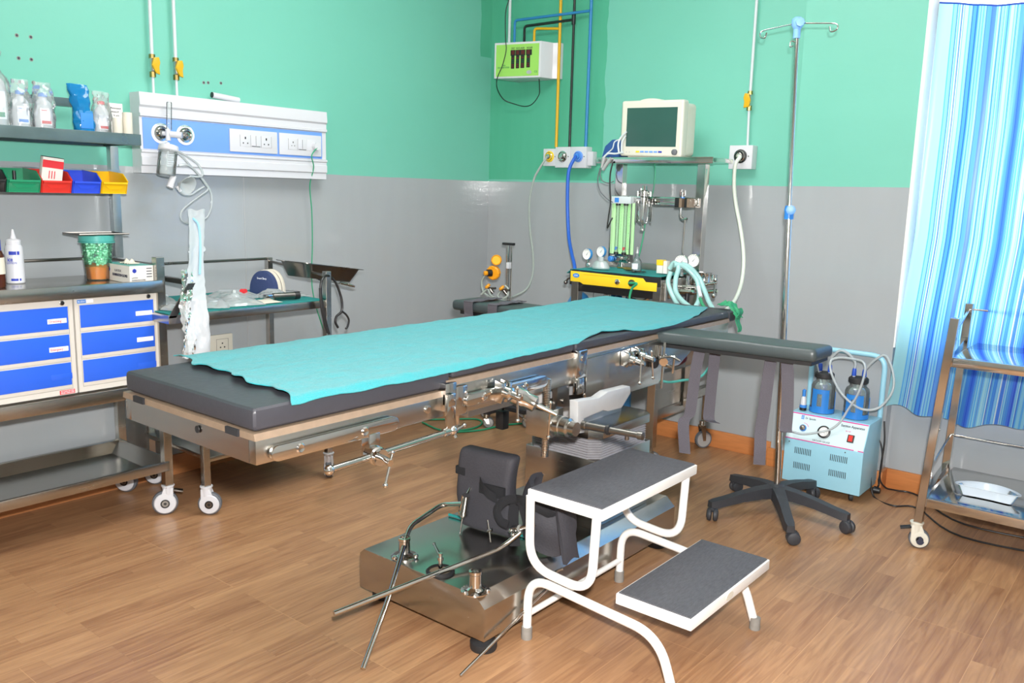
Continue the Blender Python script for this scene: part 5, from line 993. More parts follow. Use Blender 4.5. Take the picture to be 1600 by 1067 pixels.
b = BM(); box(b, (0.150, -2.372, ZS), (0.195, -2.322, ZS + 0.112), bev=0.001); mc = solo('medicine_box', b, 'paper', 'tall white printed medicine box standing at the right end of the shelf', 'medicine box'); 
for k, (s_, w_) in enumerate((('Paracetamol', 0.036), ('Infusion IP', 0.028), ('1 % w/v', 0.028), ('100 ml', 0.022))): text('box_print', s_, 0.008, (0.1955, -2.366, ZS + 0.092 - 0.013 * k), YP, ZP, 'ink', mc, fit=w_)
for (x, y, h_) in ((0.252, -2.373, 0.056), (0.252, -2.335, 0.078)):
    b = BM(); lathe(b, [(0, 0), (0.0165, 0), (0.0170, 0.001), (0.0170, h_ - 0.001), (0.0160, h_), (0, h_)], (x, y, ZS), n=28); solo('plaster_roll', b, 'cream', 'shorter cream roll in front of the medicine box' if h_ < 0.06 else 'taller cream roll at the shelf end', 'roll')

# ================================================================= BEDHEAD PANEL
hp = T('bedhead_panel', 'white wall console with blue strip, gas outlets and power sockets', 'wall console', (0.03, -1.73, 1.29))
py0, py1 = -2.192, -1.272
b = BM(); prof = [(0.0, 1.290), (0.066, 1.290), (0.066, 1.318), (0.074, 1.322), (0.074, 1.352), (0.070, 1.356), (0.070, 1.368), (0.076, 1.372), (0.076, 1.380), (0.066, 1.383), (0.066, 1.508), (0.076, 1.511), (0.076, 1.520), (0.070, 1.524), (0.070, 1.545), (0.078, 1.553), (0.078, 1.565), (0.074, 1.602), (0.0, 1.602)]
prism(b, [(x, py0, z) for x, z in prof], (0, py1 - py0, 0)); ob('console_body', b, 'white_plastic', hp, ang=20)
b = BM(); box(b, (0.066, py0 + 0.012, 1.385), (0.069, py1 - 0.025, 1.506), bev=0.001); strip = ob('blue_strip', b, 'panel_blue', hp)
for (ya, yb_, kind) in ((-1.796, -1.553, 0), (-1.543, -1.306, 1)):
    b = BM(); box(b, (0.069, ya, 1.394), (0.076, yb_, 1.490), bev=0.003); so = ob('socket_plate', b, 'white_plastic', strip)
    w_ = yb_ - ya; b = BM()
    mods = [(ya + w_ * 0.20, ya + w_ * 0.42), (ya + w_ * 0.43, ya + w_ * 0.63), (ya + w_ * 0.64, ya + w_ * 0.86)]
    for (m0, m1) in mods: box(b, (0.076, m0, 1.418), (0.0775, m1, 1.468), bev=0.001)
    ob('socket_module', b, 'ivory' if False else 'white_plastic', so)
    b = BM()
    for i_, (m0, m1) in enumerate(mods):
        c_ = (m0 + m1) / 2
        if i_ == 1: box(b, (0.0775, m0 + 0.003, 1.420), (0.0782, m1 - 0.003, 1.4225)); box(b, (0.0773, c_ - 0.0005, 1.424), (0.0785, c_ + 0.0005, 1.466)); continue
        if kind == 1 and i_ == 2: continue
        s_ = 1.0 if kind == 0 else 0.7
        for (dy, dz, w2, h2) in ((0, 0.012, 0.0030, 0.0050), (-0.011, -0.010, 0.0026, 0.0026), (0.011, -0.010, 0.0026, 0.0026)): box(b, (0.0772, c_ + dy * s_ - w2 * s_, 1.443 + dz * s_ - h2 * s_), (0.0782, c_ + dy * s_ + w2 * s_, 1.443 + dz * s_ + h2 * s_))
        for (q0, q1) in ((m0, m0 + 0.0006), (m1 - 0.0006, m1)): box(b, (0.0773, q0, 1.418), (0.0779, q1, 1.468))
    ob('socket_holes', b, 'black', so)
for i_, yy in enumerate((-2.106, -2.000)):
    b = BM(); lathe(b, [(0, 0), (0.040, 0), (0.040, 0.003), (0.030, 0.004), (0, 0.004)], (0.069, yy, 1.448), (1, 0, 0), n=40); og = ob('outlet_rosette', b, 'sticker', strip)
    b = BM(); lathe(b, [(0.0, 0.004), (0.030, 0.004), (0.030, 0.006), (0.022, 0.007), (0.022, 0.014), (0.019, 0.018), (0.019, 0.010), (0.012, 0.010), (0.012, 0.016), (0.006, 0.017), (0.005, 0.008), (0, 0.008)], (0.069, yy, 1.448), (1, 0, 0), n=36, mis=[0, 1, 1, 1, 1, 1, 0, 1, 1, 1, 0]); ob('gas_outlet', b, ['steel_dark', 'chrome'], strip)
    text('outlet_lettering', 'OXYGEN', 0.010, (0.0735, yy - 0.019, 1.480), YP, ZP, 'ink_green', og, fit=0.038)
# sealed tape-end device lying on the console
b = BM(); tube(b, [(0.030, -1.845, 1.625), (0.032, -1.79, 1.621), (0.034, -1.72, 1.615)], 0.0125, n=14); cyl(b, (0.030, -1.848, 1.6255), (0.0305, -1.836, 1.6245), 0.0118, mi=1); solo('laryngoscope_handle', b, ['white_plastic', 'black'], 'white rounded handle with black end lying on top of the console', 'handle')
# oxygen flowmeter with humidifier jar
fm = T('oxygen_flowmeter', 'oxygen flowmeter with clear humidifier jar, mask and tubing on the console', 'oxygen flowmeter', (0.13, -2.09, 1.25))
b = BM(); cyl(b, (0.086, -2.106, 1.448), (0.118, -2.085, 1.445), 0.009); cyl(b, (0.105, -2.095, 1.42), (0.105, -2.095, 1.465), 0.010); cyl(b, (0.110, -2.088, 1.445), (0.140, -2.055, 1.442), 0.0125); cyl(b, (0.105, -2.098, 1.41), (0.115, -2.107, 1.38), 0.008); fo = ob('valve_body', b, 'white_plastic', fm)
b = BM(); lathe(b, [(0.0, 0), (0.0105, 0), (0.0105, 0.105), (0.0085, 0.108), (0, 0.108)], (0.105, -2.090, 1.462), (0.0, 0.05, 1)); ob('flow_tube', b, 'glass', fm)
d = Vector((0.10, -0.20, -1)).normalized(); c0 = Vector((0.132, -2.110, 1.398))
b = BM(); lathe(b, [(0, 0), (0.037, 0), (0.039, 0.006), (0.039, 0.018), (0.036, 0.022), (0, 0.022)], c0, d, n=36); ob('jar_lid', b, 'white_plastic', fm)
b = BM(); lathe(b, [(0.034, 0.020), (0.036, 0.030), (0.036, 0.112), (0.032, 0.120), (0, 0.121)], c0, d, n=36); j = ob('humidifier_jar', b, 'glass', fm)
b = BM(); lathe(b, [(0, 0.090), (0.0345, 0.086), (0.0345, 0.112), (0.030, 0.118), (0, 0.119)], c0, d, n=36); ob('jar_water', b, 'liquid', j)
b = BM(); cyl(b, c0 + d * 0.02, c0 + d * 0.105, 0.004)
for k in range(6):
    q = c0 + d * (0.036 + 0.009 * k) + Vector((0.0365, -0.004, 0)); box(b, q + Vector((-0.001, -0.014, -0.0012)), q + Vector((0.0005, 0.012 - 0.004 * (k % 3), 0.0008)))
ob('jar_scale', b, 'pipe_white', j)
b = BM()
def mk(u, v):
    a = 6.283 * u; r = 0.010 + 0.030 * v ** 0.7; return (0.150 + 0.030 * v * 0.6 + r * 0.55 * math.cos(a), -2.075 + 0.022 * v + r * math.sin(a) * 0.85, 1.245 + 0.010 + 0.045 * math.cos(a) * v * 0.8 - 0.012 * v)
sheet(b, mk, 28, 8, thick=0.002); ob('oxygen_mask', b, 'mask_clear', fm)
b = BM(); cyl(b, (0.150, -2.104, 1.281), (0.150, -2.123, 1.235), 0.012, 0.0135); cyl(b, (0.150, -2.092, 1.241), (0.150, -2.077, 1.221), 0.007); ob('mask_elbow', b, 'white_plastic', fm)
b = BM(); x = 0.155
tube(b, [(0.160, -2.116, 1.389), (0.155, -2.087, 1.379), (0.150, -2.035, 1.356), (0.150, -1.993, 1.328), (0.150, -1.975, 1.292), (0.150, -1.995, 1.281), (0.150, -2.035, 1.283)], 0.0042, n=8)
tube(b, [(0.155, -2.111, 1.387), (0.150, -2.063, 1.357), (0.140, -2.016, 1.316), (0.140, -1.967, 1.267), (0.140, -1.936, 1.220), (0.140, -1.932, 1.173), (0.140, -1.945, 1.134), (0.140, -1.967, 1.110), (0.135, -1.999, 1.105)], 0.0044, n=8)
tube(b, [(0.150, -2.081, 1.324), (0.150, -2.042, 1.326), (0.140, -1.994, 1.297), (0.140, -1.961, 1.256), (0.140, -1.948, 1.231), (0.140, -1.986, 1.204), (0.140, -2.034, 1.172), (0.140, -2.069, 1.141), (0.140, -2.073, 1.111), (0.140, -2.054, 1.095), (0.130, -2.031, 1.092)], 0.0044, n=8)
tube(b, [(0.150, -2.087, 1.228), (0.150, -2.066, 1.211), (0.150, -2.032, 1.209), (0.145, -2.000, 1.225), (0.140, -1.965, 1.243)], 0.0042, n=8)
tube(b, [(0.145, -2.104, 1.403), (0.140, -2.095, 1.368), (0.140, -2.088, 1.344), (0.145, -2.106, 1.313), (0.150, -2.118, 1.293)], 0.0018, n=6)
ob('oxygen_tubing', b, 'tube_clear', fm)
# wrapped catheter hanging from the tubing
wc = T('catheter_pack', 'long milky plastic wrapper with a blue tube hanging below the console', 'catheter pack', (0.14, -2.01, 0.56))
def strip_(u, v):
    p0 = Vector((0.180, -2.033, 1.148)); pm = Vector((0.575, -2.279, 0.836)); p1 = Vector((0.590, -2.291, 0.637)); vm = 0.62; q = p0.lerp(pm, v / vm) if v < vm else pm.lerp(p1, (v - vm) / (1 - vm)); hw = 0.035 + 0.008 * max(0, v - 0.35) * 1.5
    if 0.27 < v < 0.31: hw += 0.010 * random.random()
    return q + Vector((0.010 * math.sin(v * 7 + u * 2) + 0.005 * math.cos(u * 7), (u - 0.5) * 2 * hw, 0.004 * math.sin(u * 9) * (1 if v < 0.05 else 0))) + Vector((1, 0.2, 0)) * 0.004 * fbm(q * 22 + Vector((u * 3, 0, 0))) * (2 if v > 0.4 else 1)
b = BM(); sheet(b, strip_, 14, 90, thick=0.002); ob('wrapper', b, 'film_white', wc, ang=25)
b = BM()
def strip2(u, v):
    q = Vector(strip_(0.5, 0.42 + 0.58 * v)); return (q.x + 0.012 + 0.008 * math.sin(u * 6 + v * 11), q.y - 0.036 - 0.006 * v + (u - 0.5) * 0.045, q.z + 0.003 * math.sin(u * 20 + v * 31))
sheet(b, strip2, 10, 60); crumple(b, 0.006, 60); ob('plastic_sleeve', b, 'film', wc, ang=15, label='shiny crumpled clear sleeve')
b = BM(); tube(b, [off((0.220, -2.075, 1.116), 0.014), off((0.250, -2.074, 1.095), 0.016), off((0.300, -2.098, 1.047), 0.016), off((0.385, -2.152, 0.980), 0.018), off((0.460, -2.202, 0.922), 0.018)], 0.0045, n=8); ob('blue_tube', b, mat('pale blue tube', '9fd4f4', 0.4), wc)
# low wall socket and green cable
b = BM(); y0_, z0_ = -1.885, 0.505; box(b, (0, y0_, 0.495), (0.012, y0_ + 0.115, 0.592), bev=0.003); wsock = solo('wall_socket', b, 'ivory', 'cream power socket low on the left wall behind the instrument stand', 'wall socket')
b = BM(); cyy = y0_ + 0.062
for (q0, q1, z0_, z1_) in ((-0.03, 0.03, 0.510, 0.511), (-0.03, 0.03, 0.571, 0.572), (-0.03, -0.029, 0.51, 0.572), (0.029, 0.03, 0.51, 0.572)): box(b, (0.012, cyy + q0, z0_), (0.0126, cyy + q1, z1_))
for (dy, dz) in ((0, 0.012), (-0.010, -0.006), (0.010, -0.006)): cyl(b, (0.0118, cyy + dy, 0.54 + dz), (0.013, cyy + dy, 0.54 + dz), 0.0035, n=10)
ob('socket_holes', b, 'black', wsock)
b = BM(); cyl(b, (0.078, -1.345, 1.440), (0.098, -1.345, 1.440), 0.019, 0.017, n=24, mi=1); tube(b, [(0.095, -1.345, 1.436), (0.100, -1.383, 1.396), (0.080, -1.357, 1.342), (0.050, -1.357, 1.258), (0.040, -1.340, 1.138), (0.040, -1.339, 0.986), (0.040, -1.345, 0.863), (0.040, -1.343, 0.770), (0.040, -1.321, 0.674), (0.040, -1.280, 0.559), (0.040, -1.242, 0.408), (0.05, -1.15, 0.30), (0.06, -1.1, 0.05), (0.12, -1.05, 0.006)], 0.0028, n=7)
ob_ = T('green_cable', 'thin green cable hanging from the plug in the console', 'cable', (0.05, -1.3, 0.0)); ob('cable', b, ['green_cable', 'white_plastic'], ob_)
b = BM(); box(b, off((0.040, -1.342, 0.838), -0.005, -0.004, -0.012), off((0.040, -1.342, 0.838), 0.006, 0.004, 0.012), bev=0.002); ob('cable_joint', b, 'black', ob_)
# ================================================================= PIPES ON THE LEFT WALL
def valve(par, p, side=1, d=(0, 0, 1), hd=(0, 1, 0)):
    x, y, z = p; b = BM(); lathe(b, [(0, 0), (0.0125, 0), (0.0125, 0.020), (0.010, 0.022), (0.0105, 0.070), (0.0125, 0.072), (0.0125, 0.088), (0, 0.088)], (x, y, z), n=8, mis=[0, 0, 0, 1, 1, 0, 0, 0]); o = ob('valve', b, ['brass', 'chrome'], par)
    b = BM(); h = Vector(hd); c = Vector((x, y, z + 0.045)); n_ = Vector((1, 0, 0)) if abs(h.y) > .5 else Vector((0, -1, 0)); c += n_ * 0.012
    cyl(b, c, c + n_ * 0.012, 0.009, n=12)
    prism(b, [c + h * 0.006 + Vector((0, 0, -0.030)), c + h * 0.020 * side + Vector((0, 0, -0.034)), c + h * 0.018 * side + Vector((0, 0, -0.006)), c + h * 0.023 * side + Vector((0, 0, 0.012)), c + h * 0.018 * side + Vector((0, 0, 0.033)), c - h * 0.002 * side + Vector((0, 0, 0.030)), c - h * 0.012 * side + Vector((0, 0, 0))], n_ * 0.010, bev=0.002); ob('valve_handle', b, 'pipe_yellow', o, label='yellow valve handle')
for i_, (y, zv) in enumerate(((-2.104, 1.668), (-2.003, 1.668))):
    t = T('gas_pipe', ('white gas pipe with yellow valve, the left one above the wall console', 'white gas pipe with yellow valve, the right one above the wall console')[i_], 'gas pipe', (0.03, y, 1.6))
    b = BM(); cyl(b, (0.024, y, zv + 0.085), (0.024, y, H), 0.0070, n=16); cyl(b, (0.024, y, 1.602), (0.024, y, zv + 0.002), 0.0055, n=14); ob('pipe', b, 'pipe_white', t); valve(t, (0.024, y, zv))

# ================================================================= INSTRUMENT STAND (behind the table)
it = T('instrument_stand', 'steel instrument table with teal cloth behind the operating table', 'instrument table', (0.29, -1.95, 0))
ZI = 0.785
for (x, y, zt_) in ((0.525, -1.645, 0.905), (0.525, -2.235, 0.79), (0.055, -1.60, 0.93), (0.055, -2.20, 0.93)):
    post(Vector((x, y, 0.096)), Vector((x, y, zt_)), it, 0.0135, 'steel'); caster(it, x, y, 0.110, 'white', 0.8 if y < -2 else 2.4, False, r=0.044)
b = BM(); box(b, (0.040, -2.365, ZI - 0.032), (0.535, -1.655, ZI), bev=0.003); ob('shelf', b, 'steel', it)
b = BM(); box(b, (0.045, -2.22, 0.205), (0.53, -1.64, 0.225), bev=0.003); ob('lower_shelf', b, 'steel', it)
b = BM(); prism(b, [(0.535, -2.365, 0.775), (0.535, -2.335, 0.775), (0.535, -2.255, 0.895), (0.535, -2.282, 0.895)], (-0.006, 0, 0)); tube(b, [(0.055, -2.20, 0.925), (0.055, -1.60, 0.925)], 0.0055, sm=False); tube(b, [(0.055, -1.60, 0.915), (0.525, -1.645, 0.885)], 0.0055, sm=False); box(b, (0.07, -2.245, 0.880), (0.45, -2.225, 0.900), bev=0.002)
ob('guard_rail', b, 'steel_dark', it)
def cloth(name, fn, label, cat, nu=30, nv=40, th=0.003, m='green_cloth'): b = BM(); sheet(b, fn, nu, nv, thick=th); return solo(name, b, m, label, cat)
cloth('table_cloth', lambda u, v: (0.06 + 0.468 * u, -2.355 + 0.69 * v, ZI + 0.0045 + 0.0012 * fbm((u * 8, v * 8, 0)) - (0.0 if u < 0.99 else 0.002)), 'dark teal cloth spread on the instrument table', 'cloth')
ZC = ZI + 0.007
def packet(x, y, sx, sy, h, rot, m, label, name='plastic_packet', grp='clear plastic packets on the instrument table', cat='packet', inner=None, seed=0):
    t = T(name, label, cat, (x, y, ZC), grp, rot); b = BM(); Mx = Matrix.Translation((x, y, ZC)) @ Matrix.Rotation(rot, 4, 'Z')
    sheet(b, lambda u, v: ((u - 0.5) * sx, (v - 0.5) * sy, 0.0005 + 0.62 * h * (math.sin(u * math.pi) * math.sin(v * math.pi)) ** 0.5 * (0.7 + 0.6 * abs(fbm((u * 3 + seed, v * 3, seed)))) + 0.0025 * abs(fbm((u * 16, v * 16, seed)))), 26, 26)
    b.transform(Mx); ob('plastic_film', b, m, t, ang=12)
    if inner:
        b = BM(); inner(b); b.transform(Mx); ob('packet_content', b, inner.mat, t)
def inn(mat_, f): f.mat = mat_; return f
packet(0.43, -2.27, 0.16, 0.13, 0.045, 0.3, 'film', 'crumpled clear packet with white pack inside at the left end of the table', inner=inn('film_white', lambda b: box(b, (-0.05, -0.04, 0.003), (0.05, 0.04, 0.020), bev=0.006)), seed=1)
packet(0.25, -2.28, 0.18, 0.14, 0.10, 0.1, 'film', 'puffy clear packet rising behind the left bar of the table', inner=inn('film_white', lambda b: box(b, (-0.05, -0.05, 0.003), (0.05, 0.05, 0.04), bev=0.01)), seed=2)
packet(0.42, -2.02, 0.22, 0.17, 0.055, -0.2, 'film', 'large clear packet with pale blue mask inside, middle of the table', inner=inn('mask_clear', lambda b: (lathe(b, [(0.035, 0.003), (0.030, 0.02), (0.018, 0.036), (0.008, 0.040), (0.008, 0.05)], (0, 0, 0)), tube(b, [(0.02, 0, 0.02), (0.06, 0.03, 0.015), (0.07, -0.04, 0.012), (-0.06, -0.05, 0.012)], 0.004))), seed=3)
packet(0.27, -1.93, 0.20, 0.15, 0.05, 0.4, 'film', 'clear packet with red-tipped syringe beside the navy pouch', inner=inn(['tube_clear', 'label_red'], lambda b: (cyl(b, (-0.06, 0, 0.02), (0.04, 0.0, 0.026), 0.010), cyl(b, (0.04, 0.0, 0.026), (0.062, 0.0, 0.027), 0.012, mi=1))), seed=4)
packet(0.36, -1.80, 0.13, 0.12, 0.05, 0.0, 'film', 'rounded clear packet in front of the navy pouch', inner=inn('tube_clear', lambda b: cyl(b, (-0.03, 0, 0.02), (0.03, 0.01, 0.022), 0.014)), seed=5)
packet(0.33, -1.715, 0.20, 0.12, 0.012, 0.25, 'film', 'flat clear packet with blue printed band near the steel tray', inner=inn('label_blue', lambda b: box(b, (-0.02, -0.045, 0.002), (0.02, 0.045, 0.004), bev=0.001)), seed=6)
packet(0.44, -2.15, 0.17, 0.14, 0.05, 0.9, 'film', 'clear packet of bundled tubing just right of the hanging wrapper', inner=inn('tube_clear', lambda b: tube(b, [(0.05 * math.cos(k * 0.9), 0.035 * math.sin(k * 0.9), 0.006 + 0.0012 * k) for k in range(16)], 0.0035)), seed=7)
packet(0.30, -2.10, 0.18, 0.13, 0.05, -0.5, 'film', 'clear packet with a folded mask at the back of the table', inner=inn('mask_clear', lambda b: lathe(b, [(0.038, 0.003), (0.03, 0.02), (0.015, 0.032), (0.008, 0.034)], (0, 0, 0))), seed=8)
packet(0.24, -1.68, 0.16, 0.13, 0.014, 0.5, 'film_white', 'flat white paper packet leaning towards the steel tray', seed=9)
cloth('glove_pack', lambda u, v: (0.47 + 0.05 * (u - 0.5) * 2, -1.915 + 0.05 * (v - 0.5) * 2, ZC + 0.001 + 0.007 * math.sin(u * 3.14) ** 0.5 * math.sin(v * 3.14) ** 0.5), 'flat cream paper pack lying at the front edge of the teal cloth', 'pack', 10, 10, 0.001, 'cream')
b = BM(); a, c_ = Vector((0.455, -1.865, ZC + 0.016)), Vector((0.475, -1.775, ZC + 0.016)); cyl(b, a, c_, 0.0145, n=24); d = (c_ - a).normalized(); cyl(b, c_, c_ + d * 0.022, 0.0155, n=24, mi=1); box(b, a - d * 0.03 + Vector((-0.008, -0.01, -0.012)), a + Vector((0.010, 0.006, 0.010)), bev=0.003, mi=2); solo('laryngoscope_handle', b, ['steel_dark', 'black', 'chrome'], 'grey cylindrical handle with black end lying in front of the navy pouch', 'handle')
pc = T('navy_pouch', 'half-round navy and cream zip pouch standing on the instrument table', 'pouch', (0.30, -1.79, ZC))
def dome(y, r, h, n=20): return [(0.78 * r * math.cos(math.pi * i / n), y, 0.80 * h * math.sin(math.pi * i / n) ** 0.8) for i in range(n + 1)]
Mx = Matrix.Translation((0.265, -1.775, ZC + 0.002)) @ Matrix.Rotation(math.radians(18), 4, 'Z')
def slab(y0_, y1_, r0, h0, m, name, lab=None):
    b = BM(); prism(b, dome(y0_, r0, h0), (0, y1_ - y0_, 0), bev=0.003); b.transform(Mx); return ob(name, b, m, pc, label=lab)
fr = slab(-0.010, 0.014, 0.086, 0.126, 'navy', 'pouch_front', 'navy front panel'); slab(0.014, 0.034, 0.089, 0.130, 'cream', 'pouch_gusset', 'cream gusset'); slab(0.034, 0.040, 0.087, 0.127, 'steel_dark', 'zip'); slab(0.040, 0.060, 0.089, 0.130, 'cream', 'pouch_back', 'cream back panel')
R3 = Mx.to_3x3(); text('pouch_lettering', 'Smart Sleep', 0.012, Mx @ Vector((-0.026, -0.0105, 0.064)), R3 @ Vector((1, 0, 0)), ZP, 'sticker', fr, fit=0.048)
# steel tray hanging over the right end of the table
b = BM(); A_ = [(0.300, -1.614, 0.863), (0.300, -1.249, 0.781)]; c = Vector((0.30, -1.54, 0.87))
def tray_ring(sx, sy, z, n=8):
    P_ = [];
    for (qx, qy) in ((1, 1), (-1, 1), (-1, -1), (1, -1)):
        for k in range(4):
            a = math.atan2(qy, qx) - 0.785 + 1.57 * k / 3; P_.append((qx * (sx - 0.03) + 0.03 * math.cos(a), qy * (sy - 0.03) + 0.03 * math.sin(a), z))
    return P_
R_ = [[b.verts.new(p) for p in tray_ring(*q)] for q in ((0.080, 0.125, 0.0), (0.100, 0.155, 0.062), (0.114, 0.170, 0.064), (0.114, 0.170, 0.061), (0.098, 0.152, 0.059), (0.079, 0.123, 0.003))]
for P1, P2 in zip(R_, R_[1:]):
    for k in range(16): b.faces.new((P1[k], P1[(k + 1) % 16], P2[(k + 1) % 16], P2[k]))
b.faces.new(R_[0]); b.faces.new(R_[-1]); TM = Matrix.Translation((0.33, -1.53, 0.850)) @ Matrix.Rotation(-0.14, 4, 'X'); b.transform(TM); st_ = solo('steel_tray', b, 'steel_dark', 'deep steel instrument tray tilted off the right end of the table', 'tray')
b = BM(); tube(b, [(-0.08, 0.05, -0.006), (-0.08, 0.12, -0.014), (-0.04, 0.155, -0.018), (0.05, 0.155, -0.018), (0.085, 0.12, -0.014), (0.085, 0.05, -0.006)], 0.006, n=8); sheet(b, lambda u, v: (0.07 * (2 * u - 1), 0.02 + 0.13 * v, -0.006 - 0.014 * v), 4, 6, thick=0.003); b.transform(TM); ob('kidney_basin_rim', b, 'chrome', None) if False else solo('steel_basin', b, 'chrome', 'small steel basin rim under the tilted tray', 'basin')
# black stethoscope on the post
stt = T('stethoscope', 'black stethoscope tube looped over the corner post of the instrument table', 'stethoscope', (0.54, -1.63, 0.6))
b = BM(); tube(b, [(0.560, -1.664, 0.644), (0.560, -1.684, 0.711), (0.560, -1.699, 0.788), (0.560, -1.705, 0.828), (0.560, -1.701, 0.868), (0.550, -1.673, 0.889), (0.530, -1.630, 0.882), (0.530, -1.603, 0.856), (0.530, -1.583, 0.817), (0.530, -1.569, 0.774), (0.530, -1.570, 0.730), (0.530, -1.598, 0.710), (0.530, -1.605, 0.686), (0.530, -1.591, 0.660)], 0.0052, n=10)
tube(b, [(0.530, -1.570, 0.730), (0.530, -1.545, 0.711), (0.530, -1.531, 0.687), (0.530, -1.538, 0.660), (0.530, -1.549, 0.650)], 0.0045, n=10); tube(b, [(0.565, -1.675, 0.651), (0.565, -1.694, 0.707), (0.565, -1.707, 0.767), (0.565, -1.712, 0.842)], 0.005, n=10); ob('tubing', b, 'black_cable', stt)

# ================================================================= ANAESTHESIA WORKSTATION
an = T('anaesthesia_machine', 'steel anaesthesia machine with yellow front strip, flow tubes and pressure gauges', 'anaesthesia machine', (1.27, -0.33, 0))
AX0, AX1, AF, AB = 1.02, 1.50, -0.56, -0.10
for (x, y, z1) in ((AX0 + 0.02, AF + 0.02, 0.85), (AX1 - 0.012, AF + 0.02, 0.85)):
    post(Vector((x, y, 0.10)), Vector((x, y, z1)), an, 0.020, 'steel'); caster(an, x, y, 0.102, 'steel', 0.8, r=0.04)
for (x, y) in ((AX0 + 0.06, -0.25), (1.525, -0.25)): post(Vector((x, y, 0.25)), Vector((x, y, 1.405)), an, 0.021, 'chrome')
b = BM(); box(b, (AX1 - 0.03, AF + 0.03, 0.225), (AX1 + 0.0, -0.23, 0.275), bev=0.003); box(b, (AX1 - 0.02, AF + 0.03, 0.275), (AX1 - 0.005, -0.25, 0.44)); ob('side_panel', b, 'steel', an)
b = BM(); box(b, (AX0, AF + 0.03, 0.225), (AX0 + 0.02, -0.23, 0.44)); ob('side_panel', b, 'steel', an)
b = BM(); box(b, (1.50, -0.27, 0.285), (1.54, -0.055, 0.325), bev=0.003); box(b, (1.51, -0.075, 0.14), (1.54, -0.045, 0.325), bev=0.003); ob('rear_leg', b, 'steel', an); caster(an, 1.515, -0.07, 0.142, 'steel', 1.0, r=0.045)
b = BM(); box(b, (1.02, -0.27, 0.285), (1.06, -0.055, 0.325), bev=0.003); box(b, (1.03, -0.075, 0.14), (1.06, -0.045, 0.325), bev=0.003); ob('rear_leg', b, 'steel', an); caster(an, 1.045, -0.07, 0.142, 'steel', 1.0, r=0.045)
b = BM(); box(b, (AX0, AF + 0.01, 0.845), (AX1 + 0.005, -0.27, 0.882), bev=0.003); box(b, (AX0, -0.30, 0.845), (AX1, -0.27, 0.93), bev=0.003); ob('work_surface', b, 'steel', an)
b = BM(); box(b, (AX0 + 0.01, AF + 0.02, 0.790), (AX1, -0.28, 0.845), bev=0.004); dk = ob('drawer_box', b, 'black', an)
# yellow fascia
b = BM(); y = AF - 0.002
prism(b, [(AX0 - 0.005, y, 0.838), (AX0 + 0.05, y, 0.838), (AX0 + 0.07, y, 0.829), (1.40, y, 0.829), (1.41, y, 0.829), (AX1 - 0.012, y, 0.829), (AX1 - 0.012, y, 0.868), (1.43, y, 0.868), (1.415, y, 0.884), (AX0 - 0.005, y, 0.888)], (0, 0.012, 0), bev=0.001)
fa = ob('front_fascia', b, 'yellow', an, label='yellow front strip'); 
b = BM(); box(b, (AX0 - 0.012, AF + 0.001, 0.822), (AX1 + 0.002, AF + 0.015, 0.896), bev=0.002); ob('fascia_back', b, 'black', an)
b = BM(); lathe(b, [(0, 0), (0.019, 0), (0.019, 0.001), (0, 0.001)], (0, 0, 0), (0, -1, 0), n=28); b.transform(Matrix.Translation((1.048, AF - 0.002, 0.868)) @ Matrix.Diagonal((1, 1, 0.55, 1))); ob('maker_badge', b, 'label_blue', fa, label='blue oval badge')
text('badge_lettering', 'DR', 0.010, (1.038, AF - 0.0032, 0.8645), XP, ZP, 'sticker', fa, fit=0.02); b = BM(); box(b, (1.09, AF - 0.0028, 0.876), (1.30, AF - 0.002, 0.8775)); ob('fascia_line', b, 'orange', fa)
b = BM(); lathe(b, [(0, 0), (0.013, 0), (0.013, 0.006), (0.010, 0.008), (0, 0.008)], (1.283, AF - 0.002, 0.857), (0, -1, 0)); ob('button', b, 'chrome', fa)
b = BM(); lathe(b, [(0, 0), (0.016, 0), (0.016, 0.008), (0.009, 0.009), (0.009, 0.022), (0, 0.022)], (1.36, AF - 0.002, 0.858), (0, -1, 0)); ob('outlet_port', b, 'steel_dark', fa)
b = BM(); tube(b, [(1.355, AF - 0.022, 0.858), (1.407, -0.600, 0.862), (1.385, -0.600, 0.840), (1.374, -0.600, 0.803), (1.370, -0.600, 0.756), (1.33, -0.62, 0.60)], 0.0055, n=8); ob('outlet_hose', b, 'green_cable', an)
b = BM(); tube(b, [(0.978, -0.500, 0.853), (0.955, -0.500, 0.838), (0.944, -0.500, 0.822)], 0.005); sphere(b, (0.944, -0.500, 0.822), 0.010); ob('corner_lever', b, 'steel_dark', an)
# cloth on the surface
b = BM(); sheet(b, lambda u, v: (AX0 - 0.03 + (AX1 - AX0 + 0.03) * u, AF + 0.0 + 0.27 * v, 0.8985 + 0.002 * fbm((u * 7, v * 7, 2)) - (0.022 * max(0, 0.06 - u) / 0.06)), 40, 24, thick=0.003); solo('machine_cloth', b, 'green_cloth', 'dark teal cloth covering the work surface of the anaesthesia machine', 'cloth')
# upper shelf
b = BM(); box(b, (0.985, -0.33, 1.412), (1.61, -0.12, 1.432), bev=0.004); box(b, (0.985, -0.335, 1.405), (1.61, -0.322, 1.434), bev=0.002); ob('top_shelf', b, 'chrome', an)
b = BM(); box(b, (1.045, -0.275, 1.210), (1.52, -0.268, 1.250), bev=0.001); box(b, (1.045, -0.285, 1.238), (1.52, -0.262, 1.246), bev=0.001); box(b, (1.045, -0.285, 1.212), (1.52, -0.262, 1.220), bev=0.001); ob('cross_rail', b, 'chrome', an)
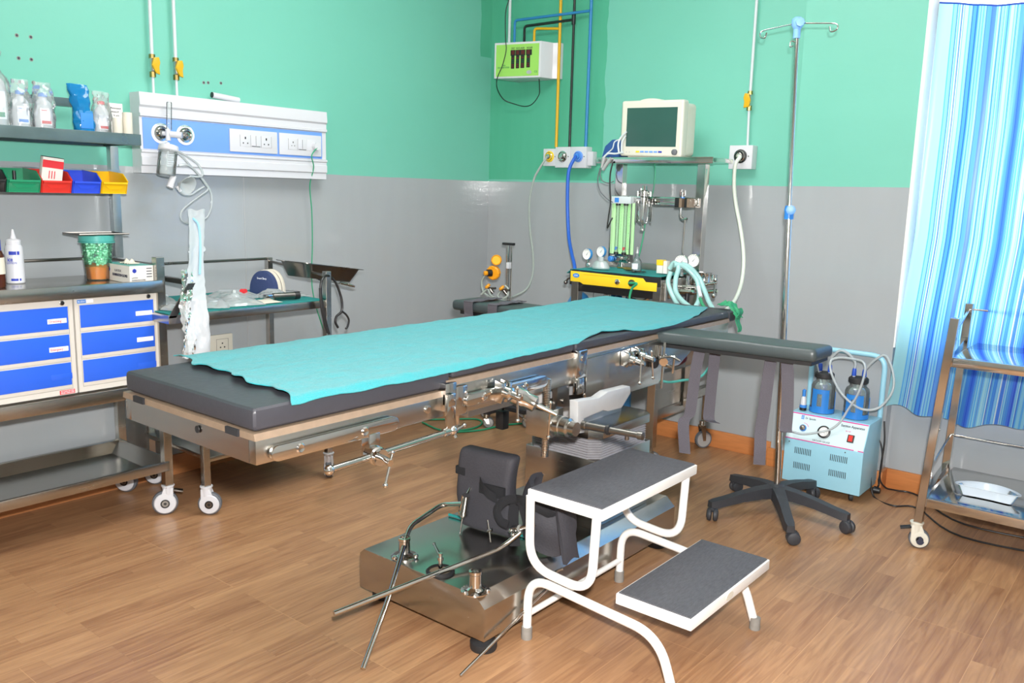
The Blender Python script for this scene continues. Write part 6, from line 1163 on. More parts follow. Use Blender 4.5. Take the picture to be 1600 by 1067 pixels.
# flow meter bank
ft = (1.068, 1.178, 0.955, 1.245); fy = -0.305
b = BM(); box(b, (ft[0] - 0.006, fy, 0.925), (ft[0], fy + 0.035, 1.245)); box(b, (ft[1], fy, 0.925), (ft[1] + 0.004, fy + 0.035, 1.215)); box(b, (ft[0], fy + 0.025, 0.925), (ft[1], fy + 0.032, 1.245)); fb = ob('flowmeter_bank', b, 'chrome', an)
b = BM(); box(b, (ft[0], fy + 0.018, 0.965), (ft[1] + 0.012, fy + 0.024, 1.215)); ob('back_plate', b, mat('pale green backplate', 'b6f2ac', 0.4), fb, label='pale green back plate')
b = BM(); box(b, (ft[0] - 0.002, fy - 0.004, 1.212), (ft[1], fy + 0.03, 1.247), bev=0.002); o = ob('header_block', b, 'pipe_white', fb); b = BM(); box(b, (ft[0] + 0.018, fy - 0.005, 1.218), (ft[0] + 0.042, fy - 0.0042, 1.240)); ob('header_mark', b, 'label_blue', o)
for k, x in enumerate((1.100, 1.145)):
    b = BM(); lathe(b, [(0.0, 0), (0.009, 0), (0.009, 0.235), (0, 0.235)], (x, fy + 0.008, 0.972), n=20); ft_ = ob('flow_tube', b, 'glass', fb)
    b = BM(); cyl(b, (x, fy + 0.008, 0.962), (x, fy + 0.008, 0.974), 0.012); cyl(b, (x, fy + 0.008, 1.203), (x, fy + 0.008, 1.213), 0.012); ob('tube_end', b, 'black', ft_)
    b = BM(); lathe(b, [(0, 0), (0.004, 0.004), (0.006, 0.014), (0, 0.016)], (x, fy + 0.008, 0.985)); cyl(b, (x, fy + 0.002, 0.985), (x, fy + 0.002, 0.998), 0.004); ob('float', b, ('label_blue', 'label_red')[k], ft_)
    b = BM()
    for i in range(26): box(b, (x + 0.012, fy + 0.016, 0.99 + i * 0.0078), (x + 0.012 + (0.006 if i % 5 == 0 else 0.004), fy + 0.0178, 0.9912 + i * 0.0078))
    ob('scale_marks', b, 'ink', ft_)
b = BM(); lathe(b, [(0, 0), (0.013, 0), (0.015, 0.004), (0.015, 0.016), (0.012, 0.020), (0, 0.020)], (1.088, fy - 0.005, 0.940), (-0.3, -1, 0), n=10); ob('control_knob', b, 'label_blue', fb)
b = BM(); lathe(b, [(0, 0), (0.015, 0), (0.015, 0.010), (0.010, 0.012), (0.010, 0.022), (0, 0.022)], (1.135, fy - 0.005, 0.940), (0, -1, 0), n=24); cyl(b, (1.155, fy, 0.94), (1.178, fy - 0.01, 0.94), 0.008); box(b, (1.075, fy - 0.004, 0.925), (1.175, fy + 0.01, 0.955), bev=0.002); cyl(b, (1.13, fy, 0.90), (1.13, fy, 0.93), 0.012); ob('control_knob', b, 'chrome', fb)
# bubbling bottle / absorber on the rail
bx, by = 1.255, -0.315
b = BM(); lathe(b, [(0, 0), (0.010, 0), (0.011, 0.012), (0.007, 0.020), (0.009, 0.034), (0.016, 0.045), (0.018, 0.06), (0.017, 0.16), (0.022, 0.165), (0.022, 0.19), (0.014, 0.195), (0.012, 0.215), (0, 0.216)], (bx, by, 1.085), n=28); vp = ob('vaporiser', b, 'chrome', an)
b = BM(); lathe(b, [(0.012, 0), (0.026, 0.012), (0.034, 0.05), (0.037, 0.095), (0.034, 0.098)], (bx, by, 1.120), n=32); ob('vaporiser_bowl', b, 'glass', vp)
b = BM()
for a in (0.4, 2.6, 4.0, 5.5):
    p = Vector((bx + 0.037 * math.cos(a), by + 0.037 * math.sin(a), 0)); box(b, (p.x - 0.004, p.y - 0.003, 1.125), (p.x + 0.004, p.y + 0.003, 1.225))
for (dx, z) in ((-0.035, 1.262), (-0.018, 1.275), (0.035, 1.262), (0.028, 1.215), (-0.03, 1.215)): cyl(b, (bx + dx, by, z - 0.012), (bx + dx, by, z + 0.012), 0.008)
cyl(b, (bx - 0.04, by, 1.262), (bx + 0.04, by, 1.262), 0.005); ob('vaporiser_cage', b, 'chrome', vp)
b = BM(); tube(b, [(1.289, -0.300, 1.421), (1.305, -0.310, 1.367), (1.303, -0.310, 1.302), (1.287, -0.300, 1.241)], 0.0022, n=6); tube(b, [(1.265, -0.310, 1.119), (1.258, -0.310, 1.057), (1.247, -0.310, 0.995), (1.236, -0.310, 0.947)], 0.0035, n=6); ob('green_line', b, 'green_cable', an)
b = BM(); box(b, (1.425, -0.325, 1.203), (1.455, -0.272, 1.248), bev=0.003); box(b, (1.475, -0.325, 1.203), (1.492, -0.272, 1.248), bev=0.003); vb = ob('valve_block', b, 'black', an)
b = BM(); box(b, (1.450, -0.328, 1.205), (1.464, -0.272, 1.246)); box(b, (1.490, -0.328, 1.205), (1.503, -0.272, 1.246)); ob('valve_insert', b, 'brown_trim', vb)
b = BM(); cyl(b, (1.452, -0.30, 1.24), (1.452, -0.30, 1.275), 0.007); box(b, (1.440, -0.306, 1.258), (1.446, -0.294, 1.285)); box(b, (1.458, -0.306, 1.258), (1.464, -0.294, 1.285)); cyl(b, (1.447, -0.30, 1.170), (1.447, -0.30, 1.205), 0.006); tube(b, [(1.447, -0.30, 1.175), (1.45, -0.30, 1.158), (1.465, -0.30, 1.150), (1.482, -0.30, 1.152)], 0.0055, n=8); tube(b, [(1.472, -0.30, 1.155), (1.470, -0.30, 1.05), (1.468, -0.30, 0.94)], 0.0045, n=8); ob('valve_fitting', b, 'chrome', vb)
b = BM(); cyl(b, (1.452, -0.30, 1.245), (1.452, -0.30, 1.252), 0.0095); ob('blue_collar', b, 'label_blue', vb)
# gauges
def gauge(par, c, nrm, r, rim, stem=True, ang=0.6, face_m='gauge_face'):
    n_ = Vector(nrm).normalized(); c = Vector(c); b = BM()
    lathe(b, [(0, -0.014), (r * 0.8, -0.014), (r * 1.04, -0.008), (r * 1.06, 0.004), (r, 0.007), (r * 0.94, 0.006), (r * 0.93, 0.003), (0, 0.003)], c, n_, n=36, mis=[0, 0, 0, 0, 1, 1, 1]); o = ob('pressure_gauge', b, [rim, face_m], par)
    ux = Vector((0, 0, 1)).cross(n_).normalized() * 1.0; uz = n_.cross(ux); b = BM(); k = c + n_ * 0.0042
    d = ux * math.cos(ang) + uz * math.sin(ang); w_ = n_.cross(d) * r * 0.045
    prism(b, [k - d * r * 0.25 - w_, k - d * r * 0.25 + w_, k + d * r * 0.65], n_ * 0.0006)
    for i in range(13):
        a = math.radians(-225 + i * 22.5) * -1 - math.pi * 0.5 + 1.57; e = ux * math.cos(a) + uz * math.sin(a); w2 = n_.cross(e) * r * 0.02
        prism(b, [k + e * r * 0.72 - w2, k + e * r * 0.72 + w2, k + e * r * 0.86 + w2, k + e * r * 0.86 - w2], n_ * 0.0004)
    ob('dial_marks', b, 'ink', o)
    if stem: b = BM(); cyl(b, c - Vector((0, 0, r + 0.03)) - n_ * 0.004, c - Vector((0, 0, r * 0.8)) - n_ * 0.004, 0.0065, n=12); cyl(b, c - Vector((0, 0, r + 0.034)) - n_ * 0.004, c - Vector((0, 0, r + 0.018)) - n_ * 0.004, 0.010, n=6); ob('gauge_stem', b, 'brass' if False else 'chrome', o)
    return o
gauge(an, (1.013, -0.420, 0.962), (-0.15, -1, 0.05), 0.026, 'cyl_blue', ang=0.9); gauge(an, (1.055, -0.360, 0.975), (-0.15, -1, 0.05), 0.025, 'cyl_blue', ang=0.9)
gauge(an, (1.530, -0.420, 0.960), (0.1, -1, 0), 0.031, 'chrome', ang=0.9); gauge(an, (1.539, -0.320, 0.963), (0.1, -1, 0), 0.029, 'chrome', ang=0.9)
# side arm with valves (absorber head)
b = BM(); z = 0.818; c = Vector((1.60, -0.44, 0.835)); tube(b, [(1.48, -0.42, 0.822), (1.56, -0.40, 0.822), (1.66, -0.40, 0.835), (1.705, -0.40, 0.842)], 0.009, n=10); lathe(b, [(0, 0), (0.055, 0), (0.058, 0.006), (0.050, 0.014), (0.02, 0.018), (0, 0.018)], (1.565, -0.42, 0.826), n=32)
cyl(b, (1.565, -0.42, 0.84), (1.565, -0.42, 0.90), 0.010); cyl(b, (1.63, -0.40, 0.825), (1.63, -0.40, 0.85), 0.012); hd = ob('absorber_head', b, 'chrome', an)
b = BM(); lathe(b, [(0, 0), (0.034, 0), (0.036, 0.004), (0.034, 0.012), (0.033, 0.040), (0.036, 0.046), (0, 0.046)], (1.613, -0.350, 0.869), n=30); lathe(b, [(0, 0), (0.020, 0), (0.020, 0.035), (0, 0.036)], (1.648, -0.330, 0.871), n=24); ob('valve_dome', b, 'chrome', hd)
b = BM(); p0, p1 = Vector((1.703, -0.420, 0.893)), Vector((1.699, -0.420, 0.821)); cyl(b, p0, p1, 0.0045); sphere(b, p0, 0.010); sphere(b, p1, 0.011); cyl(b, (1.614, -0.400, 0.858), (1.710, -0.420, 0.879), 0.006); cyl(b, (1.483, -0.440, 0.846), (1.655, -0.420, 0.857), 0.006); ob('lever_arm', b, 'chrome', hd)
b = BM(); box(b, (1.49, -0.52, 0.80), (1.54, -0.44, 0.868), bev=0.004); cyl(b, (1.515, -0.53, 0.79), (1.515, -0.53, 0.87), 0.012); ob('side_block', b, 'steel', an)
# corrugated breathing tubes
bt_ = T('breathing_circuit', 'pale aqua corrugated breathing tubes looped over the right corner of the anaesthesia machine', 'breathing circuit', (1.55, -0.6, 0.8))
for pts_ in ([(1.553, -0.560, 0.923), (1.554, -0.580, 0.882), (1.580, -0.600, 0.843), (1.616, -0.620, 0.806), (1.660, -0.660, 0.783)], [(1.541, -0.550, 0.936), (1.561, -0.550, 0.963), (1.590, -0.560, 0.946), (1.591, -0.580, 0.896), (1.605, -0.600, 0.845), (1.660, -0.640, 0.812), (1.731, -0.680, 0.787)],
             [(1.572, -0.570, 0.956), (1.593, -0.550, 0.957), (1.625, -0.530, 0.935), (1.659, -0.520, 0.898), (1.685, -0.540, 0.857), (1.708, -0.580, 0.817), (1.712, -0.620, 0.785)], [(1.591, -0.540, 0.962), (1.625, -0.520, 0.946), (1.661, -0.500, 0.903), (1.699, -0.520, 0.857), (1.743, -0.560, 0.813), (1.786, -0.600, 0.785)]):
    b = BM(); pts3 = pts_; tube(b, resample(pts3, 0.0035), 0.0115, n=12, sm=False, ribs=-0.14); ob('corrugated_tube', b, 'tube_aqua', bt_, ang=80)
b = BM(); cyl(b, (1.696, -0.570, 0.871), (1.726, -0.600, 0.832), 0.008); ob('tube_connector', b, 'white_plastic', bt_)
b = BM(); tube(b, [(1.723, -0.600, 0.826), (1.747, -0.620, 0.802), (1.776, -0.640, 0.785)], 0.007); ob('green_connector', b, 'ink_green', bt_)
# crumpled green cloth at the head end
b = BM(); c = Vector((1.94, -0.76, 0.79))
sheet(b, lambda u, v: (1.915 + 0.085 * u + 0.006 * math.sin(v * 8), -0.835 + 0.07 * v * (1 - 0.3 * u), 0.838 - 0.03 * max(0, u - 0.55) / 0.45 * 1.5 + 0.014 * math.sin(u * 3.14) * math.sin(v * 3.14) + 0.010 * fbm((u * 6, v * 6, 3))), 24, 20, thick=0.003)
sheet(b, lambda u, v: (2.001 + 0.006 * math.sin(v * 9), -0.835 + 0.035 * u, 0.83 - 0.09 * v), 6, 14, thick=0.003); crumple(b, 0.006, 40); solo('bunched_cloth', b, 'ink_green', 'small bunched green cloth at the head end of the operating table', 'cloth')
# gas cylinders under the surface
for (x, y, nm) in ((0.975, -0.42, 'round-topped blue gas cylinder at the left of the machine'), (1.155, -0.30, 'blue gas cylinder seen under the middle of the machine')):
    t = T('gas_cylinder', nm, 'gas cylinder', (x, y, 0.12), 'blue gas cylinders on the anaesthesia machine'); b = BM(); lathe(b, [(0, 0), (0.055, 0), (0.066, 0.015), (0.066, 0.56), (0.060, 0.60), (0.040, 0.635), (0.020, 0.65), (0, 0.652)], (x, y, 0.12), n=32); ob('cylinder_body', b, 'cyl_blue', t)
    b = BM(); lathe(b, [(0, 0), (0.011, 0), (0.011, 0.02), (0.014, 0.024), (0.014, 0.045), (0, 0.046)], (x, y, 0.765), n=14); ob('cylinder_valve', b, 'chrome', t)
b = BM()
for (x, y, l_) in ((1.11, -0.50, 0.10), (1.52, -0.33, 0.10)):
    for k in range(12): b2 = (x + 0.0015 * (k % 2), y, 0.79 - k * 0.009); tube(b, [off(b2, -0.002, 0, 0.004), off(b2, 0.002, 0, 0), off(b2, -0.002, 0, -0.004)], 0.0012, n=5, sm=False)
ob('hanging_chain', b, 'steel', an)
b = BM(); lathe(b, [(0, 0), (0.020, 0.002), (0.024, 0.012), (0.024, 0.05), (0.018, 0.055), (0.018, 0.085), (0, 0.085)], (1.19, -0.50, 0.70), n=24); cyl(b, (1.27, -0.48, 0.74), (1.27, -0.48, 0.79), 0.009); tube(b, [(1.30, -0.5, 0.79), (1.33, -0.5, 0.775), (1.38, -0.5, 0.772), (1.42, -0.5, 0.79)], 0.007); tube(b, [(1.355, -0.5, 0.77), (1.355, -0.5, 0.66)], 0.0035, sm=False); tube(b, [(1.366, -0.5, 0.77), (1.366, -0.5, 0.66)], 0.0035, sm=False); ob('under_fittings', b, 'chrome', an)
# small things on the machine
ZA = 0.903
vb_ = T('glass_vial_bottle', 'small clear bottle with pointed stopper standing on the machine cloth', 'bottle', (1.32, -0.45, ZA)); c = (1.325, -0.47, ZA)
b = BM(); lathe(b, [(0, 0), (0.021, 0), (0.023, 0.003), (0.023, 0.045), (0.016, 0.058), (0.009, 0.066), (0.008, 0.085), (0, 0.086)], c, n=26); ob('bottle_body', b, 'jar_glass', vb_); b = BM(); lathe(b, [(0, 0.085), (0.008, 0.085), (0.004, 0.105), (0.006, 0.110), (0, 0.116)], c, n=16); ob('stopper', b, 'zinc', vb_); band(c, 0.023, -130, -50, 0.012, 0.038, 'sticker', vb_)
b = BM(); sheet(b, lambda u, v: (1.29 + 0.10 * u, -0.515 + 0.022 * v + 0.01 * math.sin(u * 9), ZA + 0.003 + 0.008 * abs(fbm((u * 9, v * 5, 1)))), 16, 6, thick=0.002); solo('black_strap', b, 'black', 'black rubber strap lying in front of the small clear bottle', 'strap')
b = BM(); box(b, (1.425, -0.46, ZA), (1.455, -0.43, ZA + 0.060), bev=0.001); box(b, (1.424, -0.461, ZA + 0.037), (1.456, -0.429, ZA + 0.0615), mi=1); box(b, (1.457, -0.455, ZA), (1.475, -0.43, ZA + 0.058), mi=0); solo('small_carton', b, ['paper', 'yellow'], 'small yellow-topped white carton on the machine cloth', 'carton')
b = BM(); lathe(b, [(0.040, 0.0), (0.042, 0.006), (0.030, 0.030), (0.022, 0.036), (0.014, 0.038), (0.014, 0.056), (0.011, 0.056), (0.011, 0.036), (0.02, 0.033), (0.038, 0.004)], (0, 0, 0), n=30); b.transform(Matrix.Translation((1.145, -0.50, ZA + 0.002)) @ Matrix.Diagonal((1.15, 0.8, 1, 1))); solo('anaesthesia_mask', b, 'mask_clear', 'soft clear face mask lying on the machine cloth behind the yellow strip', 'mask')
b = BM()
for (x, y) in ((1.19, -0.42), (1.25, -0.46), (1.22, -0.40)): cyl(b, (x, y, ZA + 0.006), (x + 0.04, y + 0.005, ZA + 0.006), 0.004)
solo('metal_tubes', b, 'brass', 'few thin metal connectors lying in the middle of the machine cloth', 'connectors')
# monitor
mo = T('patient_monitor', 'cream patient monitor with dark screen on top of the anaesthesia machine', 'monitor', (1.28, -0.22, 1.433))
mx0, mx1, mz0, mz1, myf = 1.095, 1.430, 1.440, 1.700, -0.300; b = BM(); MM = Matrix.Translation((1.262, -0.24, 1.44)) @ Matrix.Rotation(0.035, 4, 'X') @ Matrix.Rotation(0.02, 4, 'Y') @ Matrix.Translation((-1.262, 0.24, -1.44))
box(b, (mx0, myf, mz0), (mx1, myf + 0.055, mz1), bev=0.014, seg=4); box(b, (mx0 + 0.012, myf + 0.045, mz0 + 0.004), (mx1 - 0.006, myf + 0.15, mz1 - 0.012), bev=0.025, seg=4); b.transform(MM); bz = ob('monitor_case', b, 'ivory', mo)
b = BM(); prism(b, [(1.245 + 0.06 * math.cos(math.pi * i / 14), -0.285, mz1 - 0.004 + 0.013 * math.sin(math.pi * i / 14)) for i in range(15)], (0, 0.05, 0), bev=0.002); b.transform(MM); ob('alarm_dome', b, 'ivory', mo)
b = BM(); box(b, (mx0 + 0.034, myf - 0.001, mz0 + 0.046), (mx1 - 0.030, myf + 0.004, mz1 - 0.034)); b.transform(MM); ob('screen', b, 'screen', mo, label='dark green glass screen')
for k in range(6):
    b = BM(); x = mx0 + 0.092 + k * 0.0245; box(b, (x, myf - 0.002, mz0 + 0.018), (x + 0.019, myf + 0.001, mz0 + 0.026), bev=0.001); b.transform(MM); ob('button', b, ['yellow', 'panel_blue', 'panel_blue', 'panel_blue', 'panel_blue', 'ink_blue'][k], mo)
b = BM(); lathe(b, [(0, 0), (0.014, 0), (0.013, 0.010), (0.010, 0.012), (0, 0.012)], (mx1 - 0.033, myf, mz0 + 0.022), (0, -1, 0)); b.transform(MM); ob('rotary_knob', b, 'grey_rubber', mo)
b = BM(); prism(b, [(mx0 + 0.010, myf - 0.001, mz0 + 0.018), (mx0 + 0.022, myf - 0.001, mz0 + 0.018), (mx0 + 0.016, myf - 0.001, mz0 + 0.011)], (0, 0.002, 0)); b.transform(MM); ob('brand_mark', b, 'brown_trim', mo)
for x in (mx0 + 0.04, mx0 + 0.056):
    b = BM(); lathe(b, [(0, 0), (0.003, 0), (0.003, 0.001), (0, 0.001)], (x, myf - 0.0002, mz0 + 0.020), (0, -1, 0), n=10); b.transform(MM); ob('indicator', b, 'zinc', mo)
b = BM(); box(b, (mx0 + 0.03, myf + 0.03, 1.432), (mx1 - 0.02, myf + 0.14, 1.442)); ob('monitor_foot', b, 'ivory', mo)
# blue cuff bundle beside the monitor
cf = T('blood_pressure_cuff', 'folded blue cuff with white hoses beside the monitor', 'cuff', (1.03, -0.25, 1.434))
b = BM(); prism(b, [(0.985, -0.30, 1.436), (1.095, -0.30, 1.436), (1.10, -0.30, 1.520), (1.045, -0.30, 1.522), (1.012, -0.30, 1.492)], (0, 0.13, 0), bev=0.010); crumple(b, 0.006, 30); ob('folded_cuff', b, 'blue_bag', cf)
b = BM(); tube(b, [(1.136, -0.310, 1.555), (1.108, -0.315, 1.528), (1.098, -0.320, 1.497), (1.104, -0.320, 1.458)], 0.0045); tube(b, [(1.133, -0.310, 1.537), (1.118, -0.318, 1.506), (1.119, -0.320, 1.455)], 0.004); tube(b, [(1.097, -0.315, 1.519), (1.076, -0.320, 1.507), (1.066, -0.320, 1.476), (1.034, -0.320, 1.452)], 0.003); tube(b, [(1.136, -0.330, 1.457), (1.092, -0.330, 1.451), (1.051, -0.335, 1.451), (1.023, -0.335, 1.430)], 0.0045); ob('cuff_hose', b, 'pipe_white', cf)
b = BM(); tube(b, [(1.074, -0.340, 1.429), (1.050, -0.340, 1.402), (1.029, -0.340, 1.374)], 0.009); cyl(b, (1.033, -0.340, 1.433), (1.021, -0.340, 1.383), 0.010, 0.006); ob('probe_connector', b, 'zinc', cf)
b = BM(); tube(b, [(1.086, -0.340, 1.414), (1.077, -0.345, 1.359), (1.077, -0.345, 1.297), (1.085, -0.345, 1.220), (1.078, -0.345, 1.149), (1.073, -0.345, 1.092), (1.087, -0.345, 1.118), (1.097, -0.340, 1.143)], 0.0036, n=8); ob('black_lead', b, 'black_cable', cf)
b = BM(); tube(b, [(1.038, -0.340, 1.405), (1.018, -0.345, 1.359), (1.031, -0.345, 1.322), (1.069, -0.345, 1.310), (1.095, -0.340, 1.319)], 0.0026, n=7); tube(b, [(1.013, -0.340, 1.383), (1.005, -0.345, 1.327), (1.019, -0.345, 1.275), (1.058, -0.345, 1.238), (1.093, -0.340, 1.218)], 0.0026, n=7); ob('grey_lead', b, 'grey_rubber', cf)

# ================================================================= BACK WALL SERVICES
vx = 0.0
bo = T('gas_alarm_box', 'white gas alarm box with lime green front high on the back wall', 'alarm box', (0.25, -0.06, 1.9))
q = [Vector((0.194, -0.200, 2.054)), Vector((0.463, -0.130, 2.065)), Vector((0.462, -0.130, 1.879)), Vector((0.199, -0.200, 1.863))]
q[3] = Vector((q[0].x, q[0].y, 0.5 * (q[3].z + q[2].z))); q[2] = Vector((q[1].x, q[1].y, q[3].z)); zt_ = 0.5 * (q[0].z + q[1].z); q[0].z = q[1].z = zt_
fu = (q[1] - q[0]).normalized(); fn = fu.cross(Vector((0, 0, 1))); W3 = (q[1] - q[0]).length; H3 = zt_ - q[2].z
b = BM(); bk = [Vector((q[0].x + 0.02, -0.002, 0)), Vector((q[1].x + 0.075, -0.002, 0))]
prism(b, [(q[0].x, q[0].y, q[2].z), (q[1].x, q[1].y, q[2].z), (q[1].x + 0.02, -0.05, q[2].z), (q[1].x + 0.055, -0.03, q[2].z), (q[1].x + 0.055, -0.002, q[2].z), (q[0].x + 0.01, -0.002, q[2].z)], (0, 0, H3), bev=0.002); ob('box_body', b, 'white_plastic', bo)
def fpt(u, v, o=0.0): return q[2] * 0 + Vector((q[0].x, q[0].y, q[2].z)) + fu * (u * W3) + Vector((0, 0, v * H3)) + fn * o
b = BM(); prism(b, [fpt(.04, .05, .0005), fpt(.96, .05, .0005), fpt(.96, .94, .0005), fpt(.04, .94, .0005)], fn * 0.0012); fs_ = ob('front_sheet', b, 'lime', bo, label='lime green front sheet')
for k, (u0, u1, v0) in enumerate(((.37, .44, .26), (.475, .545, .265), (.575, .655, .27), (.70, .775, .28))):
    b = BM(); prism(b, [fpt(u0, v0, .002), fpt(u1, v0, .002), fpt(u1, .70, .002), fpt(u0, .70, .002)], fn * 0.001); prism(b, [fpt(u0 - .015, .62, .0021), fpt(u1 + .015 + .02 * (k == 3), .62, .0021), fpt(u1 + .015 + .02 * (k == 3), .78, .0021), fpt(u0 - .015, .78, .0021)], fn * 0.001)
    prism(b, [fpt(u0 + .005, .65, .0032), fpt(u1 - .005, .65, .0032), fpt(u1 - .005, .76, .0032), fpt(u0 + .005, .76, .0032)], fn * 0.0005, mi=1)
    for j in range(5): prism(b, [fpt(u0 + .015, v0 + .03 + .06 * j, .0032), fpt(u1 - .015, v0 + .03 + .06 * j, .0032), fpt(u1 - .015, v0 + .07 + .06 * j, .0032), fpt(u0 + .015, v0 + .07 + .06 * j, .0032)], fn * 0.0004, mi=(1, 2, 2, 1, 1)[4 - j])
    ob('indicator_column', b, [M['black'], mat('dark red display window', '5a1a1c', 0.3), mat('dark green display window', '143c2c', 0.3)][0:3] if k == 0 else ['black', bpy.data.materials['dark red display window'], bpy.data.materials['dark green display window']], fs_)
    text('column_lettering', ('OXY', 'N2O', 'AIR', 'VACUUM')[k], 0.014, fpt(u0 - .005, .80, .0025), fu, ZP, 'ink', fs_, fit=(.022, .024, .024, .034)[k])
text('sheet_lettering', 'GAS ALARM SYSTEM', 0.011, fpt(.08, .28, .0025), fu, ZP, 'ink_green', fs_, fit=0.07); text('sheet_lettering', 'AREA', 0.011, fpt(.18, .34, .0025), fu, ZP, 'ink_green', fs_, fit=0.02); text('sheet_lettering', 'CE', 0.016, fpt(.87, .13, .0025), fu, ZP, 'ink_green', fs_, fit=0.018)
b = BM(); prism(b, [fpt(.76 + .055 * math.cos(a), .15 + .055 * math.sin(a), .002) for a in [k * .393 for k in range(16)]], fn * 0.001); ob('oval_badge', b, 'zinc', fs_)
bx_ = [fpt(u, 1.0).x for u in (.30, .50, .66, .84)]
def runp(name, pts, r, m, label, cat='gas pipe'):
    t = T(name, label, cat, pts[-1]); b = BM(); tube(b, round_pts(pts, 0.018, 5), r, n=12, sm=False); ob('pipe', b, m, t); return t
yb_ = -0.035
runp('gas_pipe', [(0.160, yb_, H), (0.160, yb_, zt_ + 0.002)], 0.0085, 'pipe_white', 'white pipe dropping into the top of the alarm box')
t = runp('gas_pipe', [(0.512, yb_, H), (0.516, yb_, 1.505)], 0.0085, 'pipe_yellow', 'yellow pipe with branch to the alarm box, left of the black pipe')
b = BM(); tube(b, round_pts([(0.51, yb_, (0.501, -0.035, 2.132)[2]), (0.355, yb_ - 0.02, (0.382, -0.050, 2.144)[2]), (0.355, yb_ - 0.02, zt_ + 0.002)], 0.018, 5), 0.0070, n=10, sm=False); ob('branch_pipe', b, 'pipe_yellow', t)
t = runp('gas_pipe', [(0.603, yb_, H), (0.606, yb_, 1.505)], 0.0070, 'pipe_black', 'black pipe with branch to the alarm box, between yellow and blue pipes')
b = BM(); tube(b, round_pts([(0.603, yb_, (0.597, -0.035, 2.169)[2]), (0.285, yb_ - 0.02, (0.318, -0.050, 2.163)[2]), (0.285, yb_ - 0.02, zt_ + 0.002)], 0.018, 5), 0.0072, n=10, sm=False); cyl(b, (0.603, yb_, (0.604, -0.035, 2.197)[2]), (0.603, yb_, (0.606, -0.035, 2.145)[2]), 0.011); ob('branch_pipe', b, 'pipe_black', t)
t = runp('gas_pipe', [(0.712, yb_, H), (0.713, yb_, 1.500)], 0.0085, 'pipe_blue', 'blue pipe with long branch to the alarm box, rightmost of the coloured three')
b = BM(); tube(b, round_pts([(0.712, yb_ - 0.01, (0.710, -0.040, 2.201)[2]), (0.223, yb_ - 0.03, (0.262, -0.060, 2.198)[2]), (0.223, yb_ - 0.03, zt_ + 0.002)], 0.018, 5), 0.0072, n=10, sm=False); ob('branch_pipe', b, 'pipe_blue', t)
t = runp('gas_pipe', [(1.624, -0.022, H), (1.625, -0.022, 1.748)], 0.0072, 'pipe_white', 'white gas pipe with yellow valve between the monitor and the drip stand')
b = BM(); cyl(b, (1.625, -0.022, 1.665), (1.630, -0.022, 1.495), 0.0060); ob('lower_pipe', b, 'pipe_white', t); valve(t, (1.625, -0.022, 1.662), side=-1, hd=(1, 0, 0))
b = BM(); tube(b, [(0.299, -0.215, 2.270), (0.279, -0.215, 2.207), (0.283, -0.215, 2.074), (0.287, -0.212, 2.021), (0.279, -0.212, 1.982), (0.260, -0.214, 1.926), (0.230, -0.215, 1.870), (0.177, -0.150, 1.825), (0.167, -0.080, 1.773), (0.219, -0.050, 1.749), (0.290, -0.040, 1.733), (0.345, -0.040, 1.745), (0.396, -0.050, 1.790), (0.406, -0.060, 1.833), (0.415, -0.080, 1.885)], 0.0026, n=7); tube(b, [(0.299, -0.215, 2.270), (0.10, -0.20, 2.5), (0.12, -0.1, H)], 0.0026, n=7); solo('black_cable', b, 'black_cable', 'thin dark cable looping in front of and below the alarm box', 'cable')
# outlet boxes
def outlet_box(x0_, x1_, z0_, z1_, m, label, d=0.055, cm='chrome', grp=None, rr=0.030):
    t = T('gas_outlet_box', label, 'gas outlet', ((x0_ + x1_) / 2, -0.02, z0_), grp); b = BM(); box(b, (x0_, -d, z0_), (x1_, 0, z1_), bev=0.003); ob('box_body', b, 'white_plastic', t); c = ((x0_ + x1_) / 2, -d, (z0_ + z1_) / 2 + 0.004)
    b = BM(); lathe(b, [(0, 0), (rr, 0), (rr, 0.004), (rr * .8, 0.006), (rr * .8, 0.012), (rr * .72, 0.014), (rr * .66, 0.009), (rr * .5, 0.009), (rr * .48, 0.020), (rr * .3, 0.022), (0, 0.022)], c, (0, -1, 0), n=34, mis=[0, 0, 0, 1, 1, 0, 0, 1, 1, 1]); ob('outlet_port', b, [m, cm], t)
    b = BM(); cyl(b, (c[0] + rr + 0.008, -d - 0.002, c[2]), (c[0] + rr + 0.008, -d + 0.002, c[2]), 0.003); ob('screw', b, 'steel_dark', t); return t, c
t1, c1 = outlet_box(0.436, 0.525, 1.403, 1.497, 'yellow', 'white outlet box with yellow ring below the yellow pipe', cm='chrome', d=0.045)
t2, c2 = outlet_box(0.526, 0.628, 1.394, 1.505, 'chrome', 'white outlet box with metal port below the black pipe')
t3, c3 = outlet_box(0.629, 0.733, 1.392, 1.505, 'panel_blue', 'white outlet box with blue ring below the blue pipe', cm='label_blue')
t4, c4 = outlet_box(1.555, 1.672, 1.390, 1.500, 'black', 'single white outlet box below the right white pipe', cm='chrome', rr=0.032)
b = BM(); box(b, (0.733, -0.04, 1.405), (0.765, 0, 1.480), bev=0.003); ob('box_side', b, 'white_plastic', t3)
b = BM(); tube(b, [(c1[0], c1[1] - 0.022, c1[2]), (0.476, -0.090, 1.426), (0.449, -0.110, 1.370), (0.432, -0.120, 1.324), (0.416, -0.130, 1.222), (0.416, -0.130, 1.116), (0.429, -0.130, 1.021), (0.459, -0.140, 0.905), (0.474, -0.160, 0.799), (0.463, -0.200, 0.722), (0.424, -0.270, 0.681)], 0.0062, n=10); solo('grey_hose', b, 'grey_hose', 'thin translucent hose from the yellow outlet to the regulator stand', 'hose')
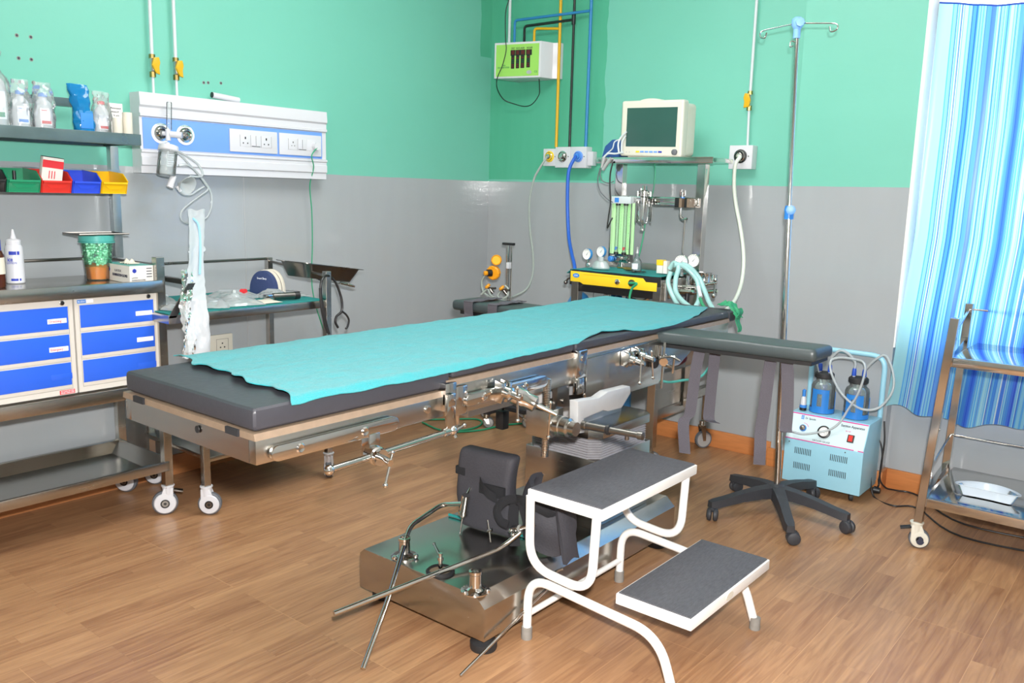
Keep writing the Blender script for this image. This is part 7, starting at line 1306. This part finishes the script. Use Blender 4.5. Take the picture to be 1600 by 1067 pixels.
b = BM(); tube(b, [(c3[0], c3[1] - 0.022, c3[2]), (0.681, -0.100, 1.432), (0.669, -0.120, 1.378), (0.671, -0.130, 1.296), (0.691, -0.150, 1.161), (0.741, -0.200, 1.028), (0.818, -0.280, 0.951), (0.912, -0.380, 0.880), (0.93, -0.42, 0.80)], 0.0095, n=12); solo('blue_hose', b, 'hose_blue', 'thick blue hose from the blue outlet down to the anaesthesia machine', 'hose')
b = BM(); tube(b, [(c4[0], c4[1] - 0.022, c4[2]), (1.626, -0.090, 1.442), (1.611, -0.100, 1.406), (1.617, -0.110, 1.311), (1.638, -0.120, 1.222), (1.668, -0.130, 1.134), (1.701, -0.150, 1.032), (1.724, -0.180, 0.946), (1.749, -0.250, 0.863), (1.782, -0.380, 0.803), (1.819, -0.550, 0.776), (1.88, -0.66, 0.79)], 0.0090, n=12); solo('white_hose', b, 'white_hose', 'long cream hose from the single outlet curving down to the table head', 'hose')

# ================================================================= REGULATOR STAND IN THE CORNER
rs = T('regulator_stand', 'chrome stand with two orange regulators in the room corner', 'regulator stand', (0.49, -0.40, 0))
rx, ry = 0.49, -0.40
b = BM(); cyl(b, (rx, ry, 0.10), (rx, ry, 0.985), 0.0095, n=18); cyl(b, (rx + 0.016, ry + 0.01, 0.10), (rx + 0.016, ry + 0.01, 0.97), 0.004, n=10); ob('pole', b, 'chrome', rs)
b = BM(); box(b, (rx - 0.034, ry - 0.012, 0.975), (rx + 0.038, ry + 0.012, 0.988), bev=0.002); ob('top_plate', b, 'black', rs)
b = BM(); box(b, (rx - 0.16, ry - 0.02, 0.075), (rx + 0.16, ry + 0.02, 0.10), bev=0.004); box(b, (rx - 0.02, ry - 0.16, 0.075), (rx + 0.02, ry + 0.16, 0.10), bev=0.004); ob('base_cross', b, 'base_black', rs)
for (dx, dy) in ((0.15, 0), (-0.15, 0), (0, 0.15), (0, -0.15)): caster(rs, rx + dx, ry + dy, 0.076, 'steel', 0.7, r=0.03)
yc = ry - 0.02; nv_ = Vector((0.55, -0.85, 0)).normalized()
b = BM(); lathe(b, [(0, -0.012), (0.026, -0.012), (0.028, -0.006), (0.028, 0.012), (0.025, 0.015), (0.022, 0.012), (0, 0.012)], (0.436, -0.430, 0.894), nv_, n=30, mis=[0, 0, 0, 0, 0, 1]); ob('pressure_gauge', b, ['orange', 'yellow_bin'], rs, label='orange rimmed gauge')
c = Vector((0.416, -0.430, 0.824)); d = Vector((-0.15, -1, 0)).normalized(); d = Vector((0.25, -0.95, -0.05)).normalized()
b = BM(); n = 36; rings = []
for h_, r_ in ((-0.016, 0.030), (-0.012, 0.038), (0.010, 0.038), (0.016, 0.032)):
    x_, y_, d_ = frame(d); rings.append([b.verts.new(c + d * h_ + (x_ * math.cos(6.283 * k / n) + y_ * math.sin(6.283 * k / n)) * (r_ * (1 + 0.035 * math.cos(12 * 6.283 * k / n)))) for k in range(n)])
for P1, P2 in zip(rings, rings[1:]):
    for k in range(n): b.faces.new((P1[k], P1[(k + 1) % n], P2[(k + 1) % n], P2[k]))
b.faces.new(rings[0]); b.faces.new(rings[-1]); rg = ob('regulator_body', b, 'orange', rs); k_ = (d + Vector((-0.75, 0, 0))).normalized()
b = BM(); lathe(b, [(0, 0.012), (0.020, 0.012), (0.019, 0.036), (0, 0.036)], c, k_, n=28); lathe(b, [(0, 0.036), (0.012, 0.036), (0.013, 0.052), (0.009, 0.055), (0, 0.055)], c, k_, n=8, mi=1); ob('regulator_knob', b, ['black', 'orange'], rg)
b = BM(); box(b, (rx + 0.008, ry - 0.025, 0.852), (rx + 0.026, ry + 0.0, 0.885), bev=0.003); ob('bracket', b, 'white_plastic', rs)
for (px_, lab) in (((0.386, -0.440, 0.749), 0), ((0.485, -0.440, 0.748), 1)):
    b = BM(); lathe(b, [(0, -0.006), (0.014, -0.006), (0.018, 0), (0.014, 0.008), (0, 0.009)], px_, (-0.5, -0.5, 0.8), n=20); ob('outlet_knob', b, 'orange', rs)
    b = BM(); p = Vector(px_) + Vector((0.006, 0.012, -0.014)); cyl(b, p, p + Vector((0.018, 0.006, -0.022)), 0.012, 0.009); cyl(b, p + Vector((-0.02, 0, 0.0)), p + Vector((0.04, 0, 0.006)), 0.006); ob('outlet_body', b, 'steel_dark', rs)
b = BM(); tube(b, [(0.357, -0.430, 0.805), (0.335, -0.430, 0.769), (0.355, -0.440, 0.719), (0.401, -0.440, 0.695), (0.469, -0.440, 0.688), (0.514, -0.430, 0.705), (0.513, -0.420, 0.742), (0.490, -0.420, 0.761)], 0.0055, n=8)
tube(b, [(0.449, -0.300, 0.685), (0.494, -0.400, 0.687), (0.483, -0.440, 0.686), (0.460, -0.440, 0.704), (0.468, -0.430, 0.728)], 0.0055, n=8); tube(b, [(0.350, -0.450, 0.701), (0.386, -0.440, 0.732), (0.423, -0.450, 0.701), (0.530, -0.460, 0.682), (0.600, -0.460, 0.682)], 0.0055, n=8); ob('hose_loops', b, 'grey_hose', rs)

# ================================================================= THINGS UNDER THE TABLE
b = BM(); tube(b, [(0.188, -0.730, 0.006), (0.368, -0.768, 0.006), (0.456, -0.664, 0.006), (0.442, -0.534, 0.006), (0.354, -0.472, 0.006), (0.241, -0.584, 0.006), (0.116, -0.708, 0.006), (0.022, -0.665, 0.006)], 0.005, n=8)
tube(b, [(0.425, -0.780, 0.006), (0.513, -0.625, 0.006), (0.545, -0.451, 0.006), (0.638, -0.286, 0.006)], 0.005, n=8); solo('green_hose', b, 'green_cable', 'green hose coiled on the floor under the operating table', 'hose')
b = BM(); tube(b, [(1.679, -0.620, 0.462), (1.624, -0.620, 0.445), (1.560, -0.620, 0.440), (1.721, -0.600, 0.471), (1.755, -0.580, 0.494), (1.777, -0.560, 0.551), (1.785, -0.550, 0.621), (1.796, -0.550, 0.721)][0:1] + [(1.721, -0.600, 0.471), (1.755, -0.580, 0.496), (1.777, -0.560, 0.551), (1.785, -0.550, 0.621), (1.793, -0.550, 0.720)], 0.0055, n=8)
tube(b, [(1.562, -0.660, 0.455), (1.619, -0.640, 0.447), (1.679, -0.620, 0.462)], 0.0055, n=8); solo('teal_hose', b, 'teal_lid', 'teal hose hanging in a loop behind the arm board straps', 'hose')
b = BM(); box(b, (1.20, -0.56, 0.50), (1.30, -0.54, 0.54)); b.free()
b = BM(); sphere(b, (1.42, -0.62, 0.56), 0.055, (0.9, 0.6, 1.25), n=20); crumple(b, 0.012, 18); rb = T('breathing_bag', 'dark maroon rubber bag hanging beside the anaesthesia machine', 'breathing bag', (1.57, -0.46, 0.5)); b.transform(Matrix.Translation((0.155, 0.12, 0.0))); ob('bag', b, 'maroon', rb); b = BM(); cyl(b, (1.575, -0.50, 0.62), (1.575, -0.46, 0.70), 0.013); tube(b, [(1.575, -0.46, 0.69), (1.572, -0.43, 0.76), (1.57, -0.42, 0.82)], 0.011); ob('bag_neck', b, 'black', rb)
ps = T('hanging_plug', 'black plug and lead hanging under the operating table', 'hanging plug', (1.3, -1.2, 0.4)); px_ = Vector((1.490, -1.633, 0.444))
b = BM(); box(b, px_ + Vector((-0.018, -0.018, -0.035)), px_ + Vector((0.018, 0.018, 0.035)), bev=0.006); tube(b, [px_ + Vector((0, 0, 0.03)), (1.490, -1.618, 0.525), (1.490, -1.594, 0.568), (1.490, -1.561, 0.582)], 0.0045, n=8); ob('plug', b, 'black', ps)
b = BM(); P_ = [Vector((1.253, -1.234, 0.030)), Vector((1.045, -0.840, 0.030))]; d = (P_[1] - P_[0]); n_ = Vector((-d.y, d.x, 0)).normalized() * 0.03
prism(b, [P_[0] - d * 0.4 - n_, P_[1] - n_, P_[1] + n_, P_[0] - d * 0.4 + n_], (0, 0, 0.012)); b.free()

bpy.context.view_layer.update()
